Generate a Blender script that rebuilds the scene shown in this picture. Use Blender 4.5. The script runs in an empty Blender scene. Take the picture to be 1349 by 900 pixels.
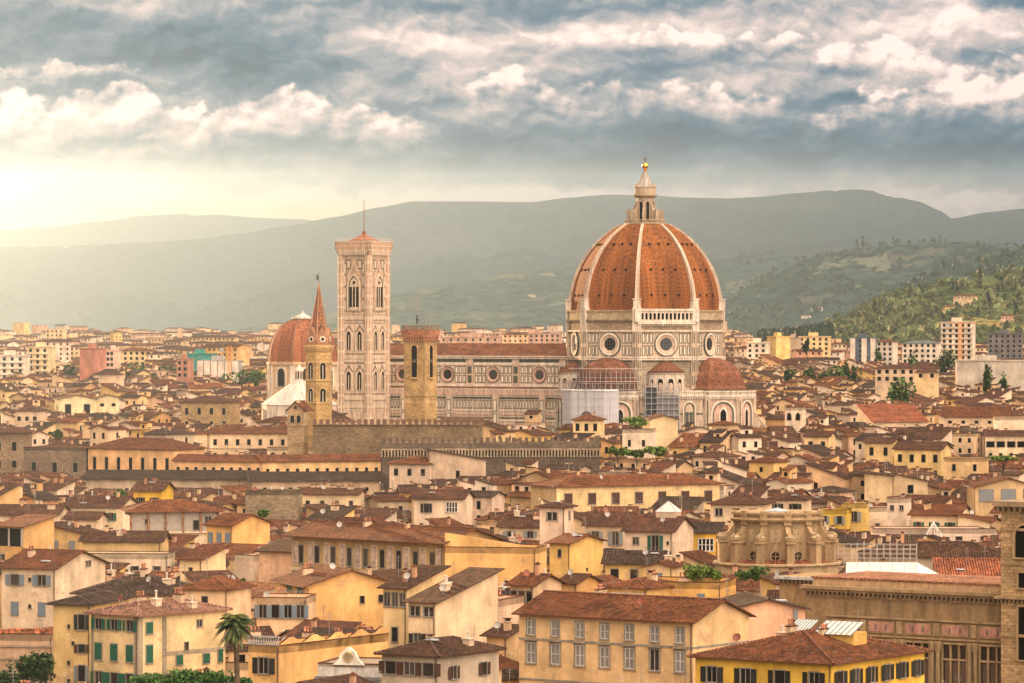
import bpy, math, random
from mathutils import Matrix, Vector
R = math.radians
PI = math.pi
random.seed(7)
SC = bpy.context.scene
COL = SC.collection
# ------------------------------------------------------------------ camera
FPX = 5185.0            # focal length in pixels of the 1349 px wide photograph
HZ = 437.0              # horizon row of the photograph
CAMZ = 55.0             # the view point stands on a hill 55 m above the town
cam_d = bpy.data.cameras.new('camera')
cam_d.sensor_width = 36.0
cam_d.lens = 36.0 * FPX / 1349.0
cam_d.clip_start = 1.0
cam_d.clip_end = 60000.0
cam = bpy.data.objects.new('camera', cam_d)
COL.objects.link(cam)
cam.location = (0, 0, CAMZ)
cam.rotation_euler = (R(90) - math.atan(13.0 / FPX), 0, 0)
SC.camera = cam
# ------------------------------------------------------------------ view
SC.view_settings.view_transform = 'Standard'
SC.view_settings.look = 'None'
SC.view_settings.exposure = 0.80
SC.view_settings.gamma = 1.0
SC.view_settings.use_curve_mapping = False
SC.render.engine = 'CYCLES'
cy = SC.cycles
cy.use_denoising = True
cy.max_bounces = 5
cy.diffuse_bounces = 2
cy.glossy_bounces = 2
cy.transmission_bounces = 2
cy.transparent_max_bounces = 6
cy.volume_bounces = 0
cy.sample_clamp_indirect = 6.0
# ------------------------------------------------------------------ sun
SUN_TH = -153.0         # bearing of the sun: 0 is towards the camera, negative to the west
SUN_EL = 7.0
sd = Vector((math.sin(R(SUN_TH)) * math.cos(R(SUN_EL)), -math.cos(R(SUN_TH)) * math.cos(R(SUN_EL)), math.sin(R(SUN_EL))))
sun_d = bpy.data.lights.new('sun', 'SUN')
sun_d.energy = 5.0
sun_d.angle = R(0.8)
sun_d.color = (1.0, 0.63, 0.33)
sun = bpy.data.objects.new('sun', sun_d)
COL.objects.link(sun)
sun.rotation_euler = sd.to_track_quat('Z', 'Y').to_euler()
# ------------------------------------------------------------------ world: evening sky and banks of cloud
world = bpy.data.worlds.new('World')
SC.world = world
world.use_nodes = True
wt = world.node_tree
for n in list(wt.nodes):
    wt.nodes.remove(n)

class NT:
    """small expression helper over a node tree"""
    def __init__(s, t): s.t = t
    def node(s, typ, **kw):
        n = s.t.nodes.new(typ)
        for k, v in kw.items(): setattr(n, k, v)
        return n
    def link(s, a, b): s.t.links.new(a, b)
    def put(s, sock, v):
        if isinstance(v, (int, float)): sock.default_value = v
        elif isinstance(v, tuple): sock.default_value = v if len(v) == len(sock.default_value) else v + (1,)
        else: s.link(v, sock)
    def m(s, op, a, b=0.0, c=None, clamp=False):
        n = s.node('ShaderNodeMath', operation=op, use_clamp=clamp)
        s.put(n.inputs[0], a); s.put(n.inputs[1], b)
        if c is not None: s.put(n.inputs[2], c)
        return n.outputs[0]
    def add(s, a, b): return s.m('ADD', a, b)
    def sub(s, a, b): return s.m('SUBTRACT', a, b)
    def mul(s, a, b): return s.m('MULTIPLY', a, b)
    def step(s, v, a, b, lo=0.0, hi=1.0):
        n = s.node('ShaderNodeMapRange', interpolation_type='SMOOTHSTEP')
        s.put(n.inputs[0], v); s.put(n.inputs[1], a); s.put(n.inputs[2], b); s.put(n.inputs[3], lo); s.put(n.inputs[4], hi)
        return n.outputs[0]
    def lin(s, v, a, b, lo=0.0, hi=1.0):
        n = s.node('ShaderNodeMapRange')
        s.put(n.inputs[0], v); s.put(n.inputs[1], a); s.put(n.inputs[2], b); s.put(n.inputs[3], lo); s.put(n.inputs[4], hi)
        return n.outputs[0]
    def xyz(s, x, y, z=0.0):
        n = s.node('ShaderNodeCombineXYZ'); s.put(n.inputs[0], x); s.put(n.inputs[1], y); s.put(n.inputs[2], z)
        return n.outputs[0]
    def noise(s, vec, scale=1.0, detail=5.0, rough=0.5, dist=0.0, color=False):
        n = s.node('ShaderNodeTexNoise'); s.link(vec, n.inputs['Vector'])
        n.inputs['Scale'].default_value = scale; n.inputs['Detail'].default_value = detail
        n.inputs['Roughness'].default_value = rough; n.inputs['Distortion'].default_value = dist
        return n.outputs['Color' if color else 'Fac']
    def mix(s, f, a, b, mode='MIX'):
        n = s.node('ShaderNodeMix', data_type='RGBA', blend_type=mode)
        s.put(n.inputs[0], f); s.put(n.inputs[6], a); s.put(n.inputs[7], b)
        return n.outputs[2]
    def ramp(s, v, stops, interp='LINEAR'):
        n = s.node('ShaderNodeValToRGB'); s.put(n.inputs[0], v)
        e = n.color_ramp; e.interpolation = interp
        while len(e.elements) < len(stops): e.elements.new(0.5)
        for el, (p, c) in zip(e.elements, stops):
            el.position = p; el.color = tuple(c) + (1,) if len(c) == 3 else c
        return n.outputs[0]
    def curve(s, v, pts, x0, x1):
        """piecewise curve of v over [x0, x1]; output in the units of pts"""
        lo = min(p[1] for p in pts); hi = max(p[1] for p in pts)
        n = s.node('ShaderNodeFloatCurve')
        s.put(n.inputs['Value'], s.lin(v, x0, x1))
        c = n.mapping.curves[0]
        while len(c.points) < len(pts): c.points.new(0.5, 0.5)
        for cp, (px, py) in zip(c.points, pts):
            cp.location = ((px - x0) / (x1 - x0), (py - lo) / (hi - lo))
        n.mapping.update()
        return s.add(s.mul(n.outputs[0], hi - lo), lo)
    def blob(s, U, V, cx, cy, rx, ry):
        a = s.mul(s.sub(U, cx), 1.0 / rx); b = s.mul(s.sub(V, cy), 1.0 / ry)
        d = s.add(s.mul(a, a), s.mul(b, b))
        return s.m('POWER', 2.718, s.mul(d, -1.0))

def gray(t, v):
    n = t.node('ShaderNodeCombineColor')
    for i in range(3): t.put(n.inputs[i], v)
    return n.outputs[0]
def build_sky():
    t = NT(wt)
    tc = t.node('ShaderNodeTexCoord')
    sep = t.node('ShaderNodeSeparateXYZ'); t.link(tc.outputs['Generated'], sep.inputs[0])
    X, Y, Z = sep.outputs
    az = t.mul(t.m('ARCTAN2', X, Y), 180 / PI)                       # degrees east of the view axis
    hyp = t.m('SQRT', t.add(t.mul(X, X), t.mul(Y, Y)))
    el = t.mul(t.m('ARCTAN2', Z, hyp), 180 / PI)
    K = 90.5                                                         # tenths: 90.5 units per degree
    U0 = t.add(t.mul(az, K), 674.0)
    V0 = t.sub(437.0, t.mul(el, K))                                  # grows downwards, 437 at the horizon
    # warp
    p0 = t.xyz(t.mul(U0, 0.011), t.mul(V0, 0.015), 3.1)
    w = t.noise(p0, 1.0, 4.0, 0.55, color=True)
    ws = t.node('ShaderNodeSeparateColor'); t.link(w, ws.inputs[0])
    U = t.add(U0, t.mul(t.sub(ws.outputs[0], 0.5), 80.0))
    V = t.add(V0, t.mul(t.sub(ws.outputs[1], 0.5), 50.0))
    # broad light and dark of the overcast
    B = 0.50
    def plus(b, cx, cy_, rx, ry, a):
        return t.add(b, t.mul(t.blob(U, V, cx, cy_, rx, ry), a))
    for (cx, cy_, rx, ry, a) in [
        (180, 70, 300, 40, -0.32), (60, 20, 260, 22, -0.12), (330, 95, 90, 40, -0.22), (250, 12, 260, 12, 0.30), (110, 92, 110, 9, 0.28),
        (560, 55, 120, 42, 0.34), (640, 20, 60, 20, -0.20), (590, 42, 55, 12, -0.45), (480, 8, 220, 12, -0.25),
        (650, 90, 150, 30, 0.14), (700, 40, 200, 18, 0.20), (930, 45, 260, 16, 0.26), (800, 70, 140, 18, -0.06),
        (1250, 20, 140, 45, 0.42), (1330, 5, 60, 14, -0.55), (1120, 75, 160, 40, 0.16), (1130, 130, 90, 16, -0.42), (1090, 92, 50, 10, -0.30),
        (800, 195, 230, 46, -0.26), (1080, 196, 330, 34, -0.27), (1280, 208, 180, 32, -0.28), (560, 215, 260, 30, -0.10), (120, 190, 260, 30, 0.02),
        (350, 190, 230, 30, -0.12), (60, 160, 220, 20, 0.26), (480, 165, 180, 16, 0.06), (1180, 140, 150, 40, 0.10), (980, 165, 200, 20, -0.05),
        (60, 240, 320, 26, 0.24), (560, 264, 520, 18, 0.62), (740, 258, 120, 12, 0.25), (1240, 262, 180, 24, 0.45)]:
        B = plus(B, cx, cy_, rx, ry, a)
    pl = t.xyz(t.mul(U, 0.0090), t.mul(V, 0.0155), 0.0)
    n1 = t.noise(pl, 1.0, 8.0, 0.56)
    n1b = t.noise(t.xyz(t.add(t.mul(U, 0.0090), 0.06), t.add(t.mul(V, 0.0155), 0.16), 0.0), 1.0, 8.0, 0.56)
    B = t.add(B, t.mul(t.sub(n1, 0.5), 0.66))
    B = t.add(B, t.mul(t.sub(n1, n1b), 1.3))
    # cumulus decks: crisp billowing crests, soft undersides
    pb = t.xyz(t.mul(U0, 0.020), t.mul(V0, 0.024), 7.0)
    bil = t.noise(pb, 1.0, 7.0, 0.5)
    bl2 = t.noise(t.xyz(t.add(t.mul(U0, 0.020), 0.12), t.add(t.mul(V0, 0.024), 0.20), 7.0), 1.0, 7.0, 0.5)
    bump = t.mul(t.sub(bil, 0.5), 78.0)
    relief = t.sub(bil, bl2)
    def deck(B, pts, x0, x1, depth, amp, fade, edge=11.0):
        top = t.curve(U0, pts, x0, x1)
        dv = t.add(t.sub(V0, top), bump)                             # below the crest when positive
        on = t.mul(t.step(dv, 0.0, edge), t.step(dv, depth * 1.3, 0.0))
        on = t.mul(on, t.mul(t.step(U0, x0, x0 + fade), t.step(U0, x1, x1 - fade)))
        body = t.add(amp * 1.15, t.mul(relief, 2.3))
        return t.add(B, t.mul(on, body))
    B = deck(B, [(-400, 130), (0, 124), (90, 120), (160, 106), (205, 122), (260, 138), (330, 132), (400, 116), (440, 132), (520, 150), (600, 172)], -400, 600, 66, 0.36, 90)
    B = deck(B, [(-200, 92), (40, 92), (120, 84), (200, 90), (260, 100)], -200, 230, 22, 0.22, 60, 5)
    B = deck(B, [(740, 135), (775, 104), (815, 96), (845, 112), (900, 108), (960, 116), (1040, 124)], 740, 1040, 52, 0.30, 34)
    B = deck(B, [(590, 120), (630, 98), (680, 92), (740, 118), (770, 140)], 590, 770, 60, 0.20, 30)
    B = deck(B, [(1060, 100), (1100, 62), (1150, 54), (1190, 66), (1230, 76), (1290, 84), (1349, 74), (1800, 80)], 1050, 1900, 40, 0.26, 40)
    B = deck(B, [(1040, 160), (1090, 140), (1150, 118), (1210, 110), (1280, 96), (1349, 104), (1800, 110)], 1030, 1900, 74, 0.30, 50)
    B = deck(B, [(700, 80), (800, 46), (900, 42), (1000, 46), (1100, 50)], 700, 1120, 24, 0.16, 60, 5)
    col = t.ramp(B, [(0.0, (0.018, 0.068, 0.115)), (0.20, (0.042, 0.106, 0.158)), (0.42, (0.108, 0.160, 0.205)), (0.58, (0.235, 0.245, 0.265)), (0.76, (0.42, 0.355, 0.34)), (1.0, (0.72, 0.57, 0.51))])
    # the pale strip between the cloud and the hills, strongest towards the sun
    strip = t.mul(t.step(V0, 248.0, 292.0), t.step(U0, 1150.0, 250.0))
    strip = t.mul(strip, t.step(t.add(V0, t.mul(t.sub(n1, 0.5), 60.0)), 240.0, 275.0))
    col = t.mix(t.mul(strip, 0.92), col, (0.85, 0.66, 0.30, 1))
    warm = t.mul(t.step(V0, 150.0, 300.0), t.step(U0, 900.0, -300.0))
    col = t.mix(t.mul(warm, 0.45), col, (0.50, 0.40, 0.32, 1))
    # the rest of the vault, overhead and behind the view point: unseen cloud, made bright to light the town
    away = t.m('MAXIMUM', t.step(t.m('ABSOLUTE', az), 12.0, 55.0), t.step(el, 7.0, 26.0))
    nb = t.noise(t.xyz(t.mul(X, 2.0), t.mul(Y, 2.0), t.mul(Z, 4.0)), 1.0, 5.0, 0.5)
    # added key glow, shaped to model the walls, strongest high up behind the view point, east of it
    dirn = t.add(t.add(t.mul(X, 0.40), t.mul(Y, -0.52)), t.mul(Z, 0.75))
    lift = t.step(dirn, 0.0, 0.98, 0.02, 2.75)
    back = t.ramp(nb, [(0.30, (0.70, 0.60, 0.52)), (0.70, (1.16, 0.88, 0.66))])
    back = t.mix(1.0, back, gray(t, lift), 'MULTIPLY')
    col = t.mix(away, col, back)
    # clear sky behind the cloud
    sky = t.node('ShaderNodeTexSky', sky_type='NISHITA')
    sky.sun_disc = False
    sky.sun_elevation = R(SUN_EL)
    sky.sun_rotation = math.atan2(sd.x, sd.y)
    sky.air_density = 1.0; sky.dust_density = 2.0
    skyc = t.mix(1.0, sky.outputs[0], (0.10, 0.10, 0.10, 1), 'MULTIPLY')
    cover = t.step(n1, 0.18, 0.34, 0.62, 0.97)
    full = t.mix(cover, skyc, col)
    bg = t.node('ShaderNodeBackground')
    t.link(full, bg.inputs[0])
    # Background strength 0.1 as for the bare sky texture; the cloud colours above are divided by it
    bg.inputs[1].default_value = 1.0
    out = t.node('ShaderNodeOutputWorld')
    t.link(bg.outputs[0], out.inputs[0])
build_sky()
world.cycles.sampling_method = 'MANUAL'
world.cycles.sample_map_resolution = 512

# ------------------------------------------------------------------ mesh builder
MATS = {}
def uvframe(n):
    if abs(n.z) > 0.999:
        return Vector((1, 0, 0)), Vector((0, 1, 0))
    t_ = Vector((0, 0, 1)).cross(n).normalized()
    return t_, n.cross(t_)
class MB:
    def __init__(s):
        s.v = []; s.f = []; s.m = []; s.c = []; s.uv = []; s.M = Matrix.Identity(4); s.mats = []
    def face(s, pts, mat, col=(1, 1, 1)):
        P = [Vector(p) for p in pts]
        n = Vector((0, 0, 0))
        for i in range(len(P)):
            a, b = P[i], P[(i + 1) % len(P)]
            n += Vector(((a.y - b.y) * (a.z + b.z), (a.z - b.z) * (a.x + b.x), (a.x - b.x) * (a.y + b.y)))
        if n.length < 1e-9: return
        n.normalize()
        tt, bb = uvframe(n)
        i0 = len(s.v)
        M = s.M
        for p in P:
            s.v.append(tuple(M @ p)); s.uv += [p.dot(tt), p.dot(bb)]
        s.f.append(tuple(range(i0, i0 + len(P))))
        if mat not in s.mats: s.mats.append(mat)
        s.m.append(s.mats.index(mat))
        s.c += [col[0], col[1], col[2], 1.0] * len(P)
    def box(s, x0, x1, y0, y1, z0, z1, mat, col=(1, 1, 1), skip=''):
        if x0 > x1: x0, x1 = x1, x0
        if y0 > y1: y0, y1 = y1, y0
        F = s.face
        if 'f' not in skip: F([(x0, y0, z0), (x1, y0, z0), (x1, y0, z1), (x0, y0, z1)], mat, col)
        if 'b' not in skip: F([(x1, y1, z0), (x0, y1, z0), (x0, y1, z1), (x1, y1, z1)], mat, col)
        if 'l' not in skip: F([(x0, y1, z0), (x0, y0, z0), (x0, y0, z1), (x0, y1, z1)], mat, col)
        if 'r' not in skip: F([(x1, y0, z0), (x1, y1, z0), (x1, y1, z1), (x1, y0, z1)], mat, col)
        if 't' not in skip: F([(x0, y0, z1), (x1, y0, z1), (x1, y1, z1), (x0, y1, z1)], mat, col)
        if 'd' not in skip: F([(x0, y1, z0), (x1, y1, z0), (x1, y0, z0), (x0, y0, z0)], mat, col)
    def prism(s, poly, y0, y1, mat, col=(1, 1, 1), backface=True):
        """poly: (x, z) points counter-clockwise seen from -y; y0 is the outer face (more negative)"""
        n = len(poly)
        s.face([(x, y0, z) for x, z in poly], mat, col)
        if backface: s.face([(x, y1, z) for x, z in reversed(poly)], mat, col)
        for i in range(n):
            (xa, za), (xb, zb) = poly[i], poly[(i + 1) % n]
            s.face([(xa, y1, za), (xb, y1, zb), (xb, y0, zb), (xa, y0, za)], mat, col)
    def ring(s, outer, inner, y0, y1, mat, col=(1, 1, 1)):
        n = len(outer)
        for i in range(n):
            j = (i + 1) % n
            a, b, c, d = outer[i], outer[j], inner[j], inner[i]
            s.face([(a[0], y0, a[1]), (b[0], y0, b[1]), (c[0], y0, c[1]), (d[0], y0, d[1])], mat, col)
            s.face([(a[0], y1, a[1]), (b[0], y1, b[1]), (b[0], y0, b[1]), (a[0], y0, a[1])], mat, col)
            s.face([(d[0], y0, d[1]), (c[0], y0, c[1]), (c[0], y1, c[1]), (d[0], y1, d[1])], mat, col)
    def lathe(s, prof, n, mat, col=(1, 1, 1), a0=0.0, a1=2 * PI, rot=0.0, cx=0, cy=0):
        """prof: (radius, z) from bottom to top; n sides"""
        full = abs(a1 - a0 - 2 * PI) < 1e-6
        for i in range(n):
            aa = a0 + (a1 - a0) * i / n + rot; ab = a0 + (a1 - a0) * (i + 1) / n + rot
            for (r0, z0), (r1, z1) in zip(prof[:-1], prof[1:]):
                p = lambda r, a, z: (cx + r * math.sin(a), cy - r * math.cos(a), z)
                q = [p(r0, aa, z0), p(r0, ab, z0), p(r1, ab, z1), p(r1, aa, z1)]
                if r1 < 1e-4: q = q[:3]
                elif r0 < 1e-4: q = [q[0], q[2], q[3]]
                s.face(q, mat, col)
    def tube(s, a, b, r, mat, col=(1, 1, 1), n=5, r2=None):
        a = Vector(a); b = Vector(b); d = (b - a)
        if d.length < 1e-6: return
        d.normalize()
        u = d.orthogonal().normalized(); w = d.cross(u)
        r2 = r if r2 is None else r2
        for i in range(n):
            t0 = 2 * PI * i / n; t1 = 2 * PI * (i + 1) / n
            e0 = u * math.cos(t0) + w * math.sin(t0); e1 = u * math.cos(t1) + w * math.sin(t1)
            s.face([a + e0 * r, a + e1 * r, b + e1 * r2, b + e0 * r2], mat, col)
    def mesh(s, name):
        me = bpy.data.meshes.new(name)
        me.from_pydata(s.v, [], s.f)
        for m in s.mats: me.materials.append(MATS[m])
        me.polygons.foreach_set('material_index', s.m)
        ul = me.uv_layers.new(name='UVMap'); ul.data.foreach_set('uv', s.uv)
        ca = me.color_attributes.new('col', 'FLOAT_COLOR', 'CORNER'); ca.data.foreach_set('color', s.c)
        me.update()
        return me
    def build(s, name, parent=None):
        if not s.f: return None
        o = bpy.data.objects.new(name, s.mesh(name))
        COL.objects.link(o)
        if parent is not None: o.parent = parent
        return o
def empty(name, label, cat, loc=(0, 0, 0), rz=0.0, group=None):
    o = bpy.data.objects.new(name, None); COL.objects.link(o)
    o.empty_display_size = 1.0
    o.location = loc; o.rotation_euler = (0, 0, rz)
    o['label'] = label; o['category'] = cat
    if group: o['group'] = group
    return o
def tag(o, label=None, cat=None, group=None, kind=None):
    if label: o['label'] = label
    if cat: o['category'] = cat
    if group: o['group'] = group
    if kind: o['kind'] = kind
    return o
def at(px, D): return (px - 674.5) / FPX * D
def zat(py, D): return CAMZ - (py - HZ) / FPX * D

# ------------------------------------------------------------------ materials
def mat(name, rough=0.9, spec=0.2):
    m = bpy.data.materials.new(name); m.use_nodes = True
    t = NT(m.node_tree); b = m.node_tree.nodes['Principled BSDF']
    b.inputs['Roughness'].default_value = rough
    b.inputs['Specular IOR Level'].default_value = spec
    MATS[name] = m
    return m, t, b
def colnode(t):
    a = t.node('ShaderNodeAttribute'); a.attribute_name = 'col'
    return a.outputs['Color']
def uvnode(t, salt=True):
    u = t.node('ShaderNodeUVMap'); u.uv_map = 'UVMap'
    if not salt: return u.outputs[0]
    oi = t.node('ShaderNodeObjectInfo')
    r = t.mul(oi.outputs['Random'], 57.0)
    n = t.node('ShaderNodeVectorMath', operation='ADD'); t.link(u.outputs[0], n.inputs[0]); t.link(t.xyz(0.0, 0.0, r), n.inputs[1])
    return n.outputs[0]
def scalev(t, v, sx, sy, sz=1.0):
    n = t.node('ShaderNodeVectorMath', operation='MULTIPLY'); t.link(v, n.inputs[0]); n.inputs[1].default_value = (sx, sy, sz)
    return n.outputs[0]
def bumpit(t, b, h, strength=0.5, dist=0.1):
    n = t.node('ShaderNodeBump'); n.inputs['Strength'].default_value = strength; n.inputs['Distance'].default_value = dist
    t.link(h, n.inputs['Height']); t.link(n.outputs[0], b.inputs['Normal'])

def make_mats():
    # lime plaster, weathered
    m, t, b = mat('plaster', 0.92)
    c = colnode(t); uv = uvnode(t)
    big = t.noise(scalev(t, uv, 0.22, 0.16), 1.0, 6, 0.62)
    streak = t.noise(scalev(t, uv, 0.9, 0.13), 1.0, 4, 0.6)
    fine = t.noise(scalev(t, uv, 2.2, 2.2), 1.0, 5, 0.6)
    k = t.mul(t.lin(big, 0.3, 0.7, 0.66, 1.16), t.mul(t.lin(t.mul(streak, t.lin(big, .3, .7, .7, 1.15)), 0.3, 0.6, 0.86, 1.03), t.lin(fine, 0.3, 0.7, 0.90, 1.07)))
    c1 = t.mix(1.0, c, gray(t, k), 'MULTIPLY')
    worn = t.step(t.noise(scalev(t, uv, 0.28, 0.42), 1.0, 9, 0.72), 0.585, 0.63)
    c2 = t.mix(t.mul(worn, 0.5), c1, (0.34, 0.25, 0.17, 1))
    pale = t.step(t.noise(scalev(t, uv, 0.5, 0.8, 2.0), 1.0, 9, 0.75), 0.60, 0.64)
    c2 = t.mix(t.mul(pale, 0.4), c2, (0.80, 0.70, 0.56, 1))
    c2 = t.mix(1.0, c2, (1.0, 0.93, 0.85, 1), 'MULTIPLY')
    t.link(c2, b.inputs['Base Color']); bumpit(t, b, fine, 0.25, 0.03)
    # clay tile roof: rows of curved tiles running up the slope
    m, t, b = mat('tile', 0.88)
    c = colnode(t); uv = uvnode(t)
    sx = t.node('ShaderNodeSeparateXYZ'); t.link(uv, sx.inputs[0])
    wig = t.noise(scalev(t, uv, 0.5, 0.5), 1.0, 2, 0.5)
    uu = t.add(sx.outputs[0], t.mul(wig, 0.25))
    row = t.m('SINE', t.mul(uu, 2 * PI / 0.42)); crs = t.m('FRACT', t.mul(sx.outputs[1], 1 / 0.5))
    vor = t.node('ShaderNodeTexVoronoi'); t.link(scalev(t, uv, 4.6, 3.2), vor.inputs['Vector']); vor.inputs['Scale'].default_value = 1.0
    vs = t.node('ShaderNodeSeparateColor'); t.link(vor.outputs['Color'], vs.inputs[0])
    vor2 = t.node('ShaderNodeTexVoronoi'); t.link(scalev(t, uv, 1.0, 0.8), vor2.inputs['Vector']); vor2.inputs['Scale'].default_value = 1.0
    vs2 = t.node('ShaderNodeSeparateColor'); t.link(vor2.outputs['Color'], vs2.inputs[0])
    big = t.noise(scalev(t, uv, 0.18, 0.25), 1.0, 6, 0.65)
    k = t.mul(t.lin(vs.outputs[0], 0, 1, 0.30, 1.55), t.lin(vs2.outputs[1], 0, 1, 0.75, 1.2))
    k = t.mul(k, t.lin(big, 0.3, 0.7, 0.52, 1.3))
    k = t.mul(k, t.lin(row, -1, 1, 0.40, 1.3))
    k = t.mul(k, t.lin(crs, 0.0, 0.25, 0.78, 1.0))
    c1 = t.mix(1.0, c, gray(t, k), 'MULTIPLY')
    lich = t.step(t.noise(scalev(t, uv, 0.9, 1.3), 1.0, 7, 0.7), 0.54, 0.66)
    c2 = t.mix(t.mul(lich, 0.42), c1, (0.17, 0.135, 0.105, 1))
    t.link(c2, b.inputs['Base Color'])
    bumpit(t, b, t.add(t.mul(row, 0.5), t.mul(vs.outputs[0], 0.5)), 0.9, 0.10)
    # brick and tile of the great domes, speckled by weather
    m, t, b = mat('dometile', 0.88)
    c = colnode(t); uv = uvnode(t)
    vor = t.node('ShaderNodeTexVoronoi'); t.link(scalev(t, uv, 1.6, 1.1), vor.inputs['Vector']); vor.inputs['Scale'].default_value = 1.0
    vs = t.node('ShaderNodeSeparateColor'); t.link(vor.outputs['Color'], vs.inputs[0])
    sp = t.step(t.noise(scalev(t, uv, 1.3, 0.9), 1.0, 3, 0.7), 0.57, 0.62)
    big = t.noise(scalev(t, uv, 0.12, 0.05), 1.0, 6, 0.65)
    k = t.mul(t.lin(vs.outputs[0], 0, 1, 0.62, 1.3), t.lin(big, 0.3, 0.7, 0.50, 1.32))
    k = t.mul(k, t.lin(sp, 0, 1, 1.0, 0.45))
    t.link(t.mix(1.0, c, gray(t, k), 'MULTIPLY'), b.inputs['Base Color'])
    # rough stone blocks
    m, t, b = mat('stone', 0.93)
    c = colnode(t); uv = uvnode(t)
    br = t.node('ShaderNodeTexBrick'); t.link(uv, br.inputs['Vector']); br.inputs['Scale'].default_value = 1.0
    br.inputs['Brick Width'].default_value = 0.9; br.inputs['Row Height'].default_value = 0.42; br.inputs['Mortar Size'].default_value = 0.03
    br.inputs['Color1'].default_value = (1.25, 1.25, 1.25, 1); br.inputs['Color2'].default_value = (0.62, 0.62, 0.62, 1); br.inputs['Mortar'].default_value = (0.55, 0.5, 0.45, 1)
    big = t.noise(scalev(t, uv, 0.15, 0.2), 1.0, 7, 0.65)
    fine = t.noise(scalev(t, uv, 2.5, 2.5), 1.0, 4, 0.6)
    c1 = t.mix(0.75, c, br.outputs[0], 'MULTIPLY')
    c1 = t.mix(1.0, c1, gray(t, t.mul(t.lin(big, 0.3, 0.7, 0.62, 1.3), t.lin(fine, 0.3, 0.7, 0.75, 1.25))), 'MULTIPLY')
    t.link(c1, b.inputs['Base Color']); bumpit(t, b, t.add(fine, br.outputs['Fac']), 0.5, 0.08)
    # dressed stone and marble, lightly streaked
    m, t, b = mat('trim', 0.75, 0.3)
    c = colnode(t); uv = uvnode(t)
    st = t.noise(scalev(t, uv, 0.9, 0.14), 1.0, 6, 0.65); fi = t.noise(scalev(t, uv, 1.5, 1.5), 1.0, 6, 0.65)
    c1 = t.mix(1.0, c, gray(t, t.mul(t.lin(st, 0.3, 0.7, 0.55, 1.22), t.lin(fi, 0.3, 0.7, 0.78, 1.18))), 'MULTIPLY')
    t.link(c1, b.inputs['Base Color'])
    # painted wood, metal and other small work
    m, t, b = mat('paint', 0.6, 0.35)
    c = colnode(t); uv = uvnode(t)
    c1 = t.mix(1.0, c, gray(t, t.lin(t.noise(scalev(t, uv, 1.2, 1.2), 1.0, 5, 0.6), 0.3, 0.7, 0.8, 1.15)), 'MULTIPLY')
    t.link(c1, b.inputs['Base Color'])
    # louvred shutters
    m, t, b = mat('louvre', 0.6, 0.3)
    c = colnode(t); uv = uvnode(t)
    sx = t.node('ShaderNodeSeparateXYZ'); t.link(uv, sx.inputs[0])
    sl = t.m('FRACT', t.mul(sx.outputs[1], 14.0))
    c1 = t.mix(1.0, c, gray(t, t.lin(sl, 0.0, 1.0, 0.6, 1.15)), 'MULTIPLY')
    t.link(c1, b.inputs['Base Color'])
    m, t, b = mat('glass', 0.12, 0.6)
    oi = t.node('ShaderNodeObjectInfo')
    t.link(t.ramp(oi.outputs['Random'], [(0.0, (0.006, 0.006, 0.007)), (0.6, (0.014, 0.013, 0.012)), (1.0, (0.06, 0.055, 0.05))]), b.inputs['Base Color'])
    m, t, b = mat('dark', 0.9, 0.1)
    b.inputs['Base Color'].default_value = (0.008, 0.006, 0.005, 1)
    m, t, b = mat('gold', 0.28, 0.5)
    b.inputs['Base Color'].default_value = (0.95, 0.55, 0.10, 1); b.inputs['Metallic'].default_value = 1.0
    # leaves
    m, t, b = mat('leaf', 0.7, 0.2)
    c = colnode(t); g = t.node('ShaderNodeNewGeometry')
    c1 = t.mix(1.0, c, gray(t, t.lin(g.outputs['Random Per Island'], 0, 1, 0.55, 1.5)), 'MULTIPLY')
    t.link(c1, b.inputs['Base Color'])
    b.inputs['Subsurface Weight'].default_value = 0.0
    m, t, b = mat('bark', 0.95, 0.1)
    uv = uvnode(t)
    t.link(t.ramp(t.noise(scalev(t, uv, 4, 1.0), 1.0, 5, 0.7), [(0.3, (0.05, 0.035, 0.022)), (0.7, (0.16, 0.11, 0.07))]), b.inputs['Base Color'])
    # woods, olive groves and fields of the hills
    def hillmat(name, forest, field, k, patch=0.0022, thr=0.52):
        m, t, b = mat(name, 1.0, 0.0)
        tc = t.node('ShaderNodeTexCoord'); o = tc.outputs['Object']
        big = t.noise(scalev(t, o, patch, patch, patch), 1.0, 7, 0.62)
        clump = t.noise(scalev(t, o, 0.02, 0.02, 0.05), 1.0, 6, 0.7)
        vor = t.node('ShaderNodeTexVoronoi'); t.link(scalev(t, o, 0.0035, 0.0022, 0.006), vor.inputs['Vector']); vor.inputs['Scale'].default_value = 1.0
        vs = t.node('ShaderNodeSeparateColor'); t.link(vor.outputs['Color'], vs.inputs[0])
        fcol = t.mix(t.lin(vs.outputs[0], 0, 1), tuple(x * 0.65 for x in field) + (1,), tuple(x * 1.3 for x in field) + (1,))
        fo = t.mix(t.lin(clump, 0.38, 0.62), tuple(x * 0.35 for x in forest) + (1,), tuple(x * 1.5 for x in forest) + (1,))
        sel = t.step(t.add(big, t.mul(t.sub(clump, 0.5), 0.25)), thr, thr + 0.03)
        t.link(t.mix(sel, fo, fcol), b.inputs['Base Color'])
        bumpit(t, b, t.add(clump, t.mul(big, 0.5)), 1.0, k)
    hillmat('mountain', (0.026, 0.058, 0.082), (0.065, 0.095, 0.100), 90.0, 0.0007, 0.54)  # woods and fields blued: distance haze is put into their colour
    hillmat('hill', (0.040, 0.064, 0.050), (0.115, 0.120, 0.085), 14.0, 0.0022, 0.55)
    hillmat('nearhill', (0.085, 0.105, 0.042), (0.23, 0.21, 0.08), 8.0, 0.007, 0.53)
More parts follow.
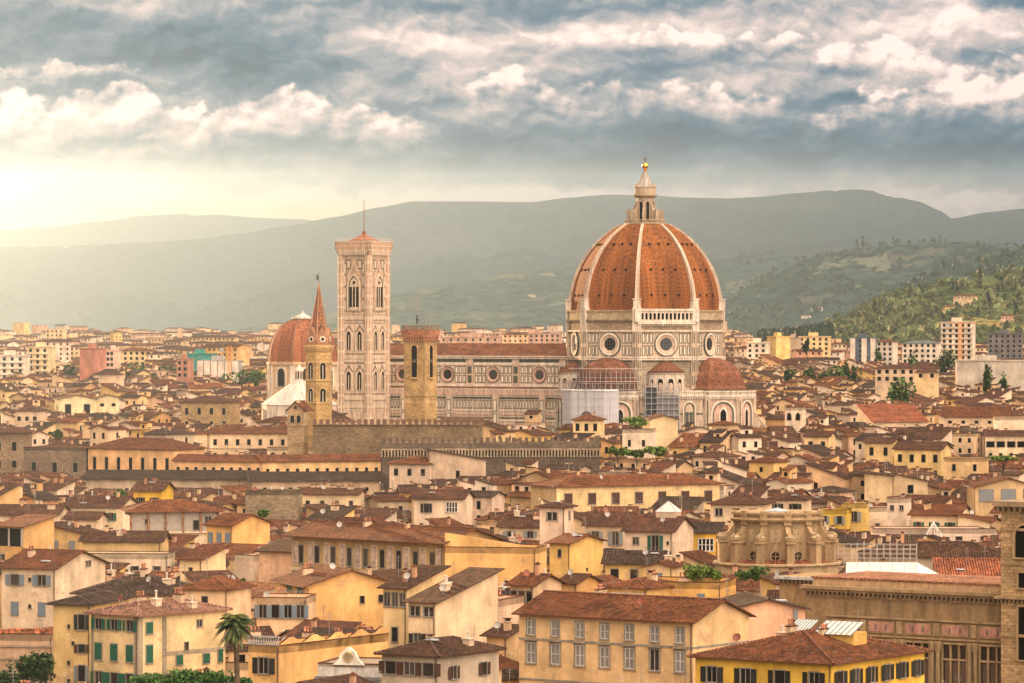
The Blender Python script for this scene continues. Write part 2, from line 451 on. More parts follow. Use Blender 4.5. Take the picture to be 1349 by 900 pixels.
    m, t, b = mat('soil', 1.0, 0.0)
    tc = t.node('ShaderNodeTexCoord'); o = tc.outputs['Object']
    t.link(t.ramp(t.noise(scalev(t, o, 0.012, 0.012, 0.012), 1.0, 8, 0.7), [(0.35, (0.035, 0.035, 0.028)), (0.52, (0.07, 0.06, 0.042)), (0.68, (0.11, 0.09, 0.065))]), b.inputs['Base Color'])
    # translucent looking white sheet
    m, t, b = mat('sheet', 0.8, 0.2)
    c = colnode(t); uv = uvnode(t)
    k = t.lin(t.noise(scalev(t, uv, 0.25, 0.18), 1.0, 5, 0.6), 0.3, 0.7, 0.82, 1.08)
    t.link(t.mix(1.0, c, gray(t, k), 'MULTIPLY'), b.inputs['Base Color'])
make_mats()
# ------------------------------------------------------------------ ground, hills, mountains, haze
def nz(x, y, s=1.0):
    from mathutils import noise
    return noise.fractal(Vector((x * s, y * s, 3.7)), 0.9, 2.1, 6)
def interp(pts, x):
    if x <= pts[0][0]: return pts[0][1]
    for (xa, ya), (xb, yb) in zip(pts[:-1], pts[1:]):
        if x <= xb:
            k = (x - xa) / (xb - xa); k = k * k * (3 - 2 * k) * 0.5 + k * 0.5
            return ya + (yb - ya) * k
    return pts[-1][1]
def gz(D):
    return interp([(-9e9, 0), (1500, 0), (2000, 7), (2400, 13), (3200, 23), (4500, 32), (7000, 39), (12000, 42), (9e9, 42)], D)
def ground():
    mb = MB(); n = 60
    xs = [-26000 + 52000 * i / n for i in range(n + 1)]; ys = [-1500 + 3000 * i / 6 for i in range(7)] + [1500 + 150 * (i + 1) for i in range(36)] + [6900 + 1450 * (i + 1) for i in range(18)]
    for i in range(n):
        for j in range(n):
            mb.face([(xs[i], ys[j], gz(ys[j])), (xs[i + 1], ys[j], gz(ys[j])), (xs[i + 1], ys[j + 1], gz(ys[j + 1])), (xs[i], ys[j + 1], gz(ys[j + 1]))], 'soil')
    tag(mb.build('ground'), kind='structure')
HILLS = {}
def hill(name, prof, D0, Dr, D1, material, rough, nx=220, ny=46, shape=1.5, seed=0.0, canopy=0.0):
    """a range whose skyline is traced from the photograph, with its own foot (D0), ridge (Dr) and far side (D1)"""
    x0, x1 = prof[0][0], prof[-1][0]
    def ridge(px): return (HZ - interp(prof, px)) / FPX * Dr + CAMZ
    def height(px, D):
        if D <= Dr: k = max(0.0, (D - D0) / (Dr - D0)); e = k ** shape * (1.0 - 0.22 * math.sin(PI * k) * (0 if shape > 1.4 else 1))
        else: k = 1 - (D - Dr) / (D1 - Dr); e = math.sin(k * PI / 2)
        X = at(px, D); L_ = 900.0 if Dr < 9000 else (1500.0 if Dr < 16000 else 2300.0)
        r = nz(X / L_ + seed, D / L_) * rough * (0.0 if D <= D0 else min(1, 4 * e)) * (1.0 - 0.8 * max(0, e - 0.75) * 4 * (1 if D <= Dr else 0))
        r += nz(X / 130.0 + seed, D / 130.0) * rough * 0.10 * min(1, 4 * e)
        if canopy: r += abs(nz(X / 22.0 + seed, D / 40.0)) * canopy * min(1, 4 * e)
        side = min(1.0, max(0.0, (ridge(px) - 12.0) / 90.0)); side = side * side * (3 - 2 * side)
        h = (ridge(px) * e + r) * side - 2.0
        lim = CAMZ + (ridge(px) - CAMZ) / Dr * D + canopy * 0.6                   # nothing rises over the traced skyline
        return min(h, lim)
    mb = MB(); V = []; F = []
    rows = [D0 + (Dr - D0) * (j / (ny * 0.8)) for j in range(int(ny * 0.8))] + [Dr] + [Dr + (D1 - Dr) * (k + 1) / 6 for k in range(6)]
    for j, D in enumerate(rows):
        for i in range(nx + 1):
            px = x0 + (x1 - x0) * i / nx
            V.append((at(px, D), D, height(px, D)))
    for j in range(len(rows) - 1):
        for i in range(nx):
            a = j * (nx + 1) + i
            F.append((a, a + 1, a + nx + 2, a + nx + 1))
    me = bpy.data.meshes.new(name); me.from_pydata(V, [], F); me.materials.append(MATS[material])
    me.polygons.foreach_set('use_smooth', [True] * len(F)); me.update()
    o = bpy.data.objects.new(name, me); COL.objects.link(o); o['kind'] = 'structure'
    HILLS[name] = height
ground()
hill('distant_mountain_ridge', [(-500, 318), (-200, 306), (0, 302), (60, 298), (130, 292), (190, 284), (240, 282), (290, 283), (340, 287), (400, 289), (460, 299), (560, 318), (700, 350)], 27500, 30000, 31800, 'mountain', 170, seed=5)
hill('main_mountain', [(-500, 340), (-100, 330), (0, 328), (100, 326), (200, 322), (260, 318), (320, 310), (380, 300), (440, 289), (500, 276), (545, 268), (600, 268), (700, 269), (750, 263), (800, 259), (860, 260), (900, 263), (960, 264), (1000, 262), (1050, 257), (1100, 253), (1140, 252), (1180, 262), (1210, 268), (1238, 280), (1262, 297), (1320, 330), (1500, 360), (1900, 400)], 16500, 24000, 26500, 'mountain', 300, 320, 64, 1.15, seed=1, canopy=20)
hill('eastern_mountain', [(1080, 420), (1180, 325), (1225, 296), (1255, 289), (1300, 281), (1349, 276), (1500, 262), (1900, 280)], 18500, 25500, 27000, 'mountain', 250, 120, 40, 1.2, seed=9, canopy=10)
hill('middle_ridge', [(300, 436), (400, 424), (470, 406), (530, 388), (580, 376), (620, 369), (680, 361), (740, 353), (800, 346), (870, 338), (930, 334), (970, 332), (1010, 334), (1040, 340), (1080, 352), (1150, 372), (1300, 410), (1500, 430)], 10500, 15000, 16300, 'hill', 150, 260, 50, 1.1, seed=2, canopy=7)
hill('wooded_ridge', [(860, 434), (950, 400), (1010, 368), (1060, 343), (1100, 334), (1150, 327), (1200, 324), (1260, 321), (1300, 323), (1349, 330), (1500, 340), (1800, 350)], 8300, 11300, 13000, 'hill', 110, 220, 50, 1.1, seed=3, canopy=8)
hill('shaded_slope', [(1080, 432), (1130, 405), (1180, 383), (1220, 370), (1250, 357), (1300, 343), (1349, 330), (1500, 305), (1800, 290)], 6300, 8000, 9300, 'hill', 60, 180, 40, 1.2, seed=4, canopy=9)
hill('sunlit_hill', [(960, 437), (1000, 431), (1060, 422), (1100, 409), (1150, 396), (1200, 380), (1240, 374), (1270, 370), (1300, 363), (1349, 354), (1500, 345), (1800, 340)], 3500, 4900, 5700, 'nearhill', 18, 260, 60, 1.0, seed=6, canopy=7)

def haze():
    mb = MB(); x, y0, y1, zb = 14000, -1500, 32500, -1.0            # the lid rises with the land, just over the lantern and the ridges
    za, zc = 128.0, 1350.0
    q = [(-x, y0, zb), (x, y0, zb), (x, y1, zb), (-x, y1, zb), (-x, y0, za), (x, y0, za), (x, y1, zc), (-x, y1, zc)]
    for f_ in ((0, 3, 2, 1), (4, 5, 6, 7), (0, 1, 5, 4), (1, 2, 6, 5), (2, 3, 7, 6), (3, 0, 4, 7)): mb.face([q[i] for i in f_], 'dark')
    me_v = list(q); mb.v = me_v; mb.f = [(0, 3, 2, 1), (4, 5, 6, 7), (0, 1, 5, 4), (1, 2, 6, 5), (2, 3, 7, 6), (3, 0, 4, 7)]
    o = mb.build('haze'); o['kind'] = 'stuff'
    m = bpy.data.materials.new('haze_air'); m.use_nodes = True; t = m.node_tree
    for n in list(t.nodes): t.nodes.remove(n)
    v = t.nodes.new('ShaderNodeVolumePrincipled'); out = t.nodes.new('ShaderNodeOutputMaterial')
    v.inputs['Color'].default_value = (0.51, 0.71, 0.93, 1)
    v.inputs['Density'].default_value = 0.44e-4
    v.inputs['Anisotropy'].default_value = 0.90
    t.links.new(v.outputs[0], out.inputs['Volume'])
    o.data.materials.clear(); o.data.materials.append(m)
haze()
# ------------------------------------------------------------------ houses
WHITE = (0.78, 0.70, 0.60)
PAL = dict(cream=(0.76, 0.57, 0.37), pale=(0.78, 0.63, 0.45), white=(0.76, 0.63, 0.47), ochre=(0.78, 0.50, 0.21), yellow=(0.78, 0.52, 0.16),
           orange=(0.76, 0.42, 0.17), pink=(0.74, 0.50, 0.34), tan=(0.56, 0.40, 0.22), brown=(0.34, 0.25, 0.15), grey=(0.52, 0.45, 0.36), sand=(0.72, 0.52, 0.29))
RPAL = dict(red=(0.140, 0.048, 0.019), brown=(0.090, 0.040, 0.020), rust=(0.175, 0.060, 0.022), dark=(0.062, 0.036, 0.024), bright=(0.32, 0.10, 0.045), dusk=(0.105, 0.043, 0.024))
GREY = (0.27, 0.24, 0.20)
WOOD = (0.055, 0.030, 0.017)
SHUT = dict(stone=(0.44, 0.41, 0.36), green=(0.010, 0.10, 0.06), dark=(0.018, 0.018, 0.015), grey=(0.22, 0.24, 0.25), brown=(0.07, 0.03, 0.018), blue=(0.16, 0.22, 0.28), white=(0.7, 0.66, 0.6))

def roof_geo(mb, wb, kind, x0, x1, y0, y1, h, pitch, col, wcol, oh=0.7, th=0.16, caps=True, wmat='plaster', tmat='tile'):
    """tiled roof over the walls x0..x1, y0..y1; fills the gables of the wall mesh; returns a function giving the roof height"""
    tp = math.tan(R(pitch)); W = x1 - x0; L = y1 - y0; xm = (x0 + x1) / 2; ym = (y0 + y1) / 2
    X0, X1, Y0, Y1 = x0 - oh, x1 + oh, y0 - oh, y1 + oh
    ze = h - oh * tp
    if kind == 'flat':
        p = 0.8
        mb.box(x0 + .25, x1 - .25, y0 + .25, y1 - .25, h - p - .1, h - p, 'plaster', (0.42, 0.30, 0.22))
        for (a, b, c, d) in ((x0, x1, y0, y0 + .3), (x0, x1, y1 - .3, y1), (x0, x0 + .3, y0 + .3, y1 - .3), (x1 - .3, x1, y0 + .3, y1 - .3)):
            wb.box(a, b, c, d, h - p - .2, h, wmat, wcol)
        mb.box(x0 - .06, x1 + .06, y0 - .06, y0 + .36, h, h + .1, 'tile', col); mb.box(x0 - .06, x1 + .06, y1 - .36, y1 + .06, h, h + .1, 'tile', col)
        mb.box(x0 - .06, x0 + .36, y0 + .36, y1 - .36, h, h + .1, 'tile', col); mb.box(x1 - .36, x1 + .06, y0 + .36, y1 - .36, h, h + .1, 'tile', col)
        return lambda x, y: h - p
    polys = []
    if kind == 'gx':
        zr = h + (L / 2) * tp
        polys = [[(X0, Y0, ze), (X1, Y0, ze), (X1, ym, zr), (X0, ym, zr)], [(X1, Y1, ze), (X0, Y1, ze), (X0, ym, zr), (X1, ym, zr)]]
        wb.face([(x1, y0, h - .01), (x1, y1, h - .01), (x1, ym, zr - .01)], wmat, wcol); wb.face([(x0, y1, h - .01), (x0, y0, h - .01), (x0, ym, zr - .01)], wmat, wcol)
        f = lambda x, y: h + (L / 2 - abs(y - ym)) * tp
    elif kind == 'gy':
        zr = h + (W / 2) * tp
        polys = [[(X0, Y1, ze), (X0, Y0, ze), (xm, Y0, zr), (xm, Y1, zr)], [(X1, Y0, ze), (X1, Y1, ze), (xm, Y1, zr), (xm, Y0, zr)]]
        wb.face([(x0, y0, h - .01), (x1, y0, h - .01), (xm, y0, zr - .01)], wmat, wcol); wb.face([(x1, y1, h - .01), (x0, y1, h - .01), (xm, y1, zr - .01)], wmat, wcol)
        f = lambda x, y: h + (W / 2 - abs(x - xm)) * tp
    elif kind == 'hip':
        if W >= L:
            k = (Y1 - Y0) / 2; zr = ze + k * tp; a, b = (X0 + k, ym, zr), (X1 - k, ym, zr)
            polys = [[(X0, Y0, ze), (X1, Y0, ze), b, a], [(X1, Y1, ze), (X0, Y1, ze), a, b], [(X0, Y1, ze), (X0, Y0, ze), a], [(X1, Y0, ze), (X1, Y1, ze), b]]
        else:
            k = (X1 - X0) / 2; zr = ze + k * tp; a, b = (xm, Y0 + k, zr), (xm, Y1 - k, zr)
            polys = [[(X0, Y0, ze), (X1, Y0, ze), a], [(X1, Y1, ze), (X0, Y1, ze), b], [(X0, Y1, ze), (X0, Y0, ze), a, b], [(X1, Y0, ze), (X1, Y1, ze), b, a]]
        f = lambda x, y: h + min(min(x - x0, x1 - x), min(y - y0, y1 - y)) * tp
    elif kind == 'shed_f':      # low at the front
        zr = h + L * tp + oh * tp
        polys = [[(X0, Y0, ze), (X1, Y0, ze), (X1, Y1, zr), (X0, Y1, zr)]]
        zt = h + L * tp
        wb.face([(x1, y0, h - .01), (x1, y1, h - .01), (x1, y1, zt - .01)], wmat, wcol); wb.face([(x0, y1, h - .01), (x0, y0, h - .01), (x0, y1, zt - .01)], wmat, wcol)
        wb.face([(x1, y1, h), (x0, y1, h), (x0, y1, zt), (x1, y1, zt)], wmat, wcol)
        f = lambda x, y: h + (y - y0) * tp
    elif kind == 'shed_r':      # high on the west, falling east
        zt = h + W * tp
        polys = [[(X1, Y0, ze), (X1, Y1, ze), (X0, Y1, zt + oh * tp), (X0, Y0, zt + oh * tp)]]
        wb.face([(x0, y0, h - .01), (x1, y0, h - .01), (x0, y0, zt - .01)], wmat, wcol); wb.face([(x1, y1, h - .01), (x0, y1, h - .01), (x0, y1, zt - .01)], wmat, wcol)
        wb.face([(x0, y1, h), (x0, y0, h), (x0, y0, zt), (x0, y1, zt)], wmat, wcol)
        f = lambda x, y: h + (x1 - x) * tp
    elif kind == 'shed_l':      # high on the east, falling west
        zt = h + W * tp
        polys = [[(X0, Y1, ze), (X0, Y0, ze), (X1, Y0, zt + oh * tp), (X1, Y1, zt + oh * tp)]]
        wb.face([(x0, y0, h - .01), (x1, y0, h - .01), (x1, y0, zt - .01)], wmat, wcol); wb.face([(x1, y1, h - .01), (x0, y1, h - .01), (x1, y1, zt - .01)], wmat, wcol)
        wb.face([(x1, y0, h), (x1, y1, h), (x1, y1, zt), (x1, y0, zt)], wmat, wcol)
        f = lambda x, y: h + (x - x0) * tp
    edges = {}
    for p in polys:
        up = [(x, y, z + th) for x, y, z in p]
        mb.face(up, tmat, col); mb.face(list(reversed(p)), 'paint', WOOD)
        for i in range(len(p)):
            a, b = p[i], p[(i + 1) % len(p)]
            key = tuple(sorted((tuple(round(q, 3) for q in a), tuple(round(q, 3) for q in b))))
            edges.setdefault(key, []).append((a, b))
    for key, l in edges.items():
        a, b = l[0]
        if len(l) == 1:
            mb.face([a, b, (b[0], b[1], b[2] + th), (a[0], a[1], a[2] + th)], 'paint', tuple(c * 0.7 for c in col))
        elif caps:
            cc = tuple(min(1, c * 1.35 + 0.03) for c in col)
            mb.tube((a[0], a[1], a[2] + th), (b[0], b[1], b[2] + th), 0.17, tmat, cc, 6)
    return f

def wall_geo(wb, x0, x1, y0, y1, h, wcol, wmat='plaster'):
    wb.box(x0, x1, y0, y1, 0, h, wmat, wcol, skip='td')

# window, pane and shutter meshes are 1 x 1 and are scaled to size
PROTO = {}
def proto(key):
    if key in PROTO: return PROTO[key]
    mb = MB(); k = key[0]
    if k == 'frame':
        c, t = key[1], key[2]
        mb.box(-.5 - t, .5 + t, -.17, .02, .5, .5 + t, 'trim', c); mb.box(-.56 - t, .56 + t, -.22, .02, -.5 - t, -.5, 'trim', c)
        mb.box(-.5 - t, -.5, -.15, .02, -.5, .5, 'trim', c); mb.box(.5, .5 + t, -.15, .02, -.5, .5, 'trim', c)
    elif k == 'hood':
        c = key[1]; t = .16
        mb.box(-.5 - t, .5 + t, -.12, .02, .5, .5 + .06, 'trim', c); mb.box(-.74, .74, -.42, .02, .59, .66, 'trim', c); mb.box(-.66, .66, -.2, .02, .56, .59, 'trim', c)
        mb.box(-.5 - t, -.5, -.12, .02, -.5, .5, 'trim', c); mb.box(.5, .5 + t, -.12, .02, -.5, .5, 'trim', c); mb.box(-.72, .72, -.2, .02, -.56, -.5, 'trim', c)
    elif k == 'pane':
        mb.face([(-.5, -.01, -.5), (.5, -.01, -.5), (.5, -.01, .5), (-.5, -.01, .5)], 'glass')
    elif k == 'panebars':
        c = key[1]; nx, nz_ = key[2], key[3]
        mb.face([(-.5, -.01, -.5), (.5, -.01, -.5), (.5, -.01, .5), (-.5, -.01, .5)], 'glass')
        for i in range(nx + 1):
            x = -.5 + i / nx; mb.box(max(-.5, x - .035), min(.5, x + .035), -.05, -.012, -.5, .5, 'paint', c)
        for i in range(nz_ + 1):
            z = -.5 + i / nz_; mb.box(-.5, .5, -.045, -.013, max(-.5, z - .02), min(.5, z + .02), 'paint', c)
    elif k == 'curtain':
        mb.face([(-.5, -.01, -.5), (.5, -.01, -.5), (.5, -.01, .5), (-.5, -.01, .5)], 'paint', (0.20, 0.19, 0.175))
        for x in (-.5, -.04, .0, .42): mb.box(x, x + .08, -.06, -.012, -.5, .5, 'paint', (0.50, 0.47, 0.42))
        for z in (-.5, -.02, .44): mb.box(-.5, .5, -.05, -.013, z, z + .05, 'paint', (0.48, 0.45, 0.40))
    elif k == 'shutter':
        mb.box(-.25, .25, -.22, -.16, -.5, .5, 'louvre', key[1])
    elif k == 'tiny':            # far away: surround and dark opening in one
        mb.box(-.58, .58, -.06, .02, -.56, .56, 'trim', key[1]); mb.face([(-.5, -.07, -.5), (.5, -.07, -.5), (.5, -.07, .5), (-.5, -.07, .5)], 'dark')
    elif k == 'archframe':
        c = key[1]; o = arch_pts(.6, -.56, .58, 8); i_ = arch_pts(.5, -.5, .5, 8)
        mb.ring(o, i_, -.12, .02, 'trim', c)
    elif k == 'archpane':
        mb.face([(x, -.01, z) for x, z in arch_pts(.5, -.5, .5, 8)], 'dark')
    PROTO[key] = mb.mesh(k)
    return PROTO[key]
def arch_pts(w, z0, z1, n=8, pointed=0.0):
    """outline of an opening with an arched head, unit height scale; counter-clockwise seen from the front"""
    pts = [(-w, z0), (w, z0)]
    zs = z1 - w * (1 + pointed)
    for i in range(n + 1):
        a = PI * i / n
        x = w * math.cos(a); z = math.sin(a)
        if pointed: z = z ** 0.8 * (1 + pointed)
        pts.append((x, zs + w * z))
    return pts
def inst(name, me, parent, loc=(0, 0, 0), rz=0.0, sc=(1, 1, 1)):
    o = bpy.data.objects.new(name, me); COL.objects.link(o)
    o.parent = parent; o.location = loc; o.rotation_euler = (0, 0, rz); o.scale = sc
    return o
def window(parent, x, y, z, rz, w, h, style):
    """style: kind[:colour]"""
    k, _, c = style.partition(':'); c = c or 'grey'
    if k == 'tiny':
        return inst('window', proto(('tiny', GREY)), parent, (x, y, z), rz, (w, 1, h))
    if k == 'hood': o = inst('window', proto(('hood', (0.30, 0.25, 0.18))), parent, (x, y, z), rz, (w, 1, h))
    elif k == 'arch':
        o = inst('window', proto(('archframe', (0.36, 0.30, 0.22))), parent, (x, y, z), rz, (w, 1, h))
        inst('pane', proto(('archpane',)), o); return o
    elif k == 'glaz': o = inst('window', proto(('frame', SHUT['white'], .04)), parent, (x, y, z), rz, (w, 1, h))
    else: o = inst('window', proto(('frame', GREY, .07)), parent, (x, y, z), rz, (w, 1, h))
    if k in ('hood', 'bars') and c == 'stone' and random.random() < .7:
        inst('pane', proto(('curtain', 2, 3)), o)
    elif k in ('hood', 'bars'): inst('pane', proto(('panebars', (0.42, 0.40, 0.36), 2, 1)), o)
    elif k == 'glaz': inst('pane', proto(('panebars', SHUT['white'], 4, 2)), o)
    elif k == 'closed': pass
    else: inst('pane', proto(('panebars', (0.30, 0.26, 0.22), 2, 1)) if k == 'open' and random.random() < .5 else proto(('pane',)), o)
    if k == 'open':
        inst('shutter', proto(('shutter', SHUT[c])), o, (-.84, 0, 0), random.choice((0, 0, 0, -.25, -.5))); inst('shutter', proto(('shutter', SHUT[c])), o, (.84, 0, 0), random.choice((0, 0, 0, .25, .5)))
    if k == 'closed':
        inst('shutter', proto(('shutter', SHUT[c])), o, (-.253, 0, 0)); inst('shutter', proto(('shutter', SHUT[c])), o, (.253, 0, 0))
    return o
CHIM = []
def chimney_mesh(k):
    mb = MB()
    c = [(0.62, 0.44, 0.28), (0.66, 0.52, 0.38), (0.50, 0.30, 0.20), (0.7, 0.58, 0.44)][k]
    if k == 0:
        mb.box(-.35, .35, -.3, .3, -1, 1.2, 'plaster', c); mb.box(-.45, .45, -.4, .4, 1.2, 1.32, 'trim', c); mb.box(-.25, .25, -.2, .2, 1.32, 1.6, 'dark')
        mb.box(-.42, .42, -.36, .36, 1.6, 1.7, 'tile', RPAL['red'])
    elif k == 1:
        mb.box(-.8, .8, -.3, .3, -1, 1.0, 'plaster', c); mb.box(-.9, .9, -.4, .4, 1.0, 1.12, 'tile', RPAL['red'])
        for x in (-.5, 0, .5): mb.lathe([(.16, 1.12), (.14, 1.6), (.2, 1.65), (.2, 1.75), (0, 1.85)], 7, 'tile', (0.5, 0.22, 0.13), cx=x)
    elif k == 2:
        mb.box(-.28, .28, -.28, .28, -1, 1.7, 'plaster', c); mb.face([(-.4, -.4, 1.7), (.4, -.4, 1.7), (0, 0, 2.1)], 'tile', RPAL['red']); mb.face([(.4, -.4, 1.7), (.4, .4, 1.7), (0, 0, 2.1)], 'tile', RPAL['red'])
        mb.face([(.4, .4, 1.7), (-.4, .4, 1.7), (0, 0, 2.1)], 'tile', RPAL['red']); mb.face([(-.4, .4, 1.7), (-.4, -.4, 1.7), (0, 0, 2.1)], 'tile', RPAL['red'])
        mb.face([(-.4, .4, 1.7), (.4, .4, 1.7), (.4, -.4, 1.7), (-.4, -.4, 1.7)], 'plaster', c)
    else:
        mb.box(-.5, .5, -.5, .5, -1, .9, 'plaster', c); mb.box(-.62, .62, -.62, .62, .9, 1.05, 'trim', c); mb.lathe([(.14, 1.05), (.14, 1.9), (.24, 1.95), (0, 2.15)], 7, 'paint', (0.5, 0.45, 0.4))
    return mb
def dish_mesh(c):
    mb = MB()
    mb.tube((0, 0, -.3), (0, 0, .8), .04, 'paint', (0.3, 0.3, 0.3))
    mb.M = Matrix.Translation((0, -.1, .9)) @ Matrix.Rotation(R(65), 4, 'X')
    mb.lathe([(0, 0.0), (.25, .03), (.45, .12), (.5, .16)], 12, 'paint', c); mb.lathe([(.5, .16), (.45, .14), (.25, .05), (0, 0.02)], 12, 'paint', tuple(q * .8 for q in c))
    return mb
def antenna_mesh():
    mb = MB(); mb.tube((0, 0, -1), (0, 0, 3.6), .035, 'paint', (0.25, 0.23, 0.2), 4)
    for z in (2.7, 3.1, 3.5): mb.tube((-.6, 0, z), (.6, 0, z), .02, 'paint', (0.25, 0.23, 0.2), 4)
    mb.tube((0, -.5, 3.3), (0, .6, 3.3), .02, 'paint', (0.25, 0.23, 0.2), 4)
    return mb
for _k in range(4): CHIM.append(chimney_mesh(_k).mesh('chimney'))
DISH = [dish_mesh((0.45, 0.42, 0.38)).mesh('satellite_dish'), dish_mesh((0.30, 0.09, 0.06)).mesh('satellite_dish')]
ANT = antenna_mesh().mesh('antenna')
_sk = MB(); _sk.box(-.7, .7, -.5, .5, 0, .14, 'paint', (0.4, 0.4, 0.4)); _sk.box(-.6, .6, -.42, .42, .14, .17, 'paint', (0.50, 0.56, 0.62)); SKYL = _sk.mesh('skylight')

FOOT = []      # plan rectangles taken, for the spacing of other houses: (cx, cy, rz, hw, hl)
VIS = []       # (px0, px1, py_bottom, D): what must stay in sight
HOUSES = []    # for labels: dict(obj, phrase, px, py, D)
def place(x0, x1, ye, h, yaw):
    """plan position of a front facade seen from pixel column x0 to x1 with its eave, h above ground, on row ye at the nearer end"""
    D = (CAMZ - h) * FPX / (ye - HZ)
    a = R(yaw); t = (math.cos(a), math.sin(a))
    pn, pf, sg = (x1, x0, -1) if yaw < 0 else (x0, x1, 1)
    C = (at(pn, D), D)
    q = (pf - 674.5) / FPX                                   # (Cx + sg W tx) = q (Cy + sg W ty)
    W = (q * C[1] - C[0]) / (sg * (t[0] - q * t[1]))
    return C, W, a, sg
def house(label, x0, x1, ye, h, yaw, depth, roof='gx', wall='cream', rcol='red', wins=(), pitch=17, yb=None, phrase=None, chim=1, cat='house', name='house',
          wmat='plaster', courses=(), xs=None, oh=0.7, extra=None, pipe=True, group=None, side_col=None, tmat='tile'):
    C, W, a, sg = place(x0, x1, ye, h, yaw)
    hx = W / 2
    # local frame: x along the front, y away from the view point, origin in the middle of the plan
    ox = -sg * hx; oy = -depth / 2                           # local position of the near corner
    cx = C[0] - (ox * math.cos(a) - oy * math.sin(a)); cyy = C[1] - (ox * math.sin(a) + oy * math.cos(a))
    D = cyy
    e = empty(name, label, cat, (cx, cyy, 0), a, group)
    wc = PAL[wall] if isinstance(wall, str) else wall
    rc = RPAL[rcol] if isinstance(rcol, str) else rcol
    j = random.uniform(.85, 1.12); rc = tuple(c * j for c in rc)
    wb = MB(); rb = MB()
    wall_geo(wb, -hx, hx, -depth / 2, depth / 2, h, wc, wmat)
    f = roof_geo(rb, wb, roof, -hx, hx, -depth / 2, depth / 2, h, pitch, rc, wc, oh=oh, wmat=wmat, tmat=tmat)
    for dz in courses:
        wb.box(-hx - .05, hx + .05, -depth / 2 - .09, depth / 2 + .05, h - dz - .13, h - dz + .13, 'trim', GREY)
    wb.build('wall', e); rb.build('roof', e)
    spx = FPX / C[1]
    near = C[1] < 720
    for row in wins:
        side, drop, n, w, hh, style = row[:6]
        m = row[6] if len(row) > 6 else 0.5               # end margin as a share of the spacing
        if side == 'F': L = W; base = (-hx, -depth / 2 - .001, 0); dx = (1, 0); rz = 0
        elif side == 'R': L = depth; base = (hx + .001, -depth / 2, 0); dx = (0, 1); rz = PI / 2
        else: L = depth; base = (-hx - .001, depth / 2, 0); dx = (0, -1); rz = -PI / 2
        sp = L / (n - 1 + 2 * m) if n > 0 else L
        for i in range(n):
            s = sp * (m + i)
            st = style if near or style.split(':')[0] in ('arch',) else (style if C[1] < 960 and random.random() < 1 else 'tiny')
            if C[1] >= 960 and not style.startswith('arch'): st = 'tiny'
            window(e, base[0] + dx[0] * s, base[1] + dx[1] * s, h - drop, rz, w, hh, st)
    if roof not in ('flat',):
        for i in range(chim + (1 if chim and C[1] < 1000 else 0)):
            x = random.uniform(-hx * .75, hx * .75); y = random.uniform(-depth * .25, depth * .3)
            inst('chimney', CHIM[random.randrange(4)], e, (x, y, f(x, y)), random.choice((0, PI / 2)), (1, 1, random.uniform(.7, 1.1)))
        for _q in range(random.choice((0, 1, 1, 2)) if C[1] < 1250 else 0):
            x = random.uniform(-hx * .7, hx * .7); y = random.uniform(-depth * .2, depth * .3)
            inst('antenna', ANT, e, (x, y, f(x, y)), random.uniform(0, 3))
        if C[1] < 900 and random.random() < .3:
            x = random.uniform(-hx * .7, hx * .7); y = random.uniform(-depth * .4, 0)
            inst('skylight', SKYL, e, (x, y, f(x, y) + .2), 0)
    elif chim:
        x = random.uniform(-hx * .6, hx * .6)
        inst('chimney', CHIM[random.choice((1, 3))], e, (x, depth * .2, h - .8), 0)
    if C[1] < 1000 and random.random() < .6:
        x = random.uniform(-hx * .8, hx * .8)
        inst('satellite_dish', DISH[random.random() < .4], e, (x, -depth * .3, f(x, -depth * .3) + .2), random.uniform(-.8, .8))
    if pipe and C[1] < 760:
        pb = MB(); xx = ox + sg * .25; pb.tube((xx, -depth / 2 - .09, 0.2), (xx, -depth / 2 - .09, h - .3), .07, 'paint', (0.09, 0.05, 0.035), 6)
        pb.build('drainpipe', e)
    FOOT.append((cx, cyy, a, hx, depth / 2))
    lo = min(x0, x1); hi = max(x0, x1)
    back = (C[0] + depth * -math.sin(a), C[1] + depth * math.cos(a)); pb_ = 674.5 + FPX * back[0] / back[1]
    if sg < 0: hi = max(hi, pb_)
    else: lo = min(lo, pb_)
    zb = ye + (9.0 if yb is None else 0) * spx * .6 if yb is None else yb
    VIS.append((lo, hi, zb, max(C[1], back[1] - 5)))
    HOUSES.append(dict(obj=e, phrase=phrase or label, px=(x0 + x1) / 2, py=ye, D=C[1], hero=True))
    if extra: extra(e, -hx, hx, -depth / 2, depth / 2, h, f)
    return e
# ------------------------------------------------------------------ the cathedral and the other landmarks
MAR = (0.58, 0.44, 0.32); MARW = (0.72, 0.61, 0.49); MARG = (0.085, 0.10, 0.075); MARP = (0.56, 0.36, 0.27); ROUGH = (0.36, 0.27, 0.18)
DOME = (0.24, 0.080, 0.020); NROOF = (0.22, 0.085, 0.040)
def wallM(theta, dist, u=0.0, base=None):
    M = Matrix.Rotation(theta, 4, 'Z') @ Matrix.Translation((u, -dist, 0))
    return (base @ M) if base is not None else M
def panels(mb, x0, x1, z0, z1, n, rows=1, g=0.10, m=MARG, c=MARW, off=0.0, fr=0.26):
    w = (x1 - x0) / n; hh = (z1 - z0) / rows
    for i in range(n):
        for j in range(rows):
            a, b = x0 + w * i + w * g, x0 + w * (i + 1) - w * g; p, q = z0 + hh * j + hh * .06, z0 + hh * (j + 1) - hh * .06
            mb.box(a, b, -.05 - off, .0, p, q, 'trim', m, skip='b'); mb.box(a + fr, b - fr, -.09 - off, -.05 - off, p + fr * 1.2, q - fr * 1.2, 'trim', c, skip='b')
def circle(cx, cz, r, n=20, sx=1.0):
    return [(cx + r * math.cos(2 * PI * i / n) * sx, cz + r * math.sin(2 * PI * i / n)) for i in range(n)]
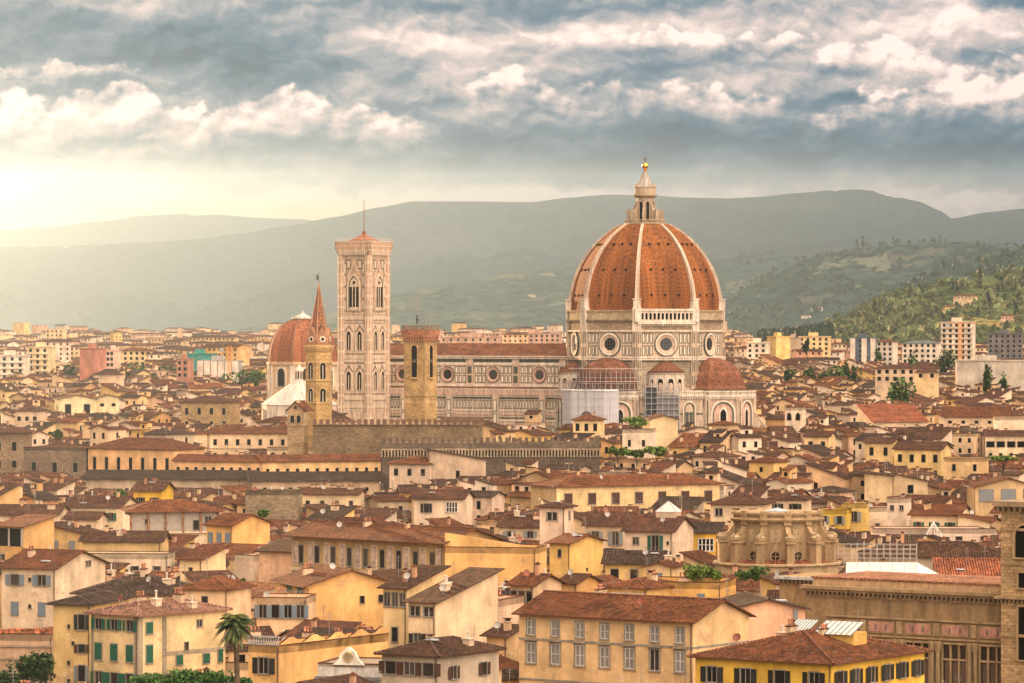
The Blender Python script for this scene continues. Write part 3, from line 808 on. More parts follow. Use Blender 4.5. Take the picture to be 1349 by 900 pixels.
def ptarch(cx, w, z0, z1, n=6):
    """pointed arch outline, counter-clockwise seen from the front; z1 is the apex"""
    p = [(cx - w, z0), (cx + w, z0)]; rise = w * 1.7; zs = z1 - rise
    for i in range(n + 1):
        k = i / n; a = k * R(60); p.append((cx - w + 2 * w * math.cos(a), zs + rise * math.sin(a) / math.sin(R(60))))
    for i in range(1, n + 1):
        k = 1 - i / n; a = k * R(60); p.append((cx + w - 2 * w * math.cos(a), zs + rise * math.sin(a) / math.sin(R(60))))
    return p
def rdarch(cx, w, z0, z1, n=8):
    p = [(cx - w, z0), (cx + w, z0)]; zs = z1 - w
    for i in range(n + 1): p.append((cx + w * math.cos(PI * i / n), zs + w * math.sin(PI * i / n)))
    return p
def opening(mb, pts, M=None, y=-.02, mat_='dark'):
    mb.face([(x, y, z) for x, z in pts], mat_)
def corbels(mb, x0, x1, z, n, d=0.5, h=0.8, w=.35, c=MAR, m='trim'):
    for i in range(n):
        x = x0 + (x1 - x0) * (i + .5) / n; mb.box(x - w / 2, x + w / 2, -d, 0, z - h, z, m, c)

def cathedral():
    TH = R(-30.5); D = 1400.0
    e = empty('cathedral', 'marble cathedral with a huge ribbed brick dome, gold ball on its lantern', 'cathedral', (at(850, D), D, 0), TH)
    P8 = PI / 4; c22 = math.cos(PI / 8)
    A = 25.6; side = 2 * A * math.tan(PI / 8); hs = side / 2
    # drum: eight walls with round windows
    db = MB()
    for k in range(8):
        th = k * P8
        db.M = wallM(th, A)
        db.box(-hs, hs, 0, 1.0, 0, 62.6, 'trim', MAR if k else MAR)
        if k in (3, 4, 5): continue
        # corner strips
        for sx in (-1, 1):
            db.box(sx * hs - 1.5 * (sx > 0), sx * hs + 1.5 * (sx < 0), -.7, 0, 35, 58.5, 'trim', MAR)
            for z in range(36, 55, 5): db.box(sx * (hs - .4) - .15, sx * (hs - .4) + .15, -.75, -.7, z, z + 3.6, 'trim', MARG); db.box(sx * (hs - 1.05) - .15, sx * (hs - 1.05) + .15, -.75, -.7, z, z + 3.6, 'trim', MARG)
        db.box(-hs + 1.5, hs - 1.5, -.18, 0, 55.3, 58.4, 'stone', ROUGH)
        db.box(-hs - .2, hs + .2, -.9, 0, 45.0, 45.8, 'trim', MARW); db.box(-hs - .2, hs + .2, -1.15, 0, 45.8, 46.2, 'trim', MARW); db.box(-hs, hs, -.5, 0, 44.6, 45.0, 'trim', MARG)
        db.box(-hs - .1, hs + .1, -.7, 0, 55.0, 55.5, 'trim', MARW)
        for x0, x1, n in ((-hs + 1.7, -4.7, 3), (4.7, hs - 1.7, 3)):
            panels(db, x0, x1, 46.4, 50.4, n); panels(db, x0, x1, 50.6, 54.8, n)
        db.box(-hs + 1.5, hs - 1.5, -.15, 0, 35.5, 44.6, 'stone', (0.34, 0.27, 0.19))
        panels(db, -hs + 1.8, -6.8, 37, 40.6, 2, m=MARG, c=MAR); panels(db, 6.8, hs - 1.8, 37, 40.6, 2, m=MARG, c=MAR)
        if k == 1:          # finished stretch of gallery
            db.box(-hs, hs, -1.3, 0, 57.6, 58.4, 'trim', MARW); corbels(db, -hs, hs, 57.6, 24, .9, .7, .4, MARW)
            db.box(-hs + 1, hs - 1, -.15, 0, 58.4, 62.6, 'dark')
            db.box(-hs - .3, hs + .3, -1.5, 0, 62.2, 63.0, 'trim', MARW); db.box(-hs - .1, hs + .1, -1.2, 0, 58.4, 59.2, 'trim', MARW)
            n = 13
            for i in range(n + 1):
                x = -hs + 1.0 + (2 * hs - 2.0) * i / n; db.box(x - .26, x + .26, -1.15, -.5, 59.2, 61.6, 'trim', MARW)
                if i < n:
                    xm = x + (hs - 1.0) / n; wv = (hs - 1.0) / n
                    arch = [(wv * math.cos(PI * q / 6) * .8 + xm, 60.9 + math.sin(PI * q / 6) * wv * .8) for q in range(7)]
                    db.face([(xm + wv, -1.12, 62.2), (xm - wv, -1.12, 62.2)] + [(xm - wv, -1.12, 60.9)] + [(x_, -1.12, z_) for x_, z_ in reversed(arch)] + [(xm + wv, -1.12, 60.9)], 'trim', MARW)
            for sx in (-1, 1): db.box(sx * (hs - .1) - 1.2, sx * (hs - .1) + 1.2, -1.45, -.0, 58.4, 62.9, 'trim', MARW)
        else:
            db.box(-hs, hs, -.5, 0, 58.6, 62.6, 'stone', (0.44, 0.34, 0.22)); db.box(-hs, hs, -.8, 0, 62.0, 62.5, 'stone', (0.40, 0.30, 0.2))
            corbels(db, -hs + 1, hs - 1, 59.2, 20, .9, .7, .5, (0.22, 0.15, 0.1), 'stone')
    db.build('drum', e)
    # round windows of the drum
    for k in (0, 1, 2, 7, 6):
        ob = MB(); ob.M = wallM(k * P8, A)
        ob.ring(circle(0, 50.6, 4.3, 28), circle(0, 50.6, 4.0, 28), -.55, 0, 'trim', MARG)
        ob.ring(circle(0, 50.6, 4.0, 28), circle(0, 50.6, 3.4, 28), -.7, 0, 'trim', MARW)
        a, b = circle(0, 50.6, 3.4, 28), circle(0, 50.6, 2.2, 28)
        for i in range(28):
            j = (i + 1) % 28
            ob.face([(a[i][0], -.6, a[i][1]), (a[j][0], -.6, a[j][1]), (b[j][0], -.12, b[j][1]), (b[i][0], -.12, b[i][1])], 'trim', MAR)
        w = ob.build('round_window', e)
        gb = MB(); gb.M = wallM(k * P8, A); gb.face([(x, -.10, z) for x, z in circle(0, 50.6, 2.25, 28)], 'glass')
        for q in range(-1, 2): gb.box(q * 1.1 - .06, q * 1.1 + .06, -.16, -.11, 48.6, 52.6, 'paint', (0.1, 0.1, 0.1)); gb.box(-2, 2, -.15, -.11, 50.6 + q * 1.1 - .06, 50.6 + q * 1.1 + .06, 'paint', (0.1, 0.1, 0.1))
        gb.build('pane', w)
    # dome shells
    z0, z1 = 62.6, 93.2; RC0 = 26.9; cc = 7.36 + .3; RR = cc + RC0
    rad = lambda z: -cc + math.sqrt(max(0, RR * RR - (z - z0) ** 2))
    N = 22
    for k in range(8):
        sb = MB(); a0, a1 = k * P8 - PI / 8, k * P8 + PI / 8
        p = lambda a, z, r=0: ((rad(z) + r) * math.sin(a), -(rad(z) + r) * math.cos(a), z)
        for i in range(N):
            za, zb = z0 + (z1 - z0) * i / N, z0 + (z1 - z0) * (i + 1) / N
            sb.face([p(a0, za), p(a1, za), p(a1, zb), p(a0, zb)], 'dometile', DOME)
        for z, w in ((67.5, .62), (76.5, .60), (85.5, .58)):
            for q in (-.27, 0, .27):
                a = p(a0, z); b = p(a1, z); f = .5 + q * .9
                x = a[0] + (b[0] - a[0]) * f; y = a[1] + (b[1] - a[1]) * f
                sb.M = Matrix.Translation((x, y, z)) @ Matrix.Rotation(k * P8, 4, 'Z')
                sb.box(-.3, .3, -.3, .8, -.1, .62, 'dark'); sb.box(-.4, .4, -.4, .9, .62, .75, 'tile', (0.2, 0.09, 0.05))
                sb.M = Matrix.Identity(4)
        sb.build('dome_shell', e)
    for k in range(8):
        rb = MB(); a = k * P8 + PI / 8; RIBC = (0.56, 0.43, 0.32)
        rb.M = Matrix.Rotation(a, 4, 'Z')
        for i in range(N):
            za, zb = z0 + (z1 - z0) * i / N, z0 + (z1 - z0) * (i + 1) / N
            ra, rb_ = rad(za), rad(zb); wa = .78 - .30 * i / N; wb_ = .78 - .30 * (i + 1) / N; t = .75
            rb.face([(-wa, -ra - t, za), (wa, -ra - t, za), (wb_, -rb_ - t, zb), (-wb_, -rb_ - t, zb)], 'trim', RIBC)
            rb.face([(wa, -ra - t, za), (wa, -ra + .8, za), (wb_, -rb_ + .8, zb), (wb_, -rb_ - t, zb)], 'trim', RIBC)
            rb.face([(-wa, -ra + .8, za), (-wa, -ra - t, za), (-wb_, -rb_ - t, zb), (-wb_, -rb_ + .8, zb)], 'trim', RIBC)
        rb.box(-1.5, 1.5, -28.3, -26.4, 55, 63.4, 'trim', MARW); rb.box(-1.2, 1.2, -28.4, -26.4, 63.4, 66.2, 'trim', MARW); rb.box(-1.45, 1.45, -28.6, -26.4, 66.2, 66.6, 'trim', MARW)
        rb.build('rib', e)
    # lantern
    lb = MB(); MARW_ = MARW; MARW_L = (0.46, 0.35, 0.24)
    lb.lathe([(7.2, 92.6), (7.6, 93.2), (7.6, 93.7), (3.2, 93.7)], 8, 'trim', MARW_L, rot=PI / 8)
    for i in range(32):
        a = 2 * PI * i / 32; lb.tube((7.3 * math.sin(a), -7.3 * math.cos(a), 93.6), (7.3 * math.sin(a), -7.3 * math.cos(a), 94.6), .1, 'trim', MARW_L, 4)
    lb.lathe([(7.35, 94.55), (7.45, 94.55), (7.45, 94.8), (7.1, 94.8)], 16, 'trim', MARW_L)
    lb.lathe([(3.2, 93.6), (3.2, 103.2)], 8, 'trim', (0.48, 0.36, 0.25), rot=PI / 8)
    for k in range(8):
        lb.M = wallM(k * P8, 3.2 * c22)
        opening(lb, rdarch(0, .55, 94.4, 101.2), y=-.05)
        lb.ring(rdarch(0, .75, 94.2, 101.5), rdarch(0, .55, 94.4, 101.2), -.2, 0, 'trim', MARW_L)
        lb.M = Matrix.Rotation(k * P8 + PI / 8, 4, 'Z')
        prof = [(-6.6, 93.7), (-3.0, 93.7), (-3.0, 101.0), (-3.7, 100.4), (-4.3, 98.7), (-5.3, 97.9), (-5.6, 98.3), (-6.5, 98.3), (-6.6, 97.8)]
        lb.face([(-.35, y, z) for y, z in prof][::-1], 'trim', MARW_L); lb.face([(.35, y, z) for y, z in prof], 'trim', MARW_L)
        for i in range(len(prof)):
            (ya, za), (yb_, zb) = prof[i], prof[(i + 1) % len(prof)]; lb.face([(-.35, ya, za), (-.35, yb_, zb), (.35, yb_, zb), (.35, ya, za)], 'trim', MARW_L)
        lb.M = Matrix.Identity(4)
    lb.lathe([(3.3, 102.6), (4.3, 103.2), (4.4, 103.7), (3.7, 103.8), (3.7, 106.0), (3.9, 106.3), (3.0, 106.4)], 16, 'trim', MARW_L)
    for k in range(16):
        a = k * PI / 8; lb.tube((3.6 * math.sin(a), -3.6 * math.cos(a), 106), (3.6 * math.sin(a), -3.6 * math.cos(a), 107.6), .3, 'trim', MARW_L, 5, .08)
    lb.lathe([(2.9, 106.3), (.42, 112.3)], 8, 'trim', (0.45, 0.42, 0.38), rot=PI / 8)
    for k in range(8):
        a = k * P8 + PI / 8; lb.tube((2.95 * math.sin(a), -2.95 * math.cos(a), 106.3), (.45 * math.sin(a), -.45 * math.cos(a), 112.3), .16, 'trim', MARW_L, 4, .08)
    lan = lb.build('lantern', e)
    gb = MB(); gb.lathe([(.45, 112.2), (.6, 112.5), (.35, 112.8)], 10, 'gold'); gb.lathe([(1.2 * math.sin(PI * i / 10) + (.0), 113.9 - 1.2 * math.cos(PI * i / 10)) for i in range(11)], 18, 'gold'); gb.build('ball', lan)
    cb = MB(); cb.box(-.13, .13, -.13, .13, 115, 117.2, 'gold'); cb.box(-.65, .65, -.12, .12, 116.0, 116.3, 'gold'); cb.build('cross', lan)
    # nave
    XW, XE = -112.0, -22.0
    nb = MB()
    nb.box(XW, XE, -10.2, 10.2, 0, 46.2, 'trim', MAR, skip='d')
    nb.M = Matrix.Translation((0, -10.2, 0))
    nb.box(XW, XE, -.7, 0, 45.2, 45.7, 'trim', MARW); nb.box(XW, XE, -1.1, 0, 45.9, 46.3, 'trim', MARW); corbels(nb, XW, XE, 45.2, 110, .55, .6, .4, MARG)
    nb.box(XW, XE, -.12, 0, 43.9, 44.6, 'trim', MARG); nb.box(XW, XE, -.3, 0, 42.9, 43.9, 'trim', MARW); nb.box(XW, XE, -.25, 0, 35.2, 36.0, 'trim', MARW)
    for b in range(5):
        xc = -37.5 - 19.3 * b
        for x0, x1, n in ((xc - 7.9, xc - 3.0, 3), (xc + 3.0, xc + 7.9, 3)):
            if x1 > XE - 1: x1 = XE - 1; n = 2
            if x0 < XW: continue
            panels(nb, x0, x1, 36.3, 39.4, n); panels(nb, x0, x1, 39.6, 42.7, n)
        nb.box(xc + 8.2, xc + 11.0, -.55, 0, 34.5, 45.2, 'trim', MAR); panels(nb, xc + 8.5, xc + 10.7, 36.3, 39.4, 1, m=MARG, c=MARG, off=.5); panels(nb, xc + 8.5, xc + 10.7, 39.6, 42.7, 1, m=MARG, c=MARG, off=.5)
    nb.build('nave_wall', e)
    for b in range(4):
        xc = -37.5 - 19.3 * b; ob = MB(); ob.M = Matrix.Translation((0, -10.2, 0))
        ob.ring(circle(xc, 39.5, 2.95, 24), circle(xc, 39.5, 2.7, 24), -.3, 0, 'trim', MARG); a, c_ = circle(xc, 39.5, 2.7, 24), circle(xc, 39.5, 1.75, 24)
        for i in range(24):
            j = (i + 1) % 24; ob.face([(a[i][0], -.4, a[i][1]), (a[j][0], -.4, a[j][1]), (c_[j][0], -.12, c_[j][1]), (c_[i][0], -.12, c_[i][1])], 'trim', MARP)
        w = ob.build('round_window', e); g = MB(); g.M = ob.M; g.face([(x, -.11, z) for x, z in circle(xc, 39.5, 1.8, 24)], 'glass'); g.build('pane', w)
    rb = MB(); wd = MB()
    roof_geo(rb, wd, 'gx', XW, XE, -10.2, 10.2, 46.3, 22, NROOF, MAR, oh=.9, wmat='trim'); rb.v, rb.f = rb.v, rb.f
    rb.build('nave_roof', e)
    wd.box(XW - 1.2, XW, -10.2, 10.2, 0, 50.5, 'trim', MARW, skip='d'); wd.face([(XW, -11, 50.5), (XW, 11, 50.5), (XW, 0, 54.5)], 'trim', MARW); wd.face([(XW - 1.2, 11, 50.5), (XW - 1.2, -11, 50.5), (XW - 1.2, 0, 54.5)], 'trim', MARW)
    wd.face([(XW - 1.2, -11, 50.5), (XW, -11, 50.5), (XW, 0, 54.5), (XW - 1.2, 0, 54.5)], 'tile', NROOF); wd.face([(XW, 11, 50.5), (XW - 1.2, 11, 50.5), (XW - 1.2, 0, 54.5), (XW, 0, 54.5)], 'tile', NROOF)
    wd.build('facade', e)
    ab = MB()
    ab.box(XW, XE + 2, -20.5, -10.2, 0, 33.2, 'trim', MAR, skip='d'); ab.box(XW, XE + 2, 10.2, 20.5, 0, 33.2, 'trim', MAR, skip='d')
    ab.face([(XW, -20.2, 33.3), (XE, -20.2, 33.3), (XE, -10.2, 35.2), (XW, -10.2, 35.2)], 'tile', NROOF)
    ab.M = Matrix.Translation((0, -20.5, 0))
    ab.box(XW, XE, -.9, 0, 32.3, 33.3, 'trim', MARP); corbels(ab, XW, XE, 32.3, 120, .75, .7, .35, MARW); ab.box(XW, XE, -.95, -.6, 34.3, 34.6, 'trim', MARW)
    for i in range(150):
        x = XW + (XE - XW) * (i + .5) / 150; ab.box(x - .18, x + .18, -.9, -.65, 33.3, 34.3, 'trim', MARW if i % 2 else MARP)
    ab.box(XW, XE, -.15, 0, 31.0, 31.5, 'trim', MARG)
    for i in range(70):
        x = XW + (XE - XW) * (i + .5) / 70; ab.box(x - .38, x + .38, -.12, 0, 27.4, 30.6, 'trim', MARG); ab.box(x - .20, x + .20, -.16, -.12, 27.8, 30.2, 'trim', MARW)
    for z, c in ((26.6, MARW), (25.2, MARP), (24.0, MARG), (23.0, MARW), (21.6, MARP), (15.6, MARG)): ab.box(XW, XE, -.22, 0, z, z + .45, 'trim', c)
    for i in range(56):
        x = XW + (XE - XW) * (i + .5) / 56; ab.box(x - .5, x + .5, -.1, 0, 16.4, 21.2, 'trim', MARG); ab.box(x - .3, x + .3, -.14, -.1, 16.8, 20.8, 'trim', MARW)
    for i in range(6):
        x = XE - 8 - 19.3 * i; ab.box(x - 1.2, x + 1.2, -1.2, 0, 0, 32.3, 'trim', MAR); panels(ab, x - 1, x + 1, 16.4, 31, 1, 3, off=1.2)
    ab.build('aisle', e)
    # three great tribunes with half domes; the south one is under scaffolding
    for k, tlab in ((2, 'east'), (0, 'south'), (4, 'north')):
        tb = MB(); c = 26.5; M0 = Matrix.Rotation(k * P8, 4, 'Z') @ Matrix.Translation((0, -c, 0))
        RL = 14.8; RH = 11.8
        for q in (-2, -1, 0, 1, 2):
            tb.M = M0 @ wallM(q * P8, RL * c22); s2 = RL * math.sin(PI / 8)
            tb.box(-s2, s2, 0, 2.0, 0, 32.2, 'trim', MAR, skip='d')
            tb.box(-s2 - .3, s2 + .3, -.9, 1, 32.2, 33.0, 'trim', MARW); corbels(tb, -s2, s2, 32.2, 16, .8, .8, .4, MARW); tb.box(-s2 - .3, s2 + .3, -1.0, -.5, 33.9, 34.3, 'trim', MARW)
            for i in range(20): x = -s2 + 2 * s2 * (i + .5) / 20; tb.box(x - .15, x + .15, -.9, -.6, 33.0, 33.9, 'trim', MARW)
            tb.ring(rdarch(0, 4.6, 22, 31.2), rdarch(0, 3.9, 22, 30.5), -.5, 0, 'trim', MARW); tb.ring(rdarch(0, 3.9, 22, 30.5), rdarch(0, 3.4, 22, 30.0), -.3, 0, 'trim', MARG)
            tb.face([(x, -.1, z) for x, z in rdarch(0, 3.4, 22, 30.0)], 'trim', MARP)
            opening(tb, ptarch(0, 1.1, 14, 28.0), y=-.16)
            tb.ring(ptarch(0, 1.6, 13.5, 28.8), ptarch(0, 1.1, 14, 28.0), -.4, 0, 'trim', MARW)
            for z in (19, 16.5, 12): tb.box(-s2, s2, -.25, 0, z, z + .5, 'trim', MARG)
            for sx in (-1, 1): tb.box(sx * s2 - .9, sx * s2 + .9, -.7, .5, 0, 32.2, 'trim', MAR); tb.box(sx * s2 - .5, sx * s2 + .5, -.76, -.7, 14, 31, 'trim', MARG)
            if q in (-1, 1):    # sloping buttress
                pf = [(s2 * (1 if q > 0 else -1), 0)]
        tb.M = M0
        tb.face([(RL * math.sin(q * P8 + PI / 8), -RL * math.cos(q * P8 + PI / 8), 33.0) for q in range(-3, 3)], 'tile', (0.33, 0.15, 0.09))
        tb.build('tribune', e)
        hb = MB(); hb.M = M0
        hb.lathe([(RH, 33.0), (RH, 35.2)], 8, 'stone', ROUGH, rot=PI / 8)
        pr = [(RH + .5, 35.0)] + [(RH * math.cos(a) ** .9, 35.2 + 10.6 * math.sin(a)) for a in [R(x) for x in (5, 15, 25, 36, 48, 60, 72, 82)]] + [(0.01, 45.9)]
        hb.lathe(pr, 8, 'dometile', (0.19, 0.075, 0.04), rot=PI / 8)
        hb.build('half_dome', e)
    for q in (1,):   # buttress arm at the foot of the east tribune
        bb = MB(); bb.M = Matrix.Rotation(2 * P8, 4, 'Z') @ Matrix.Translation((0, -26.5, 0)) @ Matrix.Rotation(q * PI / 8, 4, 'Z')
        pts = [(-14.6, 0), (-22, 0), (-22, 17.5), (-14.6, 27.5)]
        bb.face([(.9, y, z) for y, z in pts][::-1], 'trim', MAR); bb.face([(-.9, y, z) for y, z in pts], 'trim', MAR)
        bb.face([(-.9, -22, 0), (.9, -22, 0), (.9, -22, 17.5), (-.9, -22, 17.5)], 'trim', MARW); bb.face([(-1.1, -22.4, 17.4), (1.1, -22.4, 17.4), (1.1, -14.4, 28), (-1.1, -14.4, 28)], 'trim', MARW)
        bb.build('buttress', e)
    # small exedras between them
    for k in (1, 7, 3):
        xb = MB(); xb.M = Matrix.Rotation(k * P8, 4, 'Z') @ Matrix.Translation((0, -25.0, 0))
        xb.lathe([(6.4, 33.0), (6.4, 40.0), (6.8, 40.3), (6.8, 40.8), (6.2, 40.9)], 20, 'trim', MARW)
        for i in range(5):
            a = R(-64 + 32 * i); M = xb.M; xb.M = M @ wallM(a, 6.42)
            opening(xb, rdarch(0, .95, 34.4, 38.6), y=-.10); xb.ring(rdarch(0, 1.35, 34.2, 39.1), rdarch(0, .95, 34.4, 38.6), -.3, .05, 'trim', MARW)
            xb.face([(x, -.12, z) for x, z in rdarch(0, .7, 34.6, 37.2)], 'trim', MAR)
            xb.M = M
            b2 = a + R(16); xb.tube((6.6 * math.sin(b2), -6.6 * math.cos(b2), 34), (6.6 * math.sin(b2), -6.6 * math.cos(b2), 40), .22, 'trim', MARW, 6); xb.tube((6.6 * math.sin(b2 - .1), -6.6 * math.cos(b2 - .1), 34), (6.6 * math.sin(b2 - .1), -6.6 * math.cos(b2 - .1), 40), .22, 'trim', MARW, 6)
        x = xb.build('exedra', e)
        rb = MB(); rb.M = xb.M; rb.lathe([(7.1, 40.7), (0.02, 46.0)], 20, 'tile', (0.22, 0.085, 0.045)); rb.build('exedra_roof', x)
        lb = MB(); lb.M = xb.M; hs2 = 11.5
        lb.box(-hs2, hs2, -7.0, 2, 0, 32.4, 'trim', MAR, skip='d'); lb.box(-hs2, hs2, -7.9, 2, 32.4, 33.2, 'trim', MARW); lb.M = xb.M @ Matrix.Translation((0, -7.0, 0))
        corbels(lb, -hs2, hs2, 32.4, 26, .8, .8, .4, MARW); lb.box(-hs2, hs2, -.95, -.55, 34.1, 34.5, 'trim', MARW)
        for i in range(34): xx = -hs2 + 2 * hs2 * (i + .5) / 34; lb.box(xx - .15, xx + .15, -.9, -.6, 33.2, 34.1, 'trim', MARW)
        for xc, w in ((-6.5, 3.6), (1.2, 1.9), (6.5, 2.4)):
            lb.ring(rdarch(xc, w, 21, 30.8), rdarch(xc, w - .5, 21, 30.3), -.4, 0, 'trim', MARW); lb.ring(rdarch(xc, w - .5, 21, 30.3), rdarch(xc, w - .9, 21, 29.9), -.2, 0, 'trim', MARG)
            for i in range(2): lb.box(xc - w * .5 + i * w * .6, xc - w * .5 + i * w * .6 + w * .4, -.12, 0, 23, 27, 'trim', MARG)
        for z in (26.2, 20.5, 18.2, 14): lb.box(-hs2, hs2, -.25, 0, z, z + .45, 'trim', MARG)
        lb.build('sacristy_wall', e)
    FOOT.append((at(800, D) , D, TH, 78, 50)); VIS.append((505, 760, 552, D - 60)); VIS.append((760, 1000, 549, D - 60))
    return e
cathedral()

def scaffold():
    """tube scaffolding and white sheeting round the south tribune"""
    D = 1400.0; TH = R(-30.5)
    e = empty('scaffolding', 'tube scaffolding hung with pale sheets in front of the cathedral', 'scaffolding', (at(850, D), D, 0), TH)
    M0 = Matrix.Translation((0, -26.5, 0))
    sb = MB()
    pts = []
    R1 = 17.0
    corner = [(R1 * math.sin(R(a)), -R1 * math.cos(R(a))) for a in (-44, -22.5, 22.5, 40)]
    sb.M = M0
    for (a, b) in zip(corner[:-1], corner[1:]):
        n = 10
        for i in range(n):
            p = [a[0] + (b[0] - a[0]) * i / n, a[1] + (b[1] - a[1]) * i / n]; q = [a[0] + (b[0] - a[0]) * (i + 1) / n, a[1] + (b[1] - a[1]) * (i + 1) / n]
            d = .12 * (i % 2); d2 = .12 * ((i + 1) % 2)
            sb.face([(p[0], p[1] - d, 10), (q[0], q[1] - d2, 10), (q[0], q[1] - d2, 34.5), (p[0], p[1] - d, 34.5)], 'sheet', (0.55, 0.54, 0.57))
            sb.face([(p[0] + .1, p[1] + .2 - d, 34.5), (q[0] + .1, q[1] + .2 - d2, 34.5), (q[0] + .1, q[1] + .2 - d2, 10), (p[0] + .1, p[1] + .2 - d, 10)], 'sheet', (0.5, 0.5, 0.54))
        sb.tube((a[0], a[1], 34.6), (b[0], b[1], 34.6), .35, 'paint', (0.85, 0.85, 0.85), 6)
    sb.build('sheeting', e)
    # the printed figure of a niche on the sheet
    pb = MB(); pb.M = M0 @ wallM(R(0), R1 * math.cos(R(22.5)) + .3)
    pb.ring(rdarch(0, 2.3, 20, 27.5), rdarch(0, 1.3, 20, 26.3), -.1, 0, 'paint', (0.13, 0.09, 0.08)); pb.prism(rdarch(0, 1.1, 16, 25.5), -.08, 0, 'paint', (0.42, 0.20, 0.15))
    for z in (22.5, 20, 17.5): pb.box(-2.9, -1.7, -.12, 0, z, z + .6, 'dark'); pb.box(1.7, 2.9, -.12, 0, z, z + .6, 'dark')
    pb.build('printed_niche', e)
    tb = MB(); tb.M = M0; g = (0.36, 0.36, 0.38)
    rr = [R1 - 3, R1 - 6.5]
    # tube grid above the sheets, up the tribune roof and the drum
    for lv, (rad_, zt) in enumerate(((16.4, 37.5), (13.6, 42.5))):
        cn = [(rad_ * math.sin(R(a)), -rad_ * math.cos(R(a))) for a in (-80, -40, 0, 40, 80)]
        for a, b in zip(cn[:-1], cn[1:]):
            for i in range(5):
                x, y = a[0] + (b[0] - a[0]) * i / 5, a[1] + (b[1] - a[1]) * i / 5
                tb.tube((x, y, 33), (x, y, zt), .12, 'paint', g, 4)
            z = 35.0
            while z < zt: tb.tube((a[0], a[1], z), (b[0], b[1], z), .10, 'paint', g, 4); z += 2.0
    for i in range(9):
        x = -12.5 + 25 * i / 8; tb.tube((x, -R1 * .95, 12), (x, -R1 * .95, 36.5), .07, 'paint', g, 4)
    for zz in range(14, 37, 3): tb.tube((-12, -R1 * .95, zz), (12, -R1 * .95, zz), .06, 'paint', g, 4)
    tb.build('tubes', e)
    # decks
    kb = MB(); kb.M = M0
    kb.lathe([(16.5, 37.6), (16.5, 37.85), (14.4, 37.85)], 8, 'paint', (0.42, 0.30, 0.22), a0=R(-80), a1=R(80)); kb.lathe([(14.3, 42.0), (14.3, 42.2), (12.5, 42.2)], 8, 'paint', (0.5, 0.4, 0.33), a0=R(-80), a1=R(80))
    kb.build('deck', e)
    # second tower of tubes beside the exedra
    ub = MB(); ub.M = wallM(R(38), 35)
    for x in range(-6, 7, 2):
        for y in (0, -2): ub.tube((x, y, 14), (x, y, 36 + (4 if x < -2 else 0)), .11, 'paint', g, 4)
    for z in range(16, 38, 2):
        for y in (0, -2): ub.tube((-6, y, z), (6, y, z), .10, 'paint', g, 4)
        ub.box(-6, 6, -2, 0, z, z + .08, 'paint', (0.40, 0.36, 0.33))
    ub.build('tube_tower', e)
    nb = MB(); nb.M = wallM(R(38), 36.4); nb.box(-5.8, -2, 0, .05, 20, 35.6, 'sheet', (0.05, 0.055, 0.06)); nb.box(-1.8, 5.6, 0, .05, 18, 33, 'sheet', (0.20, 0.19, 0.19)); nb.build('netting', e)
scaffold()

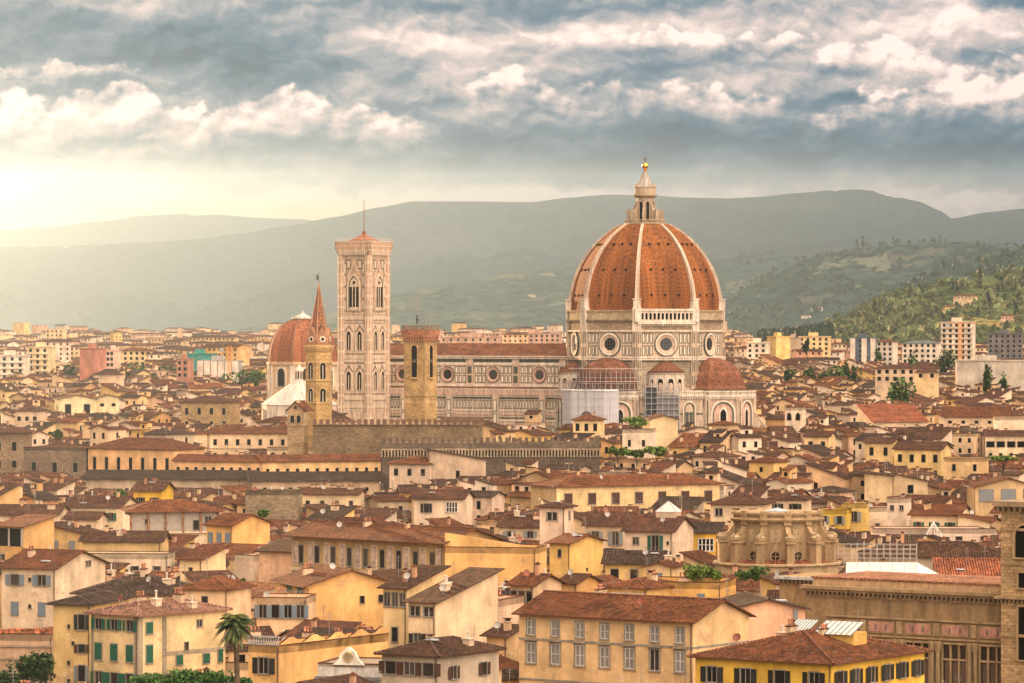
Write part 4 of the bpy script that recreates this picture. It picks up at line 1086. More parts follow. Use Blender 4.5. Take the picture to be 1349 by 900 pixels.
def campanile():
    D = 1427.0; TH = R(-31)
    e = empty('bell_tower', 'square bell tower faced in pink and white marble beside the cathedral', 'bell tower', (at(479.5, D), D, 0), TH)
    Wd = 12.4; h = Wd / 2
    PK = (0.50, 0.33, 0.22); WH = (0.68, 0.53, 0.39)
    b = MB()
    b.box(-h, h, -h, h, 0, 82.5, 'trim', WH, skip='td')
    for k in range(4):      # corner turrets
        sx, sy = ((-1, -1), (1, -1), (1, 1), (-1, 1))[k]
        b.lathe([(1.55, 0), (1.55, 82.5)], 8, 'trim', WH, rot=PI / 8, cx=sx * h * .93, cy=sy * h * .93)
        for z in range(20, 82, 4):
            for q in range(8):
                a = q * PI / 4; M = b.M; b.M = Matrix.Translation((sx * h * .93, sy * h * .93, 0)) @ wallM(a, 1.55 * math.cos(PI / 8)); b.box(-.32, .32, -.04, 0, z + .3, z + 3.5, 'trim', PK, skip='bd'); b.M = M
    for k in range(4):
        b.M = wallM(k * PI / 2, h)
        for z, t, o in ((59.3, 1.3, .5), (61.2, .5, .3), (44.0, .6, .3), (45.2, .3, .2), (30.2, .8, .35), (27.4, .5, .2), (82.0, .5, .3), (16, .6, .3)):
            b.box(-h, h, -o, 0, z, z + t, 'trim', WH)
        if k in (2, 3) : pass
        # lowest visible register
        panels(b, -h + 1.3, h - 1.3, 17.2, 27.0, 5, 1, m=MARP, c=WH)
        # middle registers: two twin windows each
        for z0 in (31.5, 46.0):
            b.box(-5.0, 5.0, -.10, 0, z0 + .8, z0 + 12.2, 'trim', MARG); b.box(-4.8, 4.8, -.14, -.10, z0 + 1.0, z0 + 12.0, 'trim', PK)
            for xc in (-2.35, 2.35):
                b.box(xc - 2.1, xc + 2.1, -.18, -.14, z0 + 1.3, z0 + 11.7, 'trim', WH)
                b.face([(xc - 2.0, -.2, z0 + 8.9), (xc + 2.0, -.2, z0 + 8.9), (xc, -.2, z0 + 11.6)], 'trim', MARG); b.face([(xc - 1.5, -.22, z0 + 8.95), (xc + 1.5, -.22, z0 + 8.95), (xc, -.22, z0 + 11.0)], 'trim', PK)
        b.box(-h + 1.2, h - 1.2, -.12, 0, 62.3, 81.4, 'trim', PK)
        for x0, x1 in ((-h + 1.4, -3.3), (3.3, h - 1.4)):
            for z in (62.6, 67.0, 71.4, 75.8): b.box(x0, x1, -.16, -.12, z, z + 4.0, 'trim', MARG); b.box(x0 + .2, x1 - .2, -.20, -.16, z + .3, z + 3.7, 'trim', WH)
        b.face([(-3.0, -.24, 74.4), (3.0, -.24, 74.4), (0, -.24, 81.0)], 'trim', WH)
        b.face([(-2.4, -.26, 74.6), (2.4, -.26, 74.6), (0, -.26, 79.8)], 'trim', PK)
        for sx in (-1, 1): b.box(sx * 2.4 - .9, sx * 2.4 + .9, -.22, -.12, 77.6, 81.0, 'trim', MARG); b.box(sx * 2.4 - .6, sx * 2.4 + .6, -.25, -.12, 78.0, 80.6, 'trim', WH)
    b.M = Matrix.Identity(4)
    b.build('shaft', e)
    for k in (0, 1, 3):
        for z0 in (31.5, 46.0):
            for xc in (-2.35, 2.35):
                w = MB(); w.M = wallM(k * PI / 2, h)
                w.ring(ptarch(xc, 1.25, z0 + 2.2, z0 + 9.9), ptarch(xc, .95, z0 + 2.4, z0 + 9.3), -.5, 0, 'trim', WH)
                w.box(xc - .12, xc + .12, -.42, -.2, z0 + 2.4, z0 + 7.8, 'trim', WH); o = w.build('window', e)
                g = MB(); g.M = w.M; opening(g, ptarch(xc, .95, z0 + 2.4, z0 + 9.3), y=-.23); g.build('opening', o)
        w = MB(); w.M = wallM(k * PI / 2, h)
        w.ring(ptarch(0, 2.9, 62.4, 76.0), ptarch(0, 2.3, 62.6, 75.2), -.7, 0, 'trim', WH); w.ring(ptarch(0, 2.3, 62.6, 75.2), ptarch(0, 2.0, 62.8, 74.7), -.5, 0, 'trim', MARG)
        w.box(-2.0, 2.0, -.45, 0, 62.6, 63.8, 'trim', WH)
        for x in (-.66, .66): w.box(x - .16, x + .16, -.45, -.28, 63, 71.6, 'trim', WH)
        w.ring(ptarch(0, 2.0, 71.2, 74.7), circle(0, 72.6, .7, 16), -.4, -.28, 'trim', WH); o = w.build('window', e)
        g = MB(); g.M = w.M; opening(g, ptarch(0, 2.0, 62.8, 74.7), y=-.29); g.build('opening', o)
    c = MB()
    for z0, z1, r0, r1 in ((82.5, 84.2, h + .3, h + 1.25), (84.2, 84.7, h + 1.25, h + 1.35)):
        for k in range(4):
            c.M = Matrix.Rotation(k * PI / 2, 4, 'Z'); c.face([(-r0, -r0, z0), (r0, -r0, z0), (r1, -r1, z1), (-r1, -r1, z1)], 'trim', WH)
    for k in range(4):
        c.M = Matrix.Rotation(k * PI / 2, 4, 'Z')
        for i in range(16): x = -h + 2 * h * (i + .5) / 16; c.box(x - .22, x + .22, -h - 1.25, -h - .2, 82.6, 84.2, 'trim', WH); c.box(x - .2 + .4, x + .2 + .4, -h - .95, -h - .3, 82.8, 83.9, 'dark')
        c.box(-h - 1.35, h + 1.35, -h - 1.35, -h - .9, 84.7, 87.6, 'trim', PK, skip='d'); c.box(-h - 1.4, h + 1.4, -h - 1.42, -h - .8, 87.4, 87.7, 'trim', WH); c.box(-h - 1.4, h + 1.4, -h - 1.42, -h - .9, 85.8, 86.05, 'trim', WH)
        for i in range(17): x = -h - 1.2 + (2 * h + 2.4) * i / 16; c.tube((x, -h - 1.1, 87.6), (x, -h - 1.1, 88.7), .035, 'paint', (0.6, 0.55, 0.5), 4)
        c.tube((-h - 1.2, -h - 1.1, 88.7), (h + 1.2, -h - 1.1, 88.7), .05, 'paint', (0.6, 0.55, 0.5), 4)
    c.M = Matrix.Identity(4); c.face([(-h - 1, -h - 1, 86.0), (h + 1, -h - 1, 86.0), (h + 1, h + 1, 86.0), (-h - 1, h + 1, 86.0)], 'trim', WH)
    c.build('cornice', e)
    r = MB(); r.lathe([(h * 1.38, 86.6), (.7, 90.2), (.7, 91.2), (.3, 91.4), (0, 92)], 4, 'tile', (0.38, 0.15, 0.08), rot=PI / 4); r.build('roof', e)
    m = MB(); m.tube((0, 0, 90), (0, 0, 103), .2, 'paint', (0.25, 0.12, 0.09), 6, .09); m.build('mast', e)
    FOOT.append((at(479.5, D), D, TH, 9, 9)); VIS.append((444, 514, 545, D - 10))
campanile()

def crenels(b, x0, x1, y0, y1, z, n, hh, mcol, m='stone', frac=.55):
    sp = (x1 - x0) / n
    for i in range(n): b.box(x0 + sp * i + sp * (1 - frac) / 2, x0 + sp * (i + 1) - sp * (1 - frac) / 2, y0, y1, z, z + hh, m, mcol, skip='d')
def stone_tower():
    D = 1195.0; TH = R(-29); e = empty('stone_tower', 'brown stone tower with brick battlements and two tall arched openings', 'tower', (at(554, D), D, 0), TH)
    h = 3.65; ST = (0.44, 0.29, 0.13); BR = (0.40, 0.18, 0.10)
    b = MB(); b.box(-h, h, -h, h, 0, 53.2, 'stone', ST, skip='d')
    for k in range(4):
        b.M = wallM(k * PI / 2, h)
        b.box(-h, h, -.12, 0, 35.2, 35.6, 'stone', (0.3, 0.2, 0.1)) if k < 2 else None
    b.M = Matrix.Identity(4); b.build('shaft', e)
    for k in (0, 1):
        w = MB(); w.M = wallM(k * PI / 2, h); w.ring(rdarch(0, 1.25, 41, 51.2), rdarch(0, .98, 41.2, 50.9), -.18, 0, 'stone', (0.5, 0.34, 0.16)); w.box(-1.3, 1.3, -.4, 0, 40.6, 41.0, 'stone', ST); o = w.build('arched_opening', e)
        g = MB(); g.M = w.M; opening(g, rdarch(0, .98, 41.2, 50.9), y=-.05); g.box(-.6, .6, -.16, -.06, 45.6, 46.6, 'paint', (0.1, 0.08, 0.06)); g.build('opening', o)
    c = MB()
    for k in range(4):
        c.M = wallM(k * PI / 2, h)
        corbels(c, -h - .3, h + .3, 53.6, 9, .62, 1.5, .36, BR, 'stone'); c.box(-h - .6, h + .6, -.62, .2, 53.5, 55.6, 'stone', BR, skip='b'); crenels(c, -h - .6, h + .6, -.62, -.2, 55.6, 5, 1.35, (0.34, 0.20, 0.13), frac=.62)
        for i in range(5): x = -h - .6 + (2 * h + 1.2) * (i + .5) / 5; c.box(x - .45, x + .45, -.66, -.62, 55.8, 56.8, 'stone', (0.22, 0.28, 0.22))
    c.M = Matrix.Identity(4); c.face([(-h, -h, 54.2), (h, -h, 54.2), (h, h, 54.2), (-h, h, 54.2)], 'stone', BR); c.build('battlements', e)
    m = MB(); m.tube((-h + .5, h - .5, 54), (-h + .5, h - .5, 65.8), .12, 'paint', (0.12, 0.1, 0.1), 5, .07); m.build('flagpole', e)
    m = MB(); m.tube((-1.2, 0, 54), (-1.2, 0, 57.4), .06, 'paint', (0.1, 0.1, 0.1), 5); m.lathe([(0, 57.2), (.35, 57.6), (.3, 58.3), (.5, 58.9), (.2, 59.6), (.3, 60), (0, 60.3)], 7, 'paint', (0.08, 0.08, 0.07), cx=-1.2); m.box(-1.2, -.6, -.08, .08, 58.2, 58.6, 'paint', (0.08, 0.08, 0.07)); m.build('weathervane', e)
    for x, z in ((1.4, 59.6), (2.9, 61)): m = MB(); m.tube((x, 1, 54), (x, 1, z), .05, 'paint', (0.4, 0.36, 0.3), 4); m.build('antenna', e)
    FOOT.append((at(554, D), D, TH, 6, 6)); VIS.append((529, 579, 551, D - 5))
stone_tower()

def spire():
    D = 1240.0; s = FPX / D; e = empty('spired_bell_tower', 'slender ochre bell tower with a tall red brick spire', 'bell tower', (at(420, D), D, 0), R(-8))
    ST = (0.50, 0.33, 0.14); BR = (0.36, 0.15, 0.075); r = 4.35
    z = lambda y: CAMZ - (y - HZ) / s
    b = MB(); b.lathe([(r, 0), (r, z(457))], 6, 'stone', ST, rot=0); b.build('shaft', e)
    c = MB()
    for zz, o in ((z(501), .3), (z(531), .3), (z(477), .2)): c.lathe([(r + .05, zz - .3), (r + o, zz - .2), (r + o, zz + .2), (r, zz + .3)], 6, 'stone', (0.55, 0.38, 0.18))
    c.lathe([(r + .1, z(463)), (r + .7, z(459)), (r + .7, z(455)), (r * .9, z(454.5))], 6, 'stone', ST)
    for k in range(6):
        c.M = wallM(PI / 6 + k * PI / 3, r * math.cos(PI / 6)); corbels(c, -2, 2, z(459), 7, .5, 1.1, .3, ST, 'stone')
    c.M = Matrix.Identity(4); c.build('cornice', e)
    for k in (5, 0, 1, 4, 2):
        for (ya, yb_) in ((478, 499), (512, 529)):
            w = MB(); w.M = wallM(PI / 6 + k * PI / 3 - PI / 3, r * math.cos(PI / 6))
            w.ring(rdarch(0, 1.2, z(yb_) - .2, z(ya) + .3), rdarch(0, .92, z(yb_), z(ya)), -.22, 0, 'stone', (0.56, 0.42, 0.24)); w.box(-.1, .1, -.2, -.06, z(yb_), z(ya) - .8, 'trim', MARW); o = w.build('window', e)
            g = MB(); g.M = w.M; opening(g, rdarch(0, .92, z(yb_), z(ya)), y=-.05); g.build('opening', o)
    p = MB(); p.lathe([(r * .80, z(454.5)), (r * .78, z(450)), (.12, z(373))], 6, 'tile', BR); 
    for k in range(6):
        a = k * PI / 3; p.tube((r * .8 * math.sin(a), -r * .8 * math.cos(a), z(450)), (.12 * math.sin(a), -.12 * math.cos(a), z(373)), .22, 'trim', (0.5, 0.3, 0.2), 4, .08)
    p.build('spire', e)
    for k in range(6):
        w = MB(); w.M = wallM(PI / 6 + k * PI / 3, r * math.cos(PI / 6) * .92)
        w.prism([(-1.9, z(455)), (1.9, z(455)), (1.9, z(447)), (0, z(431)), (-1.9, z(447))], -.1, 1.2, 'stone', (0.42, 0.22, 0.12)); w.ring(circle(0, z(447), .95, 14), circle(0, z(447), .55, 14), -.3, -.1, 'trim', MARW)
        w.face([(x, -.13, zz) for x, zz in circle(0, z(447), .56, 14)], 'dark'); w.build('gablet', e)
    f = MB(); f.tube((0, 0, z(374)), (0, 0, z(359)), .08, 'paint', (0.1, 0.08, 0.06), 5); f.lathe([(0, z(369)), (.45, z(367.5)), (.35, z(364)), (.2, z(363)), (.28, z(362)), (0, z(361))], 7, 'paint', (0.09, 0.07, 0.05), cx=-.5); f.build('finial', e)
    FOOT.append((at(420, D), D, 0, 7, 7)); VIS.append((402, 440, 552, D - 5))
spire()

def bell_gable():
    D = 1150.0; s = FPX / D; z = lambda y: CAMZ - (y - HZ) / s
    e = empty('bell_gable', 'small open stone belfry with a gable roof in front of the ochre spire', 'belfry', (at(392, D), D, 0), R(-25))
    ST = (0.42, 0.30, 0.17); w = 2.7
    b = MB(); b.box(-w, w, -1.2, 1.2, 0, z(541), 'stone', ST, skip='d'); b.box(-w - .25, w + .25, -1.4, 1.4, z(561), z(559), 'stone', ST)
    b.prism([(-w, z(541)), (w, z(541)), (0, z(528))], -1.2, 1.2, 'stone', ST); b.build('wall', e)
    for x in (-1.05, 1.05):
        q = MB(); q.M = Matrix.Translation((0, -1.2, 0)); q.ring(rdarch(x, .85, z(557.5), z(546)), rdarch(x, .65, z(557), z(547)), -.15, 0, 'stone', (0.5, 0.38, 0.24)); o = q.build('arched_opening', e)
        g = MB(); g.M = q.M; opening(g, rdarch(x, .65, z(557), z(547))); g.build('opening', o)
    g = MB(); g.M = Matrix.Translation((0, -1.2, 0)); g.ring(circle(0, z(537), .75, 14), circle(0, z(537), .5, 14), -.12, 0, 'stone', ST); g.face([(x, -.02, zz) for x, zz in circle(0, z(537), .5, 14)], 'dark'); g.build('oculus', e)
    r = MB(); wd = MB(); roof_geo(r, wd, 'gy', -w, w, -1.2, 4, z(541) + .2, 42, RPAL['red'], ST, oh=.5); r.build('roof', e)
    FOOT.append((at(392, D), D, 0, 4, 5)); VIS.append((378, 408, 575, D - 5))
bell_gable()

def chapel_dome():
    D = 1760.0; s = FPX / D; z = lambda y: CAMZ - (y - HZ) / s
    e = empty('domed_chapel', 'red tiled octagonal dome on an ochre drum behind the spired tower', 'chapel', (at(399, D), D, 0), R(-36))
    r = 47 / s * 1.02
    b = MB(); b.lathe([(r, 0), (r, z(483)), (r + .6, z(481)), (r + .8, z(479)), (r + .8, z(477)), (r - .6, z(476.5))], 8, 'trim', (0.62, 0.44, 0.26), rot=PI / 8)
    for k in range(8):
        b.M = Matrix.Rotation(k * PI / 4 + PI / 8, 4, 'Z'); b.box(-1.1, 1.1, -r - .25, -r + 1, 0, z(480), 'trim', MARW); b.M = Matrix.Identity(4)
    b.build('drum', e)
    for k in (7, 0, 1, 2):
        w = MB(); w.M = wallM(k * PI / 4, r * math.cos(PI / 8)); w.ring(rdarch(0, 3.1, z(510), z(482)), rdarch(0, 2.2, z(509), z(485)), -.5, 0, 'trim', MARW); o = w.build('window', e)
        g = MB(); g.M = w.M; g.face([(x, -.05, zz) for x, zz in rdarch(0, 2.2, z(509), z(485))], 'glass'); g.build('pane', o)
    d = MB(); za, zb = z(477), z(421); n = 14; pr = []
    for i in range(n + 1):
        k = i / n; pr.append((r * math.cos(k * R(77)) ** .86, za + (zb - za) * math.sin(k * R(77)) / math.sin(R(77))))
    d.lathe(pr, 8, 'dometile', (0.33, 0.115, 0.05), rot=PI / 8); d.build('dome', e)
    for k in range(8):
        q = MB(); q.M = Matrix.Rotation(k * PI / 4 + PI / 8, 4, 'Z')
        for (ra, a), (rb_, b2) in zip(pr[:-1], pr[1:]): q.tube((0, -ra, a), (0, -rb_, b2), .35, 'tile', (0.38, 0.18, 0.10), 5)
        q.build('rib', e)
    l = MB(); t = pr[-1][0]; l.lathe([(t, zb - .1), (t + .8, zb + .3), (t + .8, zb + 1), (t * .9, zb + 1), (.6, z(413)), (.5, z(410)), (0, z(409.5))], 8, 'trim', (0.6, 0.56, 0.48), rot=PI / 8); l.tube((0, 0, z(411)), (0, 0, z(397)), .1, 'paint', (0.4, 0.35, 0.3), 4); l.build('lantern', e)
    FOOT.append((at(399, D), D, 0, 18, 18)); VIS.append((350, 448, 512, D - 20))
    # white pyramid of the baptistery
    D = 1500.0; s = FPX / D; z2 = lambda y: CAMZ - (y - HZ) / s
    e = empty('baptistery', 'white eight sided pyramid roof with a small lantern beside the marble tower', 'baptistery', (at(394, D), D, 0), R(-31))
    r = 14.6
    b = MB(); b.lathe([(r, 0), (r, z2(533))], 8, 'trim', MARW, rot=PI / 8); b.build('wall', e)
    b = MB(); b.lathe([(r + .4, z2(533)), (1.7, z2(501))], 8, 'trim', (0.60, 0.55, 0.48), rot=PI / 8)
    for k in range(8): a = k * PI / 4 + PI / 8; b.tube(((r + .4) * math.sin(a), -(r + .4) * math.cos(a), z2(533)), (1.7 * math.sin(a), -1.7 * math.cos(a), z2(501)), .16, 'trim', (0.7, 0.62, 0.55), 4)
    b.build('roof', e)
    b = MB(); b.lathe([(1.7, z2(502)), (1.5, z2(500)), (1.5, z2(489)), (1.9, z2(488.5)), (1.8, z2(487.5)), (.1, z2(480))], 8, 'trim', MARW)
    for k in range(8): M = b.M; b.M = wallM(k * PI / 4 + PI / 8, 1.5 * .924); b.box(-.3, .3, -.03, 0, z2(499), z2(490), 'dark'); b.M = M
    b.lathe([(.3 * math.sin(PI * i / 6), z2(479) - .3 * math.cos(PI * i / 6)) for i in range(7)], 8, 'gold'); b.build('lantern', e)
    FOOT.append((at(394, D), D, 0, 16, 16)); VIS.append((352, 446, 532, D - 20))
chapel_dome()

def battlement_wall(label, x0, x1, ye, h, yaw, depth, n, arches, yb, col=(0.30, 0.22, 0.14), top=(0.28, 0.15, 0.10)):
    C, W, a, sg = place(x0, x1, ye, h, yaw); hx = W / 2
    ox = -sg * hx; oy = -depth / 2
    cx = C[0] - (ox * math.cos(a) - oy * math.sin(a)); cyy = C[1] - (ox * math.sin(a) + oy * math.cos(a))
    e = empty('battlemented_palace', label, 'palace', (cx, cyy, 0), a)
    b = MB(); b.box(-hx, hx, -depth / 2, depth / 2, 0, h - 1.4, 'stone', col, skip='d'); b.build('wall', e)
    c = MB(); y0 = -depth / 2
    c.box(-hx - .4, hx + .4, y0 - .5, y0 + .5, h - 3.0 if arches else h - 1.6, h - 1.4, 'stone', col)
    c.box(hx - .5, hx + .4, y0 + .5, depth / 2, h - 2, h - 1.3, 'stone', col)
    crenels(c, -hx - .3, hx + .3, y0 - .45, y0 + .3, h - 1.4, n, 1.5, top, frac=.58)
    m = max(3, int(depth / (2 * hx / n))); sp = depth / m
    for i in range(m): c.box(hx - .4, hx + .4, y0 + sp * i + .5, y0 + sp * (i + 1) - .5, h - 1.3, h + .1, 'stone', top); c.box(-hx - .3, hx + .3, 0, 0.01, 0, 0.01, 'stone')
    if arches:
        k = n * 2; sp = 2 * hx / k; zt = h - 3.0
        for i in range(k + 1): x = -hx + sp * i; c.box(x - .22, x + .22, y0 - .48, y0, zt - 2.4, zt - .1, 'stone', (0.38, 0.29, 0.19)); 
        c.box(-hx, hx, y0 - .04, y0, zt - 2.0, zt - .2, 'dark'); c.box(-hx, hx, y0 - .5, y0, zt - .4, zt, 'stone', (0.36, 0.27, 0.18))
    c.build('battlements', e)
    FOOT.append((cx, cyy, a, hx, depth / 2)); VIS.append((x0, x1, yb, C[1]))
    HOUSES.append(dict(obj=e, phrase='the battlemented wall', px=(x0 + x1) / 2, py=ye, D=C[1], hero=True))
battlement_wall('long rough stone wall topped with red brick battlements below the marble bell tower', 412, 627, 553, 29.5, -4, 26, 26, False, 582, (0.22, 0.155, 0.09), (0.20, 0.11, 0.075))
battlement_wall('lower dark stone wall with battlements over a row of small arches', 503, 790, 577, 25.5, 3, 16, 34, True, 604, (0.14, 0.105, 0.075), (0.16, 0.11, 0.08))

def baroque_church():
    D = 640.0; s = FPX / D; z = lambda y: CAMZ - (y - HZ) / s
    e = empty('baroque_church', 'brown stone church apse with scroll buttresses and round windows', 'church', (at(1024, D + 9), D + 9, 0), R(-6))
    ST = (0.36, 0.245, 0.13); r = 7.3; m = 14
    b = MB(); b.lathe([(r, 0), (r, z(690)), (r + .5, z(689)), (r + .7, z(686)), (r + .2, z(684)), (r + .1, z(681)), (r + .45, z(680)), (r + .45, z(677)), (0.1, z(677))], 12, 'trim', ST, rot=PI / 12)
    b.build('apse_wall', e)
    q = MB(); q.lathe([(10.4, 0), (10.4, z(747)), (10.9, z(746)), (10.9, z(744)), (10.2, z(743))], 12, 'trim', (0.42, 0.30, 0.17), rot=PI / 12); q.lathe([(10.3, z(744.5)), (r, z(739))], 12, 'tile', RPAL['bright'], rot=PI / 12); q.build('ambulatory', e)
    for k in range(12):
        a = k * PI / 6
        if math.cos(a) < -.3: continue
        p = MB(); p.M = Matrix.Rotation(a + PI / 12, 4, 'Z')
        p.box(-.6, .6, -9.9, -8.3, z(744), z(717), 'trim', ST); p.box(-.85, .85, -10.2, -8.0, z(717), z(714), 'trim', ST); p.box(-.35, .35, -8.3, -r + .2, z(744), z(722), 'trim', ST)
        sc_ = [(-9.9, z(714)), (-8.6, z(714)), (-r + .1, z(717)), (-r + .1, z(693)), (-7.8, z(697)), (-8.2, z(702)), (-8.8, z(704.5)), (-9.6, z(704.5)), (-10.1, z(708))]
        p.face([(-.4, y, zz) for y, zz in sc_][::-1], 'trim', ST); p.face([(.4, y, zz) for y, zz in sc_], 'trim', ST)
        for i in range(len(sc_)):
            (ya, za), (yb_, zb) = sc_[i], sc_[(i + 1) % len(sc_)]; p.face([(-.4, ya, za), (-.4, yb_, zb), (.4, yb_, zb), (.4, ya, za)], 'trim', ST)
        p.lathe([(0, z(714)), (.8, z(713)), (.9, z(709)), (.5, z(706)), (0, z(705))], 8, 'trim', (0.40, 0.29, 0.17), cy=-9.3)
        p.build('scroll_buttress', e)
        w = MB(); w.M = wallM(a, r * math.cos(PI / 12)); zc = z(734)
        w.ring(circle(0, zc, 1.0, 18), circle(0, zc, .72, 18), -.3, 0, 'trim', (0.36, 0.26, 0.15)); o = w.build('round_window', e)
        g = MB(); g.M = w.M; g.face([(x, -.04, zz) for x, zz in circle(0, zc, .73, 18)], 'glass'); g.box(-.06, .06, -.1, -.05, zc - .7, zc + .7, 'trim', ST); g.box(-.7, .7, -.1, -.05, zc - .06, zc + .06, 'trim', ST); g.build('pane', o)
        w = MB(); w.M = wallM(a, r * math.cos(PI / 12)); w.box(-.9, .9, -.12, 0, z(716), z(699), 'trim', (0.42, 0.30, 0.17))
        for i in range(3):
            for j in range(5):
                if (i, j) != (1, 2): x = -.6 + .6 * i; zz = z(714) + (z(701) - z(714)) * j / 4; w.box(x - .1, x + .1, -.2, -.12, zz - .1, zz + .1, 'trim', (0.3, 0.2, 0.11))
        w.build('panel', e)
        w = MB(); w.M = Matrix.Rotation(a + PI / 12, 4, 'Z'); w.box(-.6, .6, -r - .3, -r + .3, z(693), z(677) + .3, 'trim', ST); w.build('pilaster', e)
    l = MB(); l.lathe([(2.0, z(677) - .05), (2.0, z(676)), (0, z(672))], 8, 'paint', (0.42, 0.46, 0.5)); l.build('skylight', e)
    FOOT.append((at(1024, D + 9), D + 9, 0, 11, 11)); VIS.append((945, 1105, 748, D - 5))
    HOUSES.append(dict(obj=e, phrase='the baroque church', px=1024, py=680, D=D, hero=True))
baroque_church()

def library():
    x0, x1, ye, h, yaw = 1062, 1327, 782, 21.0, -36
    C, W, a, sg = place(x0, x1, ye, h, yaw); hx = W / 2; depth = 15.0
    cx = C[0] - (hx * math.cos(a) + depth / 2 * math.sin(a)); cyy = C[1] - (hx * math.sin(a) - depth / 2 * math.cos(a))
    e = empty('library', 'long brown stone library with tall mullioned windows between paired columns', 'library', (cx, cyy, 0), a)
    ST = (0.29, 0.195, 0.10); S2 = (0.36, 0.25, 0.135); f = -depth / 2
    b = MB(); b.box(-hx, hx + 3, f, depth / 2, 0, h - .8, 'trim', ST, skip='d')
    b.box(-hx - 8, -hx, f + 6, depth / 2, 0, h + .6, 'trim', (0.36, 0.23, 0.11), skip='d'); b.build('wall', e)
    c = MB(); c.box(-hx - .4, hx + 3, f - .9, f + .3, h - .45, h, 'trim', S2); c.box(-hx - .2, hx + 3, f - .6, f, h - .8, h - .45, 'trim', ST)
    corbels_m = MB.box
    n = 44
    for i in range(n): x = -hx + 2 * hx * (i + .5) / n; c.box(x - .14, x + .14, f - .65, f, h - 1.2, h - .8, 'trim', (0.2, 0.14, 0.08))
    c.box(-hx, hx + 3, f - .15, f, h - 1.5, h - 1.2, 'trim', S2)
    c.box(-hx - 8.4, -hx + .1, f + 5.2, f + 6.2, h + .2, h + .6, 'trim', (0.5, 0.48, 0.44)); 
    for i in range(12): x = -hx - 8 + 8 * (i + .5) / 12; c.box(x - .16, x + .16, f + 5.4, f + 6, h - .3, h + .2, 'trim', (0.2, 0.14, 0.08))
    c.build('cornice', e)
    t = MB(); t.box(-hx + .6, hx + 3, f + .8, depth / 2, h - .8, h + .9, 'trim', (0.55, 0.36, 0.20), skip='d'); t.box(-hx + .4, hx + 3.2, f + .6, depth / 2 + .2, h + .9, h + 1.1, 'tile', (0.36, 0.16, 0.09)); t.build('terrace', e)
    # panel band
    p = MB(); zb = h - 6.0; p.box(-hx + 3.2, hx + 3, f - .35, f, zb + 1.9, zb + 2.15, 'trim', S2); p.box(-hx + 3.2, hx + 3, f - .35, f, zb - .5, zb - .25, 'trim', S2)
    nb = 5; sp = (2 * hx - 3.2) / nb * 1.02; xs = [-hx + 3.4 + sp * (i + .5) for i in range(nb)]
    for x in xs:
        p.box(x - sp * .36, x + sp * .36, f - .2, f, zb, zb + 1.6, 'trim', S2); p.box(x - sp * .33, x + sp * .33, f - .25, f - .2, zb + .2, zb + 1.4, 'trim', (0.46, 0.24, 0.18)); p.box(x + sp * .42, x + sp * .58, f - .3, f, zb, zb + 1.7, 'trim', S2)
        for q in (-.14, .14): p.box(x + q * sp - .12, x + q * sp + .12, f - .3, f - .25, zb + .4, zb + 1.2, 'trim', (0.16, 0.14, 0.12))
    p.build('panel_band', e)
    for x in xs:
        z0, z1 = h - 12.6, h - 7.0; wv = sp * .31
        w = MB(); w.box(x - wv - .2, x - wv, f - .4, f, z0, z1, 'trim', S2); w.box(x + wv, x + wv + .2, f - .4, f, z0, z1, 'trim', S2); w.box(x - wv - .2, x + wv + .2, f - .45, f, z1, z1 + .25, 'trim', S2); w.box(x - wv - .3, x + wv + .3, f - .6, f, z0 - .3, z0, 'trim', S2)
        for q in (-.36, .36): w.box(x + q * wv * 1.0 - .13, x + q * wv + .13, f - .3, f, z0, z1, 'trim', S2)
        w.box(x - wv, x + wv, f - .32, f, z0 + 3.5, z0 + 3.75, 'trim', S2); o = w.build('window', e)
        g = MB(); g.box(x - wv, x + wv, f - .03, f + .05, z0, z1, 'glass'); 
        for q in (-.68, 0, .68): g.box(x + q * wv - .4 * wv * .5, x + q * wv + .4 * wv * .5, f - .1, f - .03, z0 + .1, z0 + 3.4, 'paint', (0.11, 0.07, 0.05))
        g.build('pane', o)
    for i in range(nb + 1):
        for d in (-.42, .42):
            x = (xs[0] - sp / 2 + sp * i) + d
            k = MB(); k.lathe([(.34, h - 12.9), (.42, h - 12.6), (.33, h - 12.4), (.29, h - 8.1), (.36, h - 7.8), (.45, h - 7.2), (.5, h - 6.9), (.5, h - 6.6)], 12, 'trim', S2, cx=x, cy=f - .5); k.build('column', e)
        x = (xs[0] - sp / 2 + sp * i); k = MB(); k.prism(circle(x, h - 14.2, .55, 18), f - .35, f, 'trim', (0.72, 0.66, 0.56)); k.ring(circle(x, h - 14.2, .72, 18), circle(x, h - 14.2, .55, 18), f - .45, f, 'trim', ST); k.build('medallion', e)
    k = MB(); k.box(-hx, hx + 3, f - .7, f, h - 13.3, h - 12.95, 'trim', S2); k.box(-hx, hx + 3, f - .5, f, h - 15.6, h - 15.2, 'trim', S2); k.build('ledge', e)
    FOOT.append((cx, cyy, a, hx + 8, depth / 2)); VIS.append((1010, 1349, 905, C[1] - 2))
    HOUSES.append(dict(obj=e, phrase='the library', px=1200, py=782, D=C[1], hero=True))
    # square tower at its end
    Dt = C[1] - 6; s = FPX / Dt; z = lambda y: CAMZ - (y - HZ) / s
    e = empty('library_tower', 'square brown stone tower with an arched belfry rising over the library roof', 'tower', (at(1323, Dt) + 4.9, Dt + 3.0, 0), a)
    w = 3.6
    b = MB(); b.box(-w, w, -w, w, 0, z(671), 'stone', (0.42, 0.29, 0.15), skip='d')
    for yy in (790, 840, 700, 745): b.box(-w - .15, w + .15, -w - .15, w + .15, z(yy), z(yy) + .35, 'trim', S2)
    b.box(-w - .7, w + .7, -w - .7, w + .7, z(790), z(787), 'trim', S2)
